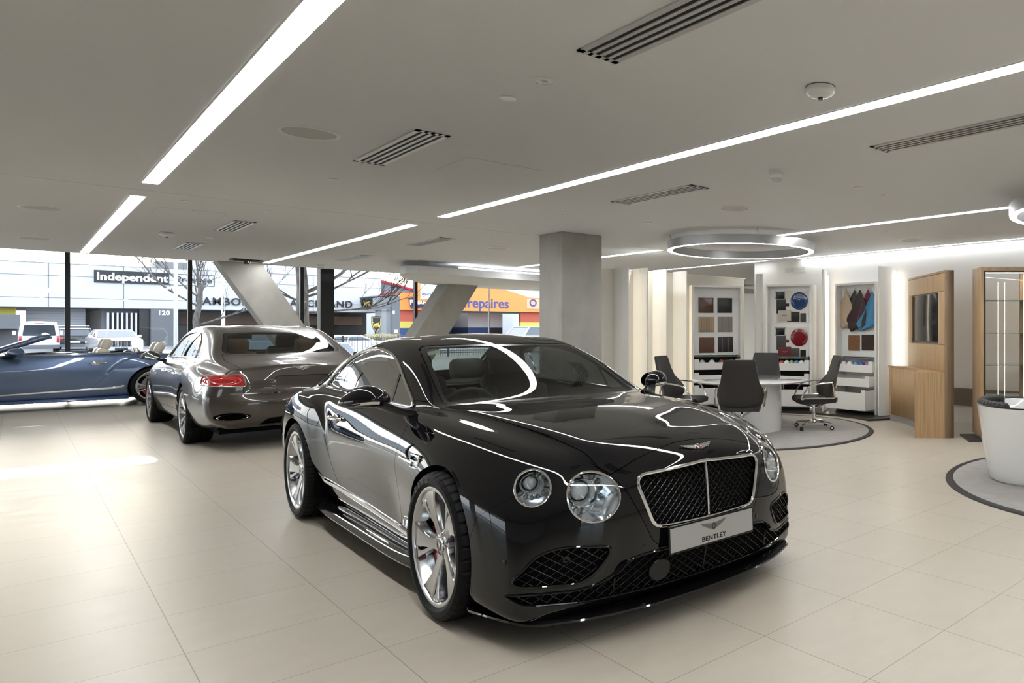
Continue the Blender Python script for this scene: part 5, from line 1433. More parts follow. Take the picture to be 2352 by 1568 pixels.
for hx, pts, c, lab in ((-.265, [(0, 0), (-.20, -.62), (-.06, -.86), (.13, -.77), (.10, -.35)], (.50, .38, .26), 'sand coloured hide hanging first from the left'),
                        (-.115, [(0, 0), (-.12, -.3), (-.06, -.7), (-.14, -.80), (-.06, -.93), (.10, -.80), (.09, -.3)], (.035, .033, .030), 'charcoal hide hanging second, behind the brown one'),
                        (.03, [(0, 0), (-.14, -.45), (-.27, -.70), (-.12, -.92), (.10, -.80), (.13, -.35)], (.035, .016, .016), 'dark brown hide hanging in the middle'),
                        (.17, [(0, 0), (-.10, -.4), (-.17, -.66), (-.10, -.80), (.08, -.70), (.10, -.25)], (.20, .025, .075), 'magenta hide hanging fourth from the left'),
                        (.30, [(0, -.05), (-.13, -.5), (-.27, -.76), (-.19, -.93), (.06, -.80), (.08, -.3)], (.05, .21, .38), 'light blue hide hanging at the right end')):
    hide(Mc3, hx, hz, pts, mat('hide ' + lab.split(' hide')[0], c, .5), lab, {-.265: .105, -.115: .145, .03: .11, .17: .14, .30: .095}[hx])
M_c1 = mat('tan carpet', (.22, .11, .055), .9, noise=(60, .35, (1, 1, 1))); M_c2 = mat('dark carpet', (.05, .035, .025), .9, noise=(60, .45, (1, 1, 1)))
sample(Mc3, 'carpet_sample', -.14, 1.16, .25, .26, M_c1, 'tan carpet square below the hides, left one', 'sample', group='carpet squares under the hides')
sample(Mc3, 'carpet_sample', .15, 1.17, .25, .26, M_c2, 'dark brown carpet square below the hides, right one', 'sample', group='carpet squares under the hides')

# oak screen unit ----------------------------------------------------------
t = thing('screen_unit', 'oak media wall unit with a screen and a curved low cupboard', 'cabinet', (0, 0, 0))
A = np.array(cw(1.548, 10.63)); Bp = np.array(cw(1.80, 9.05)); ax = (Bp - A) / np.linalg.norm(Bp - A); L = np.linalg.norm(Bp - A); nr = np.array([ax[1], -ax[0]])
# nr must point to the table side
if (np.array([TX, TY]) - A) @ nr < 0: nr = -nr
Mt = Matrix(((ax[0], -nr[0], 0, A[0]), (ax[1], -nr[1], 0, A[1]), (0, 0, 1, 0), (0, 0, 0, 1)))     # x along the unit towards the viewer, -y to the table
def pbox(name, m, x0, x1, y0, y1, z0, z1, par, ch=.002):
    b = MB(); b.box(x0, x1, y0, y1, z0, z1, ch, Mt)
    if Mt.determinant() < 0: b.f = [tuple(reversed(f)) for f in b.f]
    return b.build(name, m, par, 30)
pbox('upright_core', M_oakd, 0, L, .02, .13, 0, 2.2, t)
pbox('top_panel', M_oak, .03, L - .004, 0, .02, 1.93, 2.165, t); pbox('top_edge', M_oak, 0, L - .004, 0, .02, 2.17, 2.2, t)
pbox('side_panel', M_oak, .03, .20, 0, .02, 1.22, 1.925, t); pbox('side_panel', M_oak, L - .24, L - .004, 0, .02, 1.22, 1.925, t)
pbox('lower_panel', M_oak, .03, L - .004, 0, .02, .86, 1.215, t)
sc = pbox('screen', mat('dark screen', (.006, .006, .007), .12, spec=.25), .205, L - .245, .012, .02, 1.235, 1.915, t); pbox('screen_bezel', M_steel, .205, L - .245, .008, .013, 1.235, 1.255, sc, 0)
pbox('end_panel', M_oakd, L - .004, L, 0, .13, 0, 2.2, t)
# curved low cupboard: hollow front towards the table
P0, P1 = np.array([8.999, 6.145]), np.array([7.786, 4.897])
tc = np.array([TX, TY]); 
def arcpts(p0, p1, bow, n=24):
    mid = (p0 + p1) / 2; d = p1 - p0; q = np.array([-d[1], d[0]]); q /= np.linalg.norm(q)
    if (tc - mid) @ q > 0: q = -q
    return [tuple(p0 + d * s + q * bow * 4 * s * (1 - s)) for s in np.linspace(0, 1, n)]
arc = arcpts(P0, P1, .20)
back = [tuple(A + ax * (L) ), tuple(A + ax * .0)]
def cup(name, z0, z1, inset, m, par):
    a = [tuple(np.array(p) + (np.array([8.9, 4.9]) - np.array(p)) * inset) for p in arc]
    b = MB(); b.prism(a + [back[0], back[1]], z0, z1)
    o = b.build(name, m, par, 20); return o
cup('cupboard_body', .10, .835, .012, M_oak, t); cup('cupboard_top', .835, .86, 0, M_oak, t); cup('kick_plate', 0, .10, .03, M_alu, t)
for i0, i1 in ((1, 12), (12, 23)):
    a = arc[i0:i1 + 1]; b = MB()
    b.rings([[(p[0], p[1], .105), (p[0], p[1], .83)] for p in a], False); b.rings([[(p[0], p[1], .83), (p[0], p[1], .105)] for p in [tuple(np.array(q) + (np.array([8.9, 4.9]) - np.array(q)) * .012) for q in a]], False)
    o = b.build('cupboard_door', M_oak, t, 30); sd = o.modifiers.new('t', 'SOLIDIFY'); sd.thickness = .004
b = MB(); q = np.array(P1); b.add([(q[0], q[1], 0), (back[0][0], back[0][1], 0), (back[0][0], back[0][1], .86), (q[0], q[1], .86)], [(3, 2, 1, 0)]); o = b.build('cupboard_end', M_oak, t, 0); sd = o.modifiers.new('t', 'SOLIDIFY'); sd.thickness = .012; sd.offset = 0

# glass display case --------------------------------------------------------
fl_, fr_ = np.array([8.094, 4.114]), None
t = thing('display_case', 'oak framed glass display case with lit shelves, right of the oak screen unit', 'display case', (8.094, 4.114, 0), -(PI / 2 - (math.atan2(.6563, .7545))) )
W_ = 1.35; D_ = .42
t.rotation_euler = (0, 0, math.atan2(-.7545, .6563))
M_case = mat('case fill glow', (1, 1, 1), emit=(1, .93, .84), estr=14)  # glow for the added fill strip inside the case
M_lit = mat('case light line', (1, 1, 1), emit=(1, .90, .74), estr=2.2)
b = MB(); b.box(0, .045, 0, D_, .06, 2.22, .002); b.box(W_ - .045, W_, 0, D_, .06, 2.22, .002); b.box(.045, W_ - .045, 0, D_, 2.17, 2.22, .002); b.build('oak_frame', M_oak, t, 30)
b = MB(); b.box(-.16, W_ + .1, -.06, D_ + .04, .0, .025); b.build('floor_plate', mat('dark base plate', (.03, .027, .025), .35), t, 0)
b = MB(); b.box(.02, W_ - .02, .05, D_ - .02, .025, .10); b.build('plinth_box', M_alu, t, 0)
b = MB(); b.box(.045, W_ - .045, .02, D_ - .01, .10, .14); b.build('case_floor', M_oak, t, 0)
b = MB()
for x0, x1, z0, z1 in ((.045, .065, .1, 2.17), (W_ - .065, W_ - .045, .1, 2.17), (.065, W_ - .065, 2.15, 2.17), (.065, W_ - .065, .1, .12)): b.box(x0, x1, .0, .02, z0, z1)
b.build('door_frame', M_steel, t, 0)
b = MB(); b.box(.066, W_ - .066, .006, .012, .12, 2.15); b.build('glass_door', M_pane2, t, 0)
for z in (.56, .96, 1.37, 1.79):
    b = MB(); b.box(.05, W_ - .05, .03, D_ - .02, z, z + .009); b.build('glass_shelf', M_glassedge, t, 0)
for x in (.33, .42):
    b = MB(); b.box(x, x + .0025, D_ - .03, D_ - .028, .14, 2.05); b.build('light_line', M_lit, t, 0)
b = MB(); b.box(.10, W_ - .10, .10, .125, 2.150, 2.160); b.build('case_fill_glow', M_case, t, 0)  # added glowing strip that only brightens the case inside
b = MB(); b.box(.62, .66, D_ - .05, D_ - .012, .12, 2.17); b.build('light_post', M_oak, t, 0)
b = MB(); b.box(.67, .695, D_ - .03, D_ - .02, .14, 2.15); b.build('light_line', M_lit, t, 0)
# little wall grille on the white wall
t = thing('wall_grille', 'small white air grille high on the white wall, above the disc cabinet', 'air vent', (9.5, 8.55, 2.52))
b = MB(); b.box(-.008, 0, -.26, .26, -.05, .05)
b.build('frame', M_plast, t, 0); d = MB()
for k in range(4):
    for s in (-1, 1): d.box(-.0095, -.007, s * .13 - .11, s * .13 + .11, -.032 + k * .018, -.024 + k * .018)
d.build('slots', M_mesh, t, 0)
# ---------------------------------------------------------------- the cars on show
M_black = mat('black car paint', (.004, .004, .005), .6, spec=.0, coat=1., coat_rough=.008)
car = thing('coupe_car', 'glossy black coupe with a dark mesh grille in the middle of the showroom', 'car', (*cw(-2.2085, 5.017), 0), -PI / 2 - .0197)
B = build_gt(car, M_black, MT); dress_gt(car, B, M_black, MT); cabin_gt(car, MT, MT['leather'])
# ---------------------------------------------------------------- the saloon (seen from behind)
SS = [-2.66, -2.45, -2.15, -1.85, -1.533, -1.2, -.9, -.5, 0, .35, .7, 1.0, 1.25, 1.533, 1.8, 2.05, 2.2]
K0 = [(-2.66, 0, 1.012), (-2.4, 0, 1.045), (-2.15, 0, 1.078), (-1.97, 0, 1.115), (-1.6, 0, 1.27), (-1.3, 0, 1.39), (-.9, 0, 1.46), (-.4, 0, 1.487), (.1, 0, 1.48), (.5, 0, 1.44), (.75, 0, 1.37), (1.05, 0, 1.24), (1.35, 0, 1.08), (1.5, 0, 1.045), (1.8, 0, 1.02), (2.05, 0, .98), (2.2, 0, .945)]
K3 = [(-2.6, .62, .975), (-2.4, .66, 1.01), (-2.15, .69, 1.052), (-1.9, .685, 1.135), (-1.6, .645, 1.265), (-1.3, .612, 1.372), (-.9, .60, 1.432), (-.4, .60, 1.452), (.1, .605, 1.446), (.5, .62, 1.40), (.8, .65, 1.30), (1.1, .69, 1.15), (1.35, .725, 1.03), (1.55, .68, 1.02), (1.8, .62, .99), (2.05, .53, .945), (2.2, .47, .91)]
K5 = [(-2.6, .71, .95), (-2.4, .745, .98), (-2.15, .77, 1.008), (-1.9, .785, 1.03), (-1.6, .792, 1.035), (-1.2, .792, 1.022), (-.5, .80, 1.01), (.35, .80, .995), (1.0, .79, .99), (1.35, .785, .985), (1.55, .76, .975), (1.8, .71, .945), (2.05, .64, .90), (2.2, .58, .865)]
K6 = [(-2.6, .765, .92), (-2.4, .815, .948), (-2.15, .848, .968), (-1.85, .87, .982), (-1.533, .877, .985), (-1.2, .862, .98), (-.5, .845, .97), (.35, .835, .962), (1.0, .83, .955), (1.35, .83, .945), (1.533, .83, .935), (1.8, .80, .905), (2.05, .74, .86), (2.2, .68, .82)]
def mixl(A, B_, t, push=.0):
    xs = sorted({p[0] for p in A} | {p[0] for p in B_}); f = lambda L, i, x: float(pchip([p[0] for p in L], [p[i] for p in L], [x])[0])
    return [(x, f(A, 1, x) * (1 - t) + f(B_, 1, x) * t + push, f(A, 2, x) * (1 - t) + f(B_, 2, x) * t) for x in xs]
K4 = mixl(K3, K5, .5, .018)
def crown(A, B_, t, pw):
    xs = sorted({p[0] for p in A} | {p[0] for p in B_}); f = lambda L, i, x: float(pchip([p[0] for p in L], [p[i] for p in L], [x])[0])
    return [(x, f(B_, 1, x) * t, f(A, 2, x) + (f(B_, 2, x) - f(A, 2, x)) * t ** pw) for x in xs]
K1 = crown(K0, K3, .36, 2.2); K2 = crown(K0, K3, .70, 2.2)
E1 = [(-2.6, .825, .875), (-2.4, .872, .895), (-2.15, .905, .91), (-1.85, .932, .92), (-1.533, .942, .92), (-1.2, .92, .915), (-.5, .895, .90), (.35, .89, .895), (1.0, .895, .885), (1.533, .905, .865), (1.8, .88, .83), (2.05, .82, .785), (2.2, .75, .745)]
E2 = [(-2.6, .86, .80), (-2.15, .94, .83), (-1.533, .968, .84), (-1.2, .945, .83), (-.5, .925, .815), (.35, .92, .81), (1.0, .93, .80), (1.533, .95, .77), (1.8, .925, .74), (2.05, .87, .70), (2.2, .80, .66)]
E3 = [(-2.6, .88, .71), (-2.15, .955, .73), (-1.533, .978, .735), (-1.2, .958, .725), (-.5, .945, .71), (.35, .94, .70), (1.0, .95, .69), (1.533, .97, .67), (1.8, .95, .64), (2.05, .895, .60), (2.2, .83, .57)]
E4 = [(-2.6, .90, .62), (-2.15, .96, .61), (-1.533, .978, .59), (-.5, .945, .57), (.35, .94, .56), (1.0, .95, .55), (1.533, .972, .545), (1.8, .955, .52), (2.05, .905, .49), (2.2, .85, .46)]
E5 = [(-2.6, .895, .49), (-2.15, .945, .465), (-1.533, .96, .455), (-.5, .93, .44), (.35, .925, .43), (1.0, .935, .42), (1.533, .96, .415), (1.8, .95, .40), (2.2, .86, .355)]
E6 = [(-2.6, .86, .38), (-2.15, .91, .345), (-1.533, .93, .33), (-.5, .905, .315), (1.0, .91, .30), (1.533, .94, .295), (1.8, .945, .285), (2.2, .865, .25)]
E7 = [(-2.6, .79, .30), (-2.15, .86, .255), (-1.533, .88, .24), (-.5, .875, .23), (1.0, .88, .215), (1.533, .91, .205), (2.2, .865, .17)]
E8 = [(-2.6, .70, .25), (-2.15, .76, .21), (-1.533, .79, .19), (1.0, .80, .18), (2.2, .81, .135)]
SFRONT = [(2.40, .87), (2.45, .80), (2.46, .69), (2.47, .58), (2.47, .46), (2.45, .34), (2.42, .22), (2.35, .16)]
SREAR = [(-2.752, .995, 3.4), (-2.772, .93, 3.8), (-2.785, .80, 4), (-2.80, .69, 3.6), (-2.865, .60, 2.8), (-2.85, .44, 2.8), (-2.80, .33, 2.8), (-2.68, .26, 2.8)]
S_DLO = spline([(1.10, 1.018), (.85, 1.13), (.55, 1.265), (.2, 1.35), (-.25, 1.383), (-.65, 1.37), (-.92, 1.30), (-1.08, 1.18), (-1.14, 1.08)], 5) + [(-1.12, 1.055), (-.5, 1.04), (.3, 1.028), (1.0, 1.018)]
S_BACK = [(-1.30, -.05), (-1.30, .42), (-1.36, .53), (-1.65, .585), (-1.86, .625), (-1.945, .60), (-1.985, .35), (-2.0, -.05)]
S_WS = [(1.36, -.05), (1.33, .4), (1.25, .64), (1.1, .655), (.8, .61), (.6, .57), (.62, .3), (.64, -.05)]

def build_saloon(root, paint, mats):
    S = cage_body(SS, [K0, K1, K2, K3, K4, K5, K6], [E1, E2, E3, E4, E5, E6, E7, E8], SFRONT, SREAR, 4)
    bn = []
    for xw in (1.533, -1.533): S, _ = S.clip(arch(xw, .363, .398))
    src = S; hi = lambda V: V[:, 2] > .98
    ws, S = S.part(region(S_WS, (0, 1), hi), .003, bn); bk, S = S.part(region(S_BACK, (0, 1), hi), .003, bn)
    sd = lambda V: (np.abs(V[:, 1]) > .5) & (V[:, 2] > .96)
    dl, S = S.part(region(S_DLO, (0, 2), sd), .002, bn); edge = dl.boundary()
    lamp = lambda V: np.minimum.reduce([V[:, 2] - .752 - .02 * np.clip((np.abs(V[:, 1]) - .6) / .3, 0, 1), .893 - V[:, 2], np.abs(V[:, 1]) - .545 - (V[:, 2] - .75) * .18, -2.40 - V[:, 0]])
    tl, S = S.clip(lamp); tl_edge = tl.boundary()
    lid, S = S.part(region([(-2.045, -.05), (-2.03, .4), (-1.975, .645), (-2.2, .655), (-2.6, .60), (-3.0, .535), (-3.0, -.05)], (0, 1), lambda V: V[:, 2] > .665), .0025, bn)
    rb, S = S.part(lambda V: -(V[:, 0] - np.interp(V[:, 2], [0, .45, .62, .68, .7], [-1.96, -1.98, -2.2, -2.45, -3.2])), .0014, bn)
    rec, lid = lid.clip(region(rounded([(-.05, .715), (.30, .715), (.275, .865), (-.05, .865)], [0, .03, .03, 0], 4), (1, 2), lambda V: V[:, 0] < -2.6))
    exh, rb = rb.clip(region([(.675 + .165 * math.cos(t), .405 + .045 * math.sin(t)) for t in np.linspace(0, 2 * PI, 40, endpoint=False)], (1, 2), lambda V: V[:, 0] < -2.4))
    dif, rb = rb.clip(region(rounded([(-.05, .28), (.43, .28), (.36, .37), (-.05, .39)], [0, .02, .06, 0], 4), (1, 2), lambda V: V[:, 0] < -2.4))
    hood, S = S.part(region([(1.40, -.05), (1.36, .4), (1.27, .68), (1.6, .65), (2.0, .55), (2.3, .47), (2.36, -.05)], (0, 1), lambda V: V[:, 2] > .8), .002, bn)
    fd, S = S.part(region([(.02, 1.05), (.02, .36), (1.0, .33), (1.06, .5), (1.03, .8), (.98, 1.05)], (0, 2), lambda V: np.abs(V[:, 1]) > .6), .002, bn)
    rd, S = S.part(region([(.012, 1.05), (.012, .36), (-.9, .37), (-1.02, .5), (-1.16, .68), (-1.20, .85), (-1.12, 1.05)], (0, 2), lambda V: np.abs(V[:, 1]) > .6), .002, bn)
    S.build('body_shell', paint, root); lid_o = lid.build('trunk_lid', paint, root, .032); rb_o = rb.build('rear_bumper', paint, root); hood.build('hood', paint, root)
    rec.build('plate_recess', paint, lid_o, 0, -.03); trim_tube('recess_edge', mats['lining'], lid_o, rec.boundary(), .003, 6, -.004)
    for s in (1, -1):
        for d in (fd, rd):
            q, _ = d.clip(lambda V: V[:, 1] * s); q.build('door', paint, root)
        q, _ = tl.clip(lambda V: V[:, 1] * s)
        e = q.build('tail_light', mats['tail_red'], root, .01, -.001); trim_tube('lamp_surround', mats['chrome'], e, q.boundary(), .006, 8, .002)
        V, N, _ = q.compact(); ov = MB(); 
        for k, (a, b_) in enumerate(((.150, .048), (.105, .030))):
            pts = []
            for t in np.linspace(0, 2 * PI, 40, endpoint=False):
                y, z = .745 + a * math.cos(t), .822 + b_ * math.sin(t); j = np.argmin((V[:, 1] * s - y) ** 2 + (V[:, 2] - z) ** 2 + (V[:, 0] > -2.3) * 1.); pts.append((V[j, 0] - .004, s * y, z))
            X = np.array([p[0] for p in pts]); X = np.convolve(np.r_[X[-4:], X, X[:4]], np.ones(9) / 9, 'valid')
            ov.tube([(x, p[1], p[2]) for x, p in zip(X, pts)], .0075, 6, False, True)
        ov.build('lamp_oval', mats['tail_glow'], e)
        q, _ = exh.clip(lambda V: V[:, 1] * s); q.build('exhaust_recess', mats['void'], rb_o, 0, -.06)
        V, N, _ = q.compact(); xr = V[:, 0].min(); tp = MB(); n = 40
        mk = lambda dx, f: [(xr + dx, s * (.675 + .145 * f * math.cos(t)), .405 + .033 * (f if f > .9 else f * .92) * math.sin(t)) for t in np.linspace(0, 2 * PI, n, endpoint=False)]
        tp.rings([mk(.10, 1.0), mk(.005, 1.0), mk(.0, .985), mk(.004, .93), mk(.10, .90)]); tp.build('exhaust_pipe', mats['chrome'], rb_o, 40)
        q, _ = dl.clip(lambda V: V[:, 1] * s)
        p1 = lambda V: V[:, 0] - (.02 + (V[:, 2] - 1.0) * -.05); p2 = lambda V: V[:, 0] - (-.84 + (V[:, 2] - 1.0) * .35)
        f_, r_ = q.part(p1, .03); m_, b_ = r_.part(p2, .008)
        w = f_.build('side_window', mats['glass_side'], root, 0, -.004); m_.build('side_window', mats['glass_side'], root, 0, -.004); b_.build('rear_quarter_glass', mats['glass_side'], w, 0, -.004)
        k, _ = q.clip(lambda V: .03 - np.abs(p1(V))); k.build('window_pillar', mats['trim_black'], w, .004, -.001); k, _ = q.clip(lambda V: .008 - np.abs(p2(V))); k.build('window_seal', mats['trim_black'], w, .004, -.001)
    dif.build('diffuser_slot', mats['void'], rb_o, 0, -.06)
    for s in (1, -1): trim_tube('window_trim', mats['chrome'], root, edge, .0095, 8, .003, lambda P: P[:, 1].mean() * s > 0)
    for nm, cut, poly in (('windshield', ws, S_WS), ('rear_window', bk, S_BACK)):
        x0 = np.mean([p[0] for p in poly])
        inn = [(x + (x0 - x) * .07, y * .93) for x, y in poly]
        gl, fr_ = cut.clip(region(inn, (0, 1), hi)); w = gl.build(nm, mats['glass'], root, 0, -.002); fr_.build(nm + '_border', mats['trim_black'], w, .004, -.002)
    rest = src
    for f in (region(S_WS, (0, 1), hi), region(S_BACK, (0, 1), hi), region(S_DLO, (0, 2), sd)): _, rest = rest.clip(f, -.012)
    rest.build('inner_lining', mats['lining'], root, 0, -.035)
    # bright strip across the bumper, badge, handles, vents, wheels
    pans = []
    for o in root.children:
        if o.type == 'MESH' and o.name.split('.')[0] in ('body_shell', 'door', 'rear_bumper', 'trunk_lid', 'hood'):
            n = len(o.data.vertices); co = np.empty(n * 3); o.data.vertices.foreach_get('co', co); no = np.empty(n * 3); o.data.vertices.foreach_get('normal', no); pans.append((co.reshape(-1, 3), no.reshape(-1, 3)))
    st = MB(); rings = []
    for y in np.linspace(-.84, .84, 60):
        p, n = on_surf(pans, np.array((-2.83 + .35 * (abs(y) / .9) ** 4, y, .668)), None); rings.append([(p.x + .004, y, .659), (p.x - .012, y, .663), (p.x - .012, y, .676), (p.x + .004, y, .682)])
    A = np.array(rings)
    for i in range(4): A[:, i, 0] = np.convolve(np.pad(A[:, i, 0], 3, 'edge'), np.ones(7) / 7, 'valid')
    st.rings([[tuple(q) for q in r] for r in A], True, True, True); st.build('bumper_trim', mats['chrome'], root, 40)
    p, n = on_surf(pans, np.array((-2.76, 0, .945)), None); n.y = 0; n.normalize()
    winged_badge('trunk_badge', root, frame(p + n * .001, (0, -1, 0), n), .20, mats['chrome'], mats['badge_dark'], .004)
    for y in (-.62, -.25, .25, .62):
        p, n = on_surf(pans, np.array((-2.86, y, .555)), None); m = MB(); m.lathe([(.012, -.002), (.012, .0012), (.010, .002), (0, .002)], 16, frame(p, n.cross(Vector((0, 0, 1))), n)); m.build('parking_sensor', paint, root)
    for xw in (1.533, -1.533):
        for s in (1, -1):
            make_wheel('wheel', root, (xw, s * .828, .363), s, .363, .275, .276, spokes_multi, mats, True, turn=.2)
            wl = MB(); R = .41; ts = np.linspace(-.35, PI + .35, 26)
            wl.rings([[(xw + R * math.cos(t), s * y, .363 + R * math.sin(t)) for y in (.92, .52)] for t in ts], False); wl.add([(xw + R * math.cos(t), s * .52, .363 + R * math.sin(t)) for t in ts], [tuple(range(26))]); wl.build('wheel_arch_liner', mats['lining'], root)
    for s in (1, -1):
        m = mirror_unit(root, s, paint, mats); m.location = (.50, 0, .005)
        for x in (.28, -.72):
            p, n = on_surf(pans, np.array((x, s * .93, .835)), None); M = frame(p, (s, 0, 0), n)
            h = MB(); h.tube([M @ Vector((a, 0, c)) for a, c in ((-.11, 0), (-.1, .018), (-.05, .028), (.05, .028), (.1, .018), (.11, 0))], [.008, .013, .0145, .0145, .013, .008], 10); o = h.build('door_handle', mats['chrome'], root)
            c = MB(); c.ell((0, 0, -.002), (.085, .034, .008), 20, 8, M); c.build('handle_recess', mats['chrome'], o)
        p, n = on_surf(pans, np.array((1.16, s * .94, .78)), None); M = frame(p, (s, 0, 0), n)
        v = MB(); v.prism(rounded([(-.11, -.02), (.11, -.028), (.11, .02), (-.11, .03)], .012, 3), -.006, .006, M); v.build('fender_vent', mats['chrome'], root, 40)
    cp = MB()
    for y in (.40, -.40):
        seat_mesh(cp, .25, y, .42, .54, .30, .66)
        o = cp.build('front_seat', mats['dash'], root, 60); cp = MB(); seat_mesh(cp, -.78, y, .44, .56, .36, .60); o = cp.build('rear_seat', mats['tan'], root, 60); cp = MB()
    cp.box(-1.95, -1.28, -.6, .6, 1.03, 1.055, .01); cp.build('parcel_shelf', mats['dash'], root)
    m = MB(); m.box(.60, .62, -.13, .13, 1.28, 1.36, .01); m.tube([(.62, 0, 1.33), (.68, 0, 1.40)], .01); m.build('rear_view_mirror', mats['dash'], root)
    d = MB(); d.box(.75, 1.3, -.72, .72, .7, .99, .05); d.build('dashboard', mats['dash'], root)
    f = MB(); f.box(-1.6, 1.1, -.76, .76, .21, .30); f.build('cabin_floor', mats['lining'], root)
    u = MB(); u.box(-2.55, 2.25, -.76, .76, .19, .23); u.build('underbody', mats['lining'], root)

MT['tail_red'] = mat('tail lamp red', (.32, .006, .008), .12, spec=.6, coat=1., emit=(1, .03, .02), estr=.03)
MT['tail_glow'] = mat('tail lamp oval', (.42, .03, .03), .2, coat=1., emit=(1, .10, .08), estr=.06)
M_taupe = mat('taupe metallic paint', (.062, .051, .042), .34, .5, coat=1., coat_rough=.01)
sal = thing('saloon_car', 'taupe brown saloon seen from behind, left of the black car', 'car', (2.345, 13.08, 0), PI / 2 + .004)
build_saloon(sal, M_taupe, MT)

# ---------------------------------------------------------------- the open blue car by the shopfront
M_bluep = mat('steel blue metallic paint', (.085, .13, .235), .32, .5, coat=1., coat_rough=.01)
con = thing('convertible_car', 'blue open top car parked across the shopfront, nose out of the picture', 'car', (.42, 18.78, 0), PI)
Bc = build_gt(con, M_bluep, MT, 4, True); dress_gt(con, Bc, M_bluep, MT, False); cabin_gt(con, MT, MT['cream'], open_=True)
def ws_frame(root, paint, mats):
    pil = lambda s: spline([(.78, s * .70, .955), (.55, s * .668, 1.06), (.30, s * .635, 1.17), (.08, s * .60, 1.265), (.0, s * .56, 1.292)], 5)
    top = spline([(.0, .56, 1.292), (.02, .3, 1.312), (.028, 0, 1.318), (.02, -.3, 1.312), (.0, -.56, 1.292)], 5)
    fr_ = MB(); path = pil(1)[:-1] + top[:-1] + pil(-1)[::-1]
    fr_.tube(path, .045, 10); o = fr_.build('windshield_frame', paint, root, 60)
    sl = MB(); sl.tube([(x - .03, y * .965, z - .012) for x, y, z in path], .024, 8); sl.build('frame_seal', mats['trim_black'], o)
    g = MB(); n = 12; rows = []
    A, Bq = pil(1), pil(-1)
    for (x, y, z) in A: rows.append([(x + .10 * (1 - (k / n * 2 - 1) ** 2) * (1 if z < 1.25 else .3), y * (1 - 2 * k / n), z + .012 * (1 - (k / n * 2 - 1) ** 2)) for k in range(n + 1)])
    g.rings(rows, False); g.build('windshield', mats['glass'], root)
    # bright belt moulding and tonneau rim
    b = MB(); b.tube(spline([(.6, .772, .962), (-.2, .792, .972), (-.9, .786, .986), (-1.2, .735, .998), (-1.32, .5, 1.002), (-1.36, 0, 1.004), (-1.32, -.5, 1.002), (-1.2, -.735, .998), (-.9, -.786, .986), (-.2, -.792, .972), (.6, -.772, .962)], 6), .011, 8); b.build('belt_trim', mats['chrome'], root)
    for y in (.3, -.3):
        h = MB(); h.tube([(-1.15, y - .10, .98), (-1.15, y - .10, 1.06), (-1.15, y + .10, 1.06), (-1.15, y + .10, .98)], .016, 8); h.build('roll_hoop', mats['chrome'], root)
    d = MB(); d.box(-1.5, .6, -.74, .74, .55, .60); d.build('cabin_lining', mats['dash'], root)
    for s in (1, -1):
        c = MB(); c.box(-1.25, .75, s * .745 - .02, s * .745 + .02, .35, .955, .015); c.build('door_card', mats['dash'], root)
ws_frame(con, M_bluep, MT)
for o in con.children:
    if o.name.startswith('door_mirror'): o.location.x -= .12
# ---------------------------------------------------------------- the street outside
GZ = -.10         # street level
M_asph = mat('asphalt', (.16, .16, .165), .85, noise=(6, .12, (1, 1, 1)))
M_fw = mat('white cladding', (.58, .58, .59), .6)
M_fg = mat('grey cladding', (.20, .20, .21), .7); M_fd = mat('dark shopfront', (.02, .02, .023), .25); M_fm = mat('mid grey render', (.15, .15, .155), .8)
M_or = mat('orange cladding', (.85, .30, .075), .6); M_orl = mat('pale orange', (.85, .45, .30), .6); M_rd = mat('brick red paint', (.50, .10, .06), .7); M_yl = mat('yellow band', (.62, .52, .10), .7); M_bl = mat('dark blue paint', (.025, .055, .17), .6)
M_sgn = mat('sign black', (.012, .013, .015), .4); M_lt = mat('sign white', (.88, .88, .88), .5); M_ltb = mat('sign blue', (.05, .075, .28), .5); M_gold = mat('gold emblem', (.55, .40, .10), .35, .7)
M_bark = mat('bark', (.16, .145, .13), .9, noise=(14, .45, (1, 1, .4)), bump=.4); M_twig = mat('twig', (.10, .085, .07), .9)
M_shut = mat('roller shutter', (.62, .62, .65), .55); M_redr = mat('red roof edge', (.50, .02, .05), .6)
FW = 86.62
bd = thing('showroom_building', 'long white clad showroom across the street with black lettering', 'building', (0, FW, GZ))
def part(name, m, par, x0, x1, y0, y1, z0, z1, ch=0):
    q = MB(); q.box(x0, x1, y0 - FW, y1 - FW, z0 - GZ, z1 - GZ, ch); return q.build(name, m, par, 0)
fa = part('fascia', M_fw, bd, -31.24, 27.051, FW + 0, FW + 0.852, 3.262, 7.011)
part('panel_joint', M_fg, fa, -17.068, -17.012, FW - 0.017, FW + 0, 3.262, 7.011)
part('panel_joint', M_fg, fa, -7.128, -7.072, FW - 0.017, FW + 0, 3.262, 7.011)
part('panel_joint', M_fg, fa, 1.988, 2.045, FW - 0.017, FW + 0, 3.262, 7.011)
part('panel_joint', M_fg, fa, 6.518, 6.575, FW - 0.017, FW + 0, 3.262, 7.011)
part('panel_joint', M_fg, fa, 11.758, 11.814, FW - 0.017, FW + 0, 3.262, 7.011)
part('panel_joint', M_fg, fa, 16.302, 16.358, FW - 0.017, FW + 0, 3.262, 7.011)
part('panel_joint', M_fg, fa, 20.704, 20.76, FW - 0.017, FW + 0, 3.262, 7.011)
part('panel_joint', M_fg, fa, -31.24, 27.051, FW - 0.017, FW + 0, 4.066, 4.106)
part('panel_joint', M_fg, fa, -31.24, 27.051, FW - 0.017, FW + 0, 5.941, 5.98)
part('parapet_cap', M_fg, fa, -31.24, 27.051, FW - 0.043, FW + 0, 7.011, 7.054)
part('shop_wall', M_fd, bd, 9.372, 26.98, FW + 4.544, FW + 4.828, GZ, 3.262); part('soffit', M_fg, bd, -31.24, 26.98, FW + 0, FW + 17.04, 3.234, 3.291)
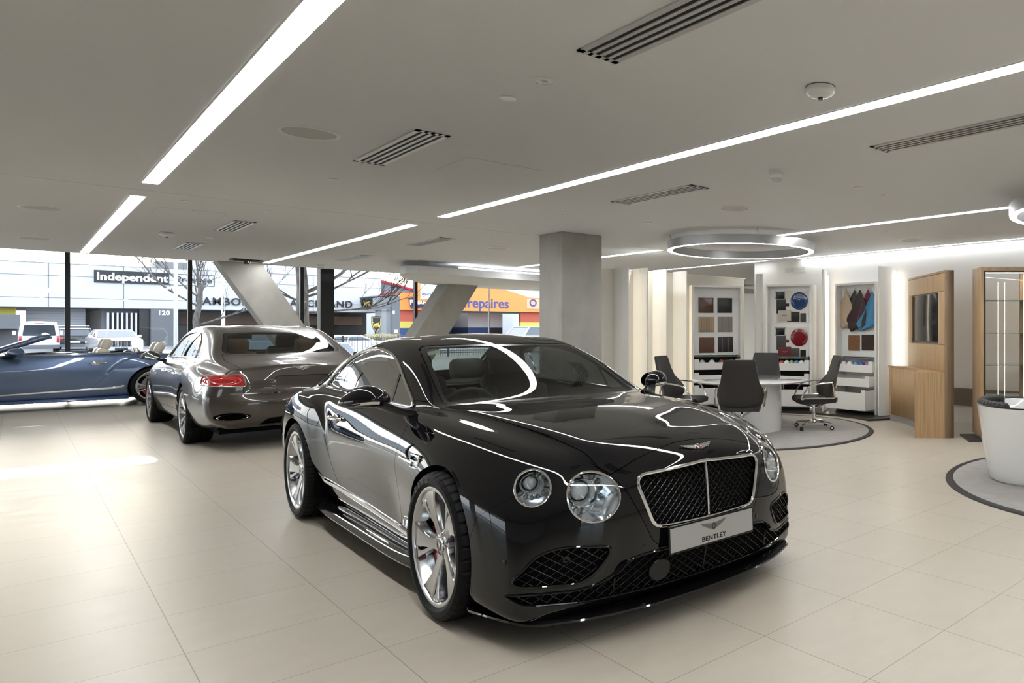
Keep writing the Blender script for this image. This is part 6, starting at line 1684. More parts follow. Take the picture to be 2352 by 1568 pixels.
part('shop_mullion', M_fg, bd, 9.883, 9.997, FW + 4.26, FW + 4.544, GZ, 3.262)
part('shop_mullion', M_fg, bd, 12.155, 12.269, FW + 4.26, FW + 4.544, GZ, 3.262)
part('shop_mullion', M_fg, bd, 14.427, 14.541, FW + 4.26, FW + 4.544, GZ, 3.262)
part('shop_mullion', M_fg, bd, 16.699, 16.813, FW + 4.26, FW + 4.544, GZ, 3.262)
part('shop_mullion', M_fg, bd, 18.971, 19.085, FW + 4.26, FW + 4.544, GZ, 3.262)
part('shop_mullion', M_fg, bd, 21.243, 21.357, FW + 4.26, FW + 4.544, GZ, 3.262)
part('shop_mullion', M_fg, bd, 23.515, 23.629, FW + 4.26, FW + 4.544, GZ, 3.262)
part('shop_lintel', mat('brown lintel', (.13, .07, .045), .5), bd, 9.94, 26.27, FW + 3.692, FW + 4.402, 1.885, 2.808)
part('grey_pier', M_fm, bd, 8.307, 10.153, FW - 0.284, FW + 8.52, GZ, 3.234); part('dark_return', M_fd, bd, 7.597, 8.307, FW + 0.426, FW + 8.52, GZ, 3.234)
part('side_wing', M_fg, bd, 5.254, 7.597, FW + 1.42, FW + 17.04, GZ, 3.234)
part('sun_screen', M_shut, bd, 5.538, 5.652, FW + 0.284, FW + 1.278, GZ, 2.879)
part('sun_screen', M_shut, bd, 5.836, 5.95, FW + 0.284, FW + 1.278, GZ, 2.879)
part('sun_screen', M_shut, bd, 6.134, 6.248, FW + 0.284, FW + 1.278, GZ, 2.879)
part('sun_screen', M_shut, bd, 6.433, 6.546, FW + 0.284, FW + 1.278, GZ, 2.879)
part('sun_screen', M_shut, bd, 6.731, 6.844, FW + 0.284, FW + 1.278, GZ, 2.879)
part('sun_screen', M_shut, bd, 7.029, 7.143, FW + 0.284, FW + 1.278, GZ, 2.879)
part('sun_screen', M_shut, bd, 7.327, 7.441, FW + 0.284, FW + 1.278, GZ, 2.879)
part('back_wall', mat('yard wall', (.42, .43, .45), .7), bd, 1.42, 7.1, FW + 17.04, FW + 17.324, GZ, 3.234)
sh = part('roller_door', M_shut, bd, 0.781, 4.331, FW + 3.124, FW + 3.408, GZ, 3.234)
part('door_rib', M_fg, sh, 0.781, 4.331, FW + 3.103, FW + 3.124, 0.042, 0.059)
part('door_rib', M_fg, sh, 0.781, 4.331, FW + 3.103, FW + 3.124, 0.269, 0.286)
part('door_rib', M_fg, sh, 0.781, 4.331, FW + 3.103, FW + 3.124, 0.496, 0.513)
part('door_rib', M_fg, sh, 0.781, 4.331, FW + 3.103, FW + 3.124, 0.723, 0.74)
part('door_rib', M_fg, sh, 0.781, 4.331, FW + 3.103, FW + 3.124, 0.951, 0.968)
part('door_rib', M_fg, sh, 0.781, 4.331, FW + 3.103, FW + 3.124, 1.178, 1.195)
part('door_rib', M_fg, sh, 0.781, 4.331, FW + 3.103, FW + 3.124, 1.405, 1.422)
part('door_rib', M_fg, sh, 0.781, 4.331, FW + 3.103, FW + 3.124, 1.632, 1.649)
part('door_rib', M_fg, sh, 0.781, 4.331, FW + 3.103, FW + 3.124, 1.859, 1.876)
part('door_rib', M_fg, sh, 0.781, 4.331, FW + 3.103, FW + 3.124, 2.087, 2.104)
part('door_rib', M_fg, sh, 0.781, 4.331, FW + 3.103, FW + 3.124, 2.314, 2.331)
part('door_rib', M_fg, sh, 0.781, 4.331, FW + 3.103, FW + 3.124, 2.541, 2.558)
part('door_rib', M_fg, sh, 0.781, 4.331, FW + 3.103, FW + 3.124, 2.768, 2.785)
part('door_rib', M_fg, sh, 0.781, 4.331, FW + 3.103, FW + 3.124, 2.995, 3.012)
part('door_rib', M_fg, sh, 0.781, 4.331, FW + 3.103, FW + 3.124, 3.223, 3.24)
part('door_rib', M_fg, sh, 0.781, 4.331, FW + 3.103, FW + 3.124, 3.45, 3.467)
part('door_rib', M_fg, sh, 0.781, 4.331, FW + 3.103, FW + 3.124, 3.677, 3.694)
part('door_rib', M_fg, sh, 0.781, 4.331, FW + 3.103, FW + 3.124, 3.904, 3.921)
part('side_office', M_fg, bd, -12.78, 0.568, FW + 2.13, FW + 2.414, GZ, 1.601); part('office_awning', M_fm, bd, -12.78, 0.454, FW - 1.42, FW + 2.272, 1.459, 2.595); part('office_window', M_fd, bd, -12.78, -0.852, FW + 1.988, FW + 2.158, GZ, 0.891)
cs = part('poster', M_yl, bd, -12.78, 0.213, FW + 1.278, FW + 1.42, 2.524, 3.262)
q = MB(); q.add([(-1.633, -FW + FW + 1.25, 2.552 - GZ), (-0.781, 1.25, 2.552 - GZ), (-0.994, 1.25, 3.262 - GZ), (-1.42, 1.25, 3.262 - GZ)], [(0, 1, 2, 3)]); q.build('poster_shape', mat('poster pink', (.62, .05, .25), .6), cs, 0)
part('roof_plant', M_fg, bd, 9.23, 14.2, FW + 5.68, FW + 8.52, 7.068, 8.062); part('roof_mast', M_lt, bd, 6.461, 6.646, FW + 0.71, FW + 0.852, 7.011, 8.346); part('roof_mast', M_lt, bd, 7.029, 7.128, FW + 0.71, FW + 0.852, 7.011, 8.204)
part('upper_store', M_fw, bd, 11.644, 27.051, FW + 1.136, FW + 11.36, 6.784, 8.488)
front = lambda x, z, y=FW: Matrix.Translation((x, y - FW, z - GZ)) @ frame((0, 0, 0), (1, 0, 0), (0, -1, 0))
# signs on the fascia
sg = thing('fascia_sign', 'black sign box with white lettering high on the white building', 'sign', (4.7, FW, 5.52))
q = MB(); q.box(0, 4.842, -0.128, 0, 0, 1.079); q.build('sign_box', M_sgn, sg, 0)
text_mesh('Independent', .937, M_lt, 'lettering', sg, Matrix.Translation((2.442, -.135, .511)) @ frame((0, 0, 0), (1, 0, 0), (0, -1, 0)), .01, (.98, 1), bold=.031)
text_mesh('Prestige', .795, M_sgn, 'fascia_lettering', bd, front(11.289, 6.046, FW - .043), .02, (1.02, 1))
q = MB()
for x0, x1, z0, z1 in ((9.585, 12.78, 6.528, 6.571), (9.585, 12.78, 5.506, 5.549), (12.737, 12.78, 5.506, 6.571)): q.box(x0, x1, -.043, 0, z0 - GZ, z1 - GZ)
q.build('sign_outline', M_sgn, bd, 0)
text_mesh('LAMBORGHINI AUCKLAND', .994, M_sgn, 'fascia_lettering', bd, front(17.821, 4.058, FW - .085), .043, (.96, 1), bold=.017, spacing=1.12)
text_mesh('120', .568, M_lt, 'street_number', bd, front(9.159, 2.893, FW - .31), .01, bold=.017)
def shield(name, par, M, w, h, m):
    pol = [(-w / 2, h / 2), (-w / 2 * .98, .05 * h), (-w * .3, -.3 * h), (0, -h / 2), (w * .3, -.3 * h), (w / 2 * .98, .05 * h), (w / 2, h / 2), (0, h * .54)]
    q = MB(); q.prism(pol, 0, .08, M); return q.build(name, m, par, 0)
es = shield('fascia_shield', bd, front(25.631, 4.2, FW - .028), 1.164, 1.349, M_sgn)
def bull(par, M, s):
    q = MB(); q.ell((0, 0, .09), (.20 * s, .13 * s, .03), 12, 8, M @ Matrix.Rotation(.5, 4, 'Z')); q.ell((.16 * s, -.10 * s, .09), (.10 * s, .09 * s, .03), 10, 6, M)
    for x, y, x1, y1 in ((-.12, -.02, -.22, -.22), (-.02, -.08, -.05, -.25), (.1, .1, .2, .2), (-.16, .1, -.26, .22)): q.tube([M @ Vector((x * s, y * s, .09)), M @ Vector((x1 * s, y1 * s, .09))], .028 * s, 6)
    return q.build('gold_figure', M_gold, par)
bull(es, front(25.631, 4.228, FW - .028), 1.35)

# orange tyre shop
OW = 73.84
ob = thing('tyre_shop', 'orange gabled tyre shop with blue lettering, right of the leaning strut', 'building', (0, OW, GZ))
def op(name, m, par, x0, x1, y0, y1, z0, z1):
    q = MB(); q.box(x0, x1, y0 - OW, y1 - OW, z0 - GZ, z1 - GZ); return q.build(name, m, par, 0)
q = MB(); q.prism([(24.566, 3.291 - GZ), (48.28, 3.291 - GZ), (48.28, 4.91 - GZ), (37.63, 4.91 - GZ), (32.632, 6.273 - GZ), (27.548, 4.966 - GZ), (24.566, 4.938 - GZ)], 0, 0.426, Matrix.Rotation(PI / 2, 4, 'X')); q.build('gable_fascia', M_or, ob, 0)
op('wall_upper', M_rd, ob, 24.566, 27.974, OW + 0, OW + 0.426, 2.169, 3.291)
op('wall_band', M_yl, ob, 24.566, 27.974, OW + 0, OW + 0.426, 1.53, 2.169)
op('wall_lower', M_bl, ob, 24.566, 27.974, OW + 0, OW + 0.426, GZ, 1.53)
op('wall_upper', M_rd, ob, 36.778, 48.28, OW + 0, OW + 0.426, 2.169, 3.291)
op('wall_band', M_yl, ob, 36.778, 48.28, OW + 0, OW + 0.426, 1.53, 2.169)
op('wall_lower', M_bl, ob, 36.778, 48.28, OW + 0, OW + 0.426, GZ, 1.53)
op('garage_back', M_fg, ob, 27.974, 36.778, OW + 9.94, OW + 10.224, GZ, 3.291); op('garage_dado', M_bl, ob, 27.974, 36.778, OW + 9.798, OW + 9.94, GZ, 1.459); op('garage_office', M_fw, ob, 32.944, 36.778, OW + 4.26, OW + 8.52, 1.601, 3.291); op('garage_office_base', M_bl, ob, 32.944, 36.778, OW + 4.26, OW + 8.52, GZ, 1.601)
op('office_window', M_fd, ob, 35.358, 36.636, OW + 4.118, OW + 4.26, 0.11, 1.53); op('garage_lintel', M_fd, ob, 27.974, 36.778, OW + 0, OW + 0.426, 3.092, 3.319); op('garage_side', M_fd, ob, 27.69, 27.974, OW + 0, OW + 9.94, GZ, 3.291); op('shop_window', M_fd, ob, 37.772, 40.328, OW - 0.028, OW + 0, -0.032, 1.246)
q = MB(); q.box(29.11, 31.95, 4.26, 4.402, 2.879 - GZ, 2.978 - GZ); q.build('garage_lamp', mat('garage lamp', (1, 1, 1), emit=(1, 1, 1), estr=4), ob, 0)
q = MB(); q.box(24.708, 48.28, 0.426, 11.928, 4.796 - GZ, 4.881 - GZ); q.build('roof', M_fg, ob, 0)
ofr = lambda x, z, dy=.44: Matrix.Translation((x, -dy, z - GZ)) @ frame((0, 0, 0), (1, 0, 0), (0, -1, 0))
text_mesh('Beaurepaires', 1.448, M_ltb, 'shop_lettering', ob, ofr(31.737, 4.114), .03, (.93, 1), bold=.017)
q = op('round_sign_panel', M_orl, ob, 37.275, 38.695, OW - 0.469, OW - 0.426, 3.66, 4.768)
c = MB(); c.tube([(37.985 + .341 * math.cos(t), -.497, 4.342 - GZ + .341 * math.sin(t)) for t in np.linspace(0, 2 * PI, 24, endpoint=False)], .071, 6, False, True); c.build('sign_ring', M_ltb, q)
q = op('round_sign_panel', M_orl, ob, 39.476, 40.896, OW - 0.469, OW - 0.426, 3.66, 4.768)
c = MB(); c.tube([(40.186 + .341 * math.cos(t), -.497, 4.342 - GZ + .341 * math.sin(t)) for t in np.linspace(0, 2 * PI, 24, endpoint=False)], .071, 6, False, True); c.build('sign_ring', M_ltb, q)
fb = thing('loyalty_sign', 'dark blue sign with slanted white lettering on the orange shop', 'sign', (26.199, OW - .483, 4.015))
q = MB(); q.prism([(-0.937, 0.454), (-0.682, -0.596), (1.108, -0.355), (0.937, 0.639)], 0, 0.071, Matrix.Rotation(PI / 2, 4, 'X')); q.build('sign_panel', M_bl, fb, 0)
text_mesh('FlyBuys', .596, M_lt, 'lettering', fb, Matrix.Translation((.071, -.10, .043)) @ frame((0, 0, 0), (1, 0, .05), (0, -1, 0)) , .01, (1.0, 1), bold=.02)
py = thing('pylon_sign', 'tall white and orange pylon sign in front of the orange shop', 'sign', (26.44, 71.568, GZ))
q = MB(); q.box(-0.88, 1.917, -0.213, 0.213, 4.26, 8.804); q.build('orange_back', M_or, py, 0); q = MB(); q.box(-0.781, 1.022, -0.256, -0.213, 4.402, 8.662); q.build('white_panel', M_lt, py, 0); q = MB(); q.box(0, 0.71, -0.142, 0.142, 0, 4.26); q.build('pylon_post', M_bl, py, 0)
text_mesh('Beaurepaires', .341, M_ltb, 'lettering', py, Matrix.Translation((.114, -.27, 4.899)) @ frame((0, 0, 0), (1, 0, 0), (0, -1, 0)), .006, (.88, 1), bold=.004)
lb = thing('price_board', 'white service list board on the blue base of the orange shop', 'sign', (26.412, OW - .071, -0.103))
q = MB(); q.box(-0.852, 0.994, -0.043, 0, -0.852, 1.491); q.build('board', M_lt, lb, 0); q = MB()
for k in range(5): q.box(-.71, .85, -.049, -.043, -.64 + k * .426, -.61 + k * .426)
q.build('ruled_lines', M_fm, lb, 0)
rb_ = thing('red_roof_building', 'grey roofed building with red edges behind the bare tree', 'building', (28.4, 110.76, GZ))
q = MB(); q.box(-2.84, 19.88, 0, 8.52, 0, 6.106); q.build('walls', M_fw, rb_, 0); q = MB(); q.prism([(-2.84, 8.662), (2.272, 9.372), (12.78, 6.532), (19.88, 6.248), (19.88, 5.964), (-2.84, 5.964)], 0, 8.52, Matrix.Translation((0, 8.52, 0)) @ Matrix.Rotation(PI / 2, 4, 'X')); q.build('roof', M_fg, rb_, 0)
q = MB(); q.tube([(-2.84, -0.142, 8.662), (2.272, -0.142, 9.372), (12.78, -0.142, 6.674), (19.88, -0.142, 6.39)], 0.199, 6); q.tube([(-2.84, -0.142, 8.662), (-2.84, -0.142, 13.49)], 0.17, 6); q.tube([(-2.84, -0.142, 5.964), (12.78, -0.142, 6.958)], 0.142, 6); q.build('red_edge', M_redr, rb_, 0)
ww = thing('pale_warehouse', 'pale corrugated warehouse beyond the orange shop roof', 'building', (51.12, 105.08, GZ)); q = MB(); q.box(0, 22.72, 0, 14.2, 0, 10.65); q.build('walls', M_fw, ww, 0)
# grey gate totem with shield sign
tt = thing('entrance_totem', 'grey rendered entrance pier with a lower dark shoulder, beside the orange shop', 'wall pier', (22.01, 67.592, GZ))
q = MB(); q.box(0, 0.596, 0, 0.852, 0, 4.43); q.build('tall_pier', M_fm, tt, 0); q = MB(); q.box(-1.093, 0, 0.142, 0.852, 0, 4.288); q.build('low_pier', M_fg, tt, 0); q = MB(); q.box(-1.349, -0.17, 0, 0.852, 3.152, 3.536); q.build('ledge', M_fm, tt, 0)
q = MB(); q.box(0.142, 0.454, -0.028, 0, 1.207, 1.463); q.build('name_plate', M_lt, tt, 0); q = MB(); q.box(0.014, 0.185, -0.028, 0, 2.84, 3.124); q.build('small_plate', M_lt, tt, 0)
sh_ = thing('shield_sign', 'black and gold shield sign standing above a planter by the grey pier', 'sign', (20.391, 66.456, GZ)); 
M_ = Matrix.Translation((0, 0, 1.874)) @ frame((0, 0, 0), (1, 0, 0), (0, -1, 0)); e = shield('shield', sh_, M_, .738, 1.377, M_sgn); bull(e, M_, 1.136)
q = MB(); w_, h_ = .625, 1.235; q.tube([M_ @ Vector((x, y, .09)) for x, y in ((-w_ / 2, h_ / 2), (-w_ / 2, .05 * h_), (-w_ * .28, -.3 * h_), (0, -h_ / 2), (w_ * .28, -.3 * h_), (w_ / 2, .05 * h_), (w_ / 2, h_ / 2))], .035, 6, False, True); q.build('gold_border', M_gold, e)
q = MB(); q.box(-0.071, 0.071, 0, 0.142, 0, 1.42); q.build('post', M_sgn, sh_, 0)
pl_ = thing('planter', 'round planter of dry yellowish grass under the shield sign', 'planter', (20.306, 64.752, GZ)); q = MB(); q.lathe([(0.497, 0), (0.71, 0.639), (0.639, 0.682), (0, 0.639)], 24); q.build('pot', M_fm, pl_)
q = MB()
for k in range(160):
    a = random.uniform(0, 2 * PI); r = random.uniform(.1, 1.05); l = random.uniform(.35, .7)
    q.tube([(.64 * r * math.cos(a), .64 * r * math.sin(a), .653), (1.14 * r * math.cos(a), 1.14 * r * math.sin(a), .653 + l * .7), (1.56 * r * math.cos(a), 1.56 * r * math.sin(a), .653 + l * (.9 - .5 * r))], [.028, .02, .006], 4)
q.build('dry_grass', mat('dry grass', (.42, .36, .20), .9), pl_)
b = MB(); b.box(-80, 130, 20.6, 170, GZ - .2, GZ); b.build('street', M_asph, None, 0, 'structure')
b = MB(); b.box(-80, 130, 20.6, 23.0, GZ, GZ + .12); b.build('pavement', mat('paving', (.42, .42, .42), .85), None, 0, 'structure')
b = MB(); b.box(-80, 130, 50, 53, GZ, GZ + .1); b.build('pavement_opposite', MATS['paving'], None, 0, 'structure')
for x0, y0, x1, y1 in ((-60, -60, 90, -9), (-60, -9, -9.2, 20.6)):
    b = MB(); b.box(x0, x1, y0, y1, GZ - .2, GZ); b.build('forecourt_ground', M_asph, None, 0, 'structure')

fe = thing('railing_fence', 'black railing fence in front of the parked white sports cars', 'fence', (10.2, 40.0, GZ)); q = MB()
for z in (.2, 1.0): q.box(-2, 8.0, -.02, .02, z, z + .04)
q.build('rails', M_sgn, fe, 0); q = MB()
for k in range(84): q.box(-2 + k * .12 - .008, -2 + k * .12 + .008, -.008, .008, .05, 1.12)
q.build('bars', M_sgn, fe, 0); q = MB()
for x in (-1.9, .6, 3.1, 5.6, 7.9): q.box(x - .03, x + .03, -.03, .03, 0, 1.2)
q.build('posts', M_sgn, fe, 0)

# street trees: bare winter crowns grown by branching
def tree(name, label, x, y, h0, r0, seed, spread, levels, lean=0., m=None, reach=.42, rise=.25, low=()):
    rnd = random.Random(seed); t = thing(name, label, 'tree', (x, y, GZ), 0, 'bare street trees')
    tr = MB(); br = MB(); tw = MB()
    top = Vector((lean * h0, 0, h0)); pts = [Vector((0, 0, 0)).lerp(top, k / 5) + Vector((rnd.uniform(-.05, .05) * (k > 0), rnd.uniform(-.05, .05) * (k > 0), 0)) for k in range(6)]
    tr.tube(pts, [r0 * (1 - .09 * k) for k in range(6)], 12)
    def grow(p, d, l, r, lv):
        if lv == 0 or r < .004: return
        n = 4; q = [p]; dd = d.copy()
        for k in range(n):
            dd = (dd + Vector((rnd.uniform(-.22, .22), rnd.uniform(-.22, .22), rnd.uniform(-.08, .2)))).normalized(); q.append(q[-1] + dd * l / n)
        (br if lv >= levels - 1 else tw).tube(q, [r * (1 - .13 * k) for k in range(n + 1)], 6 if lv >= levels - 1 else 4, False)
        for _ in range(3 if lv > 1 else 2):
            k = rnd.choice((1, 2, 3, 4)) if _ else 4
            nd = (dd + Vector((rnd.uniform(-1, 1), rnd.uniform(-1, 1), rnd.uniform(-.3, .7))) * spread).normalized()
            grow(q[k], nd, l * rnd.uniform(.6, .8), r * (.62 if _ else .7), lv - 1)
    for k in range(5):
        a = k * 2 * PI / 5 + rnd.uniform(-.4, .4); f = .55 + .1 * k
        grow(Vector((0, 0, 0)).lerp(top, min(f, 1.)), Vector((math.cos(a), math.sin(a), rise + .2 * k)).normalized(), h0 * reach, r0 * .30, levels)
    for z, d, l, r in low: grow(Vector((0, 0, z)), Vector(d).normalized(), l, r, levels)
    tr.build('trunk', m or M_bark, t, 60); br.build('branches', m or M_bark, t, 60); tw.build('twigs', M_twig, t, 60)
tree('street_tree', 'slim bare tree between the two white flagpoles', 3.86, 29.2, 3.0, .11, 5, .62, 6, .02)
tree('street_tree', 'thick mottled bare tree trunk beside the black steel column', 5.55, 24.0, 4.6, .19, 14, .7, 6, -.03, mat('mottled bark', (.30, .28, .25), .9, noise=(7, .65, (1, 1, .35)), bump=.4), .5, .45, ((2.0, (1, .2, .05), 1.5, .045), (2.45, (1, -.1, .45), 1.5, .04), (2.3, (-.9, .4, .3), 1.2, .035)))
for x, y, lab in ((3.18, 27.5, 'white flagpole left of the slim bare tree'), (4.62, 29.8, 'white flagpole right of the slim bare tree')):
    t = thing('flagpole', lab, 'pole', (x, y, GZ), 0, 'white flagpoles'); q = MB(); q.tube([(0, 0, 0), (0, 0, 7.5)], [.05, .045], 12); q.build('shaft', M_lt, t); q = MB(); q.lathe([(.14, 0), (.14, .1), (.08, .13)], 16); q.build('base', M_lt, t)
t = thing('power_lines', 'thin overhead cables crossing the white sky at the left edge', 'cables', (0, 0, 0))
for z0, dz in ((8.3, 0), (8.0, -.2), (7.7, -.3)):
    q = MB(); q.tube([(-20, 56 + dz, z0), (6, 58, 6.9 + dz * .5), (30, 59, 6.6)], .018, 4); q.build('cable', M_sgn, t)

# vehicles parked across the street
def street_car(name, label, cat, loc, rz, L, W, H, belt, prof, cab, paint, glass, front=True, parts=None, group=None, wheel_r=.33):
    """prof: side outline of the lower body [(x,z)]; cab: glasshouse [(x,z)] lower then upper; x forward"""
    t = thing(name, label, cat, loc, rz, group)
    n = len(prof); q = MB(); rings = []
    for f, inset in ((-1, .10), (-.96, .03), (-.80, 0), (.80, 0), (.96, .03), (1, .10)):
        rings.append([(x * (1 - inset * .06), f * W / 2, z + (inset * .35 * (z < .5)) - inset * .35 * (z > .5)) for x, z in prof])
    q.rings(rings, True, True, True); q.build('body', paint, t, 40)
    (x0, x1, xa, xb) = cab
    q = MB(); w0, w1 = W / 2 - .06, W / 2 - .20
    vs = [(x0, -w0, belt), (x1, -w0, belt), (x1, w0, belt), (x0, w0, belt), (xa, -w1, H - .03), (xb, -w1, H - .03), (xb, w1, H - .03), (xa, w1, H - .03)]
    q.add(vs, [(0, 1, 5, 4), (1, 2, 6, 5), (2, 3, 7, 6), (3, 0, 4, 7), (4, 5, 6, 7)]); q.build('windows', glass, t, 0)
    q = MB(); q.rings([[(x, -w1 * k - .02 * s_, H - .05 + dz) for x, dz in ((xa - .06, 0), (xa + .1, .04), ((xa + xb) / 2, .06), (xb - .1, .04), (xb + .06, 0), (xb, -.02), (xa, -.02))] for k, s_ in ((1.04, 1), (.7, 0), (0, 0), (-.7, 0), (-1.04, -1))], True, True, True); q.build('roof', paint, t, 40)
    q = MB()
    for s_ in (-1, 1):
        for a, b_ in ((vs[0], vs[4]), (vs[1], vs[5])): q.tube([(a[0], s_ * w0, a[2]), (b_[0], s_ * w1, b_[2])], .045, 6)
        m0 = (x0 + x1) / 2; q.tube([(m0, s_ * w0, belt), ((xa + xb) / 2, s_ * w1, H - .03)], .03, 6)
    q.build('pillars', paint, t)
    for xw in (L * .29, -L * .29):
        for s_ in (-1, 1):
            q = MB(); q.lathe([(.2, .10), (wheel_r - .02, .10), (wheel_r, .07), (wheel_r, -.10), (.1, -.10)], 28, Matrix.Translation((xw, s_ * (W / 2 - .12), wheel_r)) @ Matrix.Rotation(-PI / 2 * s_, 4, 'X'), True); o = q.build('wheel', MT['tyre'], t)
            q = MB(); q.lathe([(.21, .102), (.05, .115), (0, .115)], 24, Matrix.Translation((xw, s_ * (W / 2 - .12), wheel_r)) @ Matrix.Rotation(-PI / 2 * s_, 4, 'X'), False); q.build('hub', MT['rim'], o)
    for nm, m, x, y0, y1, z0, z1, sym_ in parts or []:
        for s_ in ((1, -1) if sym_ else (1,)):
            q = MB(); q.box(x - .03, x + .03, s_ * y0, s_ * y1, z0, z1, .01); q.build(nm, m, t, 40)
    return t
M_wcar = mat('white car paint', (.80, .81, .83), .2, coat=1.); M_dcar = mat('dark car paint', (.02, .022, .03), .2, coat=1.); M_scar = mat('silver car paint', (.45, .50, .58), .25, .5, coat=1.)
M_cg = mat('street car glass', (.03, .04, .05), .06, spec=.8, coat=1.); M_tl = MT['tail_red']; M_hl = mat('street lamp glass', (.7, .75, .8), .1, coat=1.)
# white van, tail towards us
van = thing('van', 'white van seen from behind, beyond the open blue car', 'van', (1.08, 64.4, GZ), PI / 2)
q = MB(); rings = []
for x, w_, z0, z1 in ((-2.30, .78, .38, 1.90), (-2.36, .82, .42, 1.70), (-2.40, .84, .46, 1.2), (-2.2, .86, .30, 1.95), (0, .86, .28, 1.99), (1.6, .85, .28, 1.95), (2.2, .83, .3, 1.3), (2.35, .7, .35, 1.0)): pass
for x, w_, top in ((-2.36, .80, 1.84), (-2.30, .84, 1.93), (-1.8, .855, 1.98), (.8, .855, 1.99), (1.5, .85, 1.93), (2.0, .84, 1.40), (2.32, .78, 1.02)):
    rings.append([(x, y * w_, z) for y, z in ((-1, .34), (-1.0, 1.05), (-.97, min(1.35, top - .2)), (-.88, top - .06), (-.75, top), (0, top + .015), (.75, top), (.88, top - .06), (.97, min(1.35, top - .2)), (1.0, 1.05), (1, .34))])
q.rings(rings, True, True, True); q.build('body', M_wcar, van, 40)
q = MB(); q.prism(rounded([(-.68, 1.12), (.68, 1.12), (.61, 1.76), (-.61, 1.76)], .06, 4), 0, .03, Matrix.Translation((-2.345, 0, 0)) @ frame((0, 0, 0), (0, -1, 0), (-1, 0, 0))); q.build('rear_window', M_cg, van, 30)
for s_ in (1, -1):
    q = MB(); q.box(-2.40, -2.25, s_ * .70, s_ * .83, .70, 1.12, .02); q.build('tail_light', M_tl, van, 40)
    q = MB(); q.box(1.45, 1.6, s_ * .92, s_ * 1.08, 1.15, 1.4, .03); q.build('door_mirror', M_wcar, van, 40)
    for xw in (1.45, -1.3):
        q = MB(); q.lathe([(.18, .10), (.31, .10), (.33, .07), (.33, -.1), (.1, -.1)], 24, Matrix.Translation((xw, s_ * .76, .33)) @ Matrix.Rotation(-PI / 2 * s_, 4, 'X')); q.build('wheel', MT['tyre'], van)
    q = MB(); q.box(-1.6, 1.1, s_ * .835, s_ * .862, 1.15, 1.68, .01); q.build('side_window', M_cg, van, 40)
q = MB(); q.box(-2.47, -2.3, -.84, .84, .34, .58, .03); q.build('bumper', M_fm, van, 40); q = MB(); q.box(-2.385, -2.36, -.24, .24, .64, .78, .005); q.build('license_plate', M_lt, van, 0); q = MB(); q.box(-2.37, -2.34, -.2, .2, 1.84, 1.88, .005); q.build('brake_light', M_tl, van, 0)
suv = [(-2.3, .35), (-2.36, .6), (-2.32, 1.05), (-1.9, 1.12), (1.0, 1.08), (2.1, .95), (2.3, .7), (2.25, .35)]
tailp = [('tail_light', M_tl, -2.34, .55, .82, .80, .98, True), ('bumper', M_fm, -2.36, -.8, .8, .35, .5, False), ('license_plate', M_lt, -2.37, -.25, .25, .6, .72, False)]
street_car('suv', 'dark estate car beside the white van, behind the cream headrests', 'car', (2.75, 69.4, GZ), PI / 2, 4.6, 1.82, 1.58, 1.08, suv, (-2.25, .95, -1.9, .2), M_dcar, M_cg, parts=tailp)
street_car('suv', 'dark off-roader farther away, over the roof of the dark estate car', 'car', (3.05, 75.5, GZ), PI / 2 - .1, 4.6, 1.9, 1.80, 1.15, suv, (-2.25, .95, -2.0, .2), M_dcar, M_cg, parts=tailp)
lux = [(-2.5, .35), (-2.55, .7), (-2.4, 1.0), (-.9, 1.05), (1.1, 1.02), (2.3, .95), (2.62, .85), (2.66, .5), (2.6, .28)]
rr = street_car('luxury_car', 'white luxury coupe facing us with an upright slatted grille', 'car', (4.2, 61.6, GZ), -PI / 2 + .06, 5.2, 1.95, 1.48, 1.03, lux, (-1.9, 1.15, -.9, .35), M_wcar, M_cg,
    parts=[('headlight', M_hl, 2.58, .55, .90, .68, .80, True), ('grille_frame', MT['chrome'], 2.64, -.46, .46, .44, .86, False), ('grille', M_sgn, 2.66, -.42, .42, .47, .83, False), ('license_plate', M_sgn, 2.69, -.28, .28, .27, .40, False), ('door_mirror', M_wcar, .85, .98, 1.16, 1.0, 1.15, True)])
q = MB()
for k in range(13): q.box(2.688, 2.70, -.40 + k * .066, -.385 + k * .066, .47, .83)
q.build('grille_slats', MT['chrome'], rr, 0)
low = [(-2.2, .3), (-2.25, .6), (-2.0, .88), (-1.0, .92), (1.0, .80), (2.0, .62), (2.25, .45), (2.25, .25)]
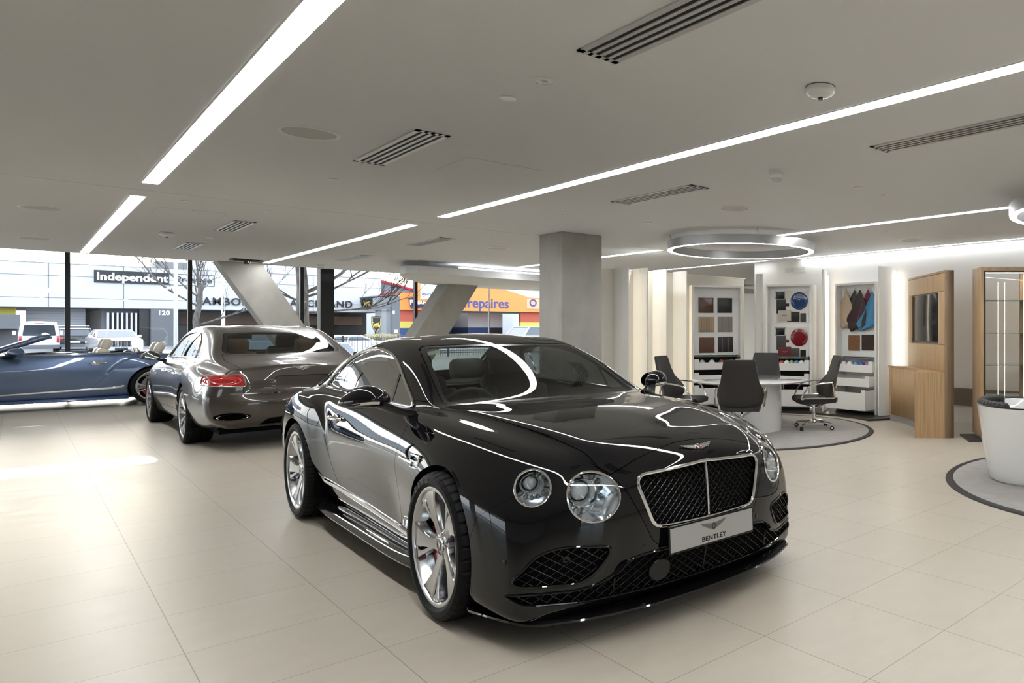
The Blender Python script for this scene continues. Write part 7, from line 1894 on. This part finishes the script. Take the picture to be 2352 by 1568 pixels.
for x, y, rz, lab in ((11.3, 43.2, PI + .12, 'white low sports car behind the railing fence, nearer one'), (11.0, 47.0, .1, 'white low sports car behind the railing fence, farther one')):
    street_car('sports_car', lab, 'car', (x, y, GZ), rz, 4.5, 1.95, 1.2, .85, low, (-1.6, 1.2, -.9, .1), M_wcar, M_cg, parts=[('headlight', M_hl, 2.1, .6, .9, .5, .6, True)], group='white sports cars behind the fence')
street_car('parked_car', 'silver blue car whose roof shows just left of the concrete column', 'car', (23.6, 45.0, GZ), .25, 4.7, 1.9, 1.70, 1.05, suv, (-1.9, 1.1, -1.3, .3), M_scar, M_cg)
street_car('parked_car', 'silver car on the street seen through the brown car rear window', 'car', (6.9, 33.5, GZ), .1, 4.6, 1.8, 1.46, .95, suv, (-1.9, 1.1, -1.3, .3), M_scar, M_cg)
# ---------------------------------------------------------------- daylight
w = bpy.data.worlds.new('sky'); SC.world = w; w.use_nodes = True; nt = w.node_tree
bg = nt.nodes['Background']; sky = nt.nodes.new('ShaderNodeTexSky'); sky.sky_type = 'NISHITA'; sky.sun_disc = False; sky.sun_elevation = math.radians(24); sky.sun_rotation = math.radians(10)
sky.air_density = 1.; sky.dust_density = 3.; sky.ozone_density = 1.5
mx = nt.nodes.new('ShaderNodeMix'); mx.data_type = 'RGBA'; mx.inputs[0].default_value = .55; mx.inputs[7].default_value = (8.7, 9.3, 10.3, 1)
nt.links.new(sky.outputs[0], mx.inputs[6]); nt.links.new(mx.outputs[2], bg.inputs[0]); bg.inputs[1].default_value = .30
sun = bpy.data.lights.new('sun', 'SUN'); so = bpy.data.objects.new('sun', sun); COL.objects.link(so)
sun.energy = 4.; sun.angle = math.radians(.6); sun.color = (1, .95, .88)
so.rotation_euler = (math.radians(70), 0, math.radians(180))
SC.view_settings.view_transform = 'Standard'; SC.view_settings.look = 'None'; SC.view_settings.gamma = 1; SC.view_settings.exposure = 1.06
SC.cycles.max_bounces = 10; SC.cycles.diffuse_bounces = 4; SC.cycles.glossy_bounces = 5; SC.cycles.transmission_bounces = 8; SC.cycles.transparent_max_bounces = 16
SC.cycles.caustics_reflective = False; SC.cycles.caustics_refractive = False; SC.cycles.sample_clamp_indirect = 6
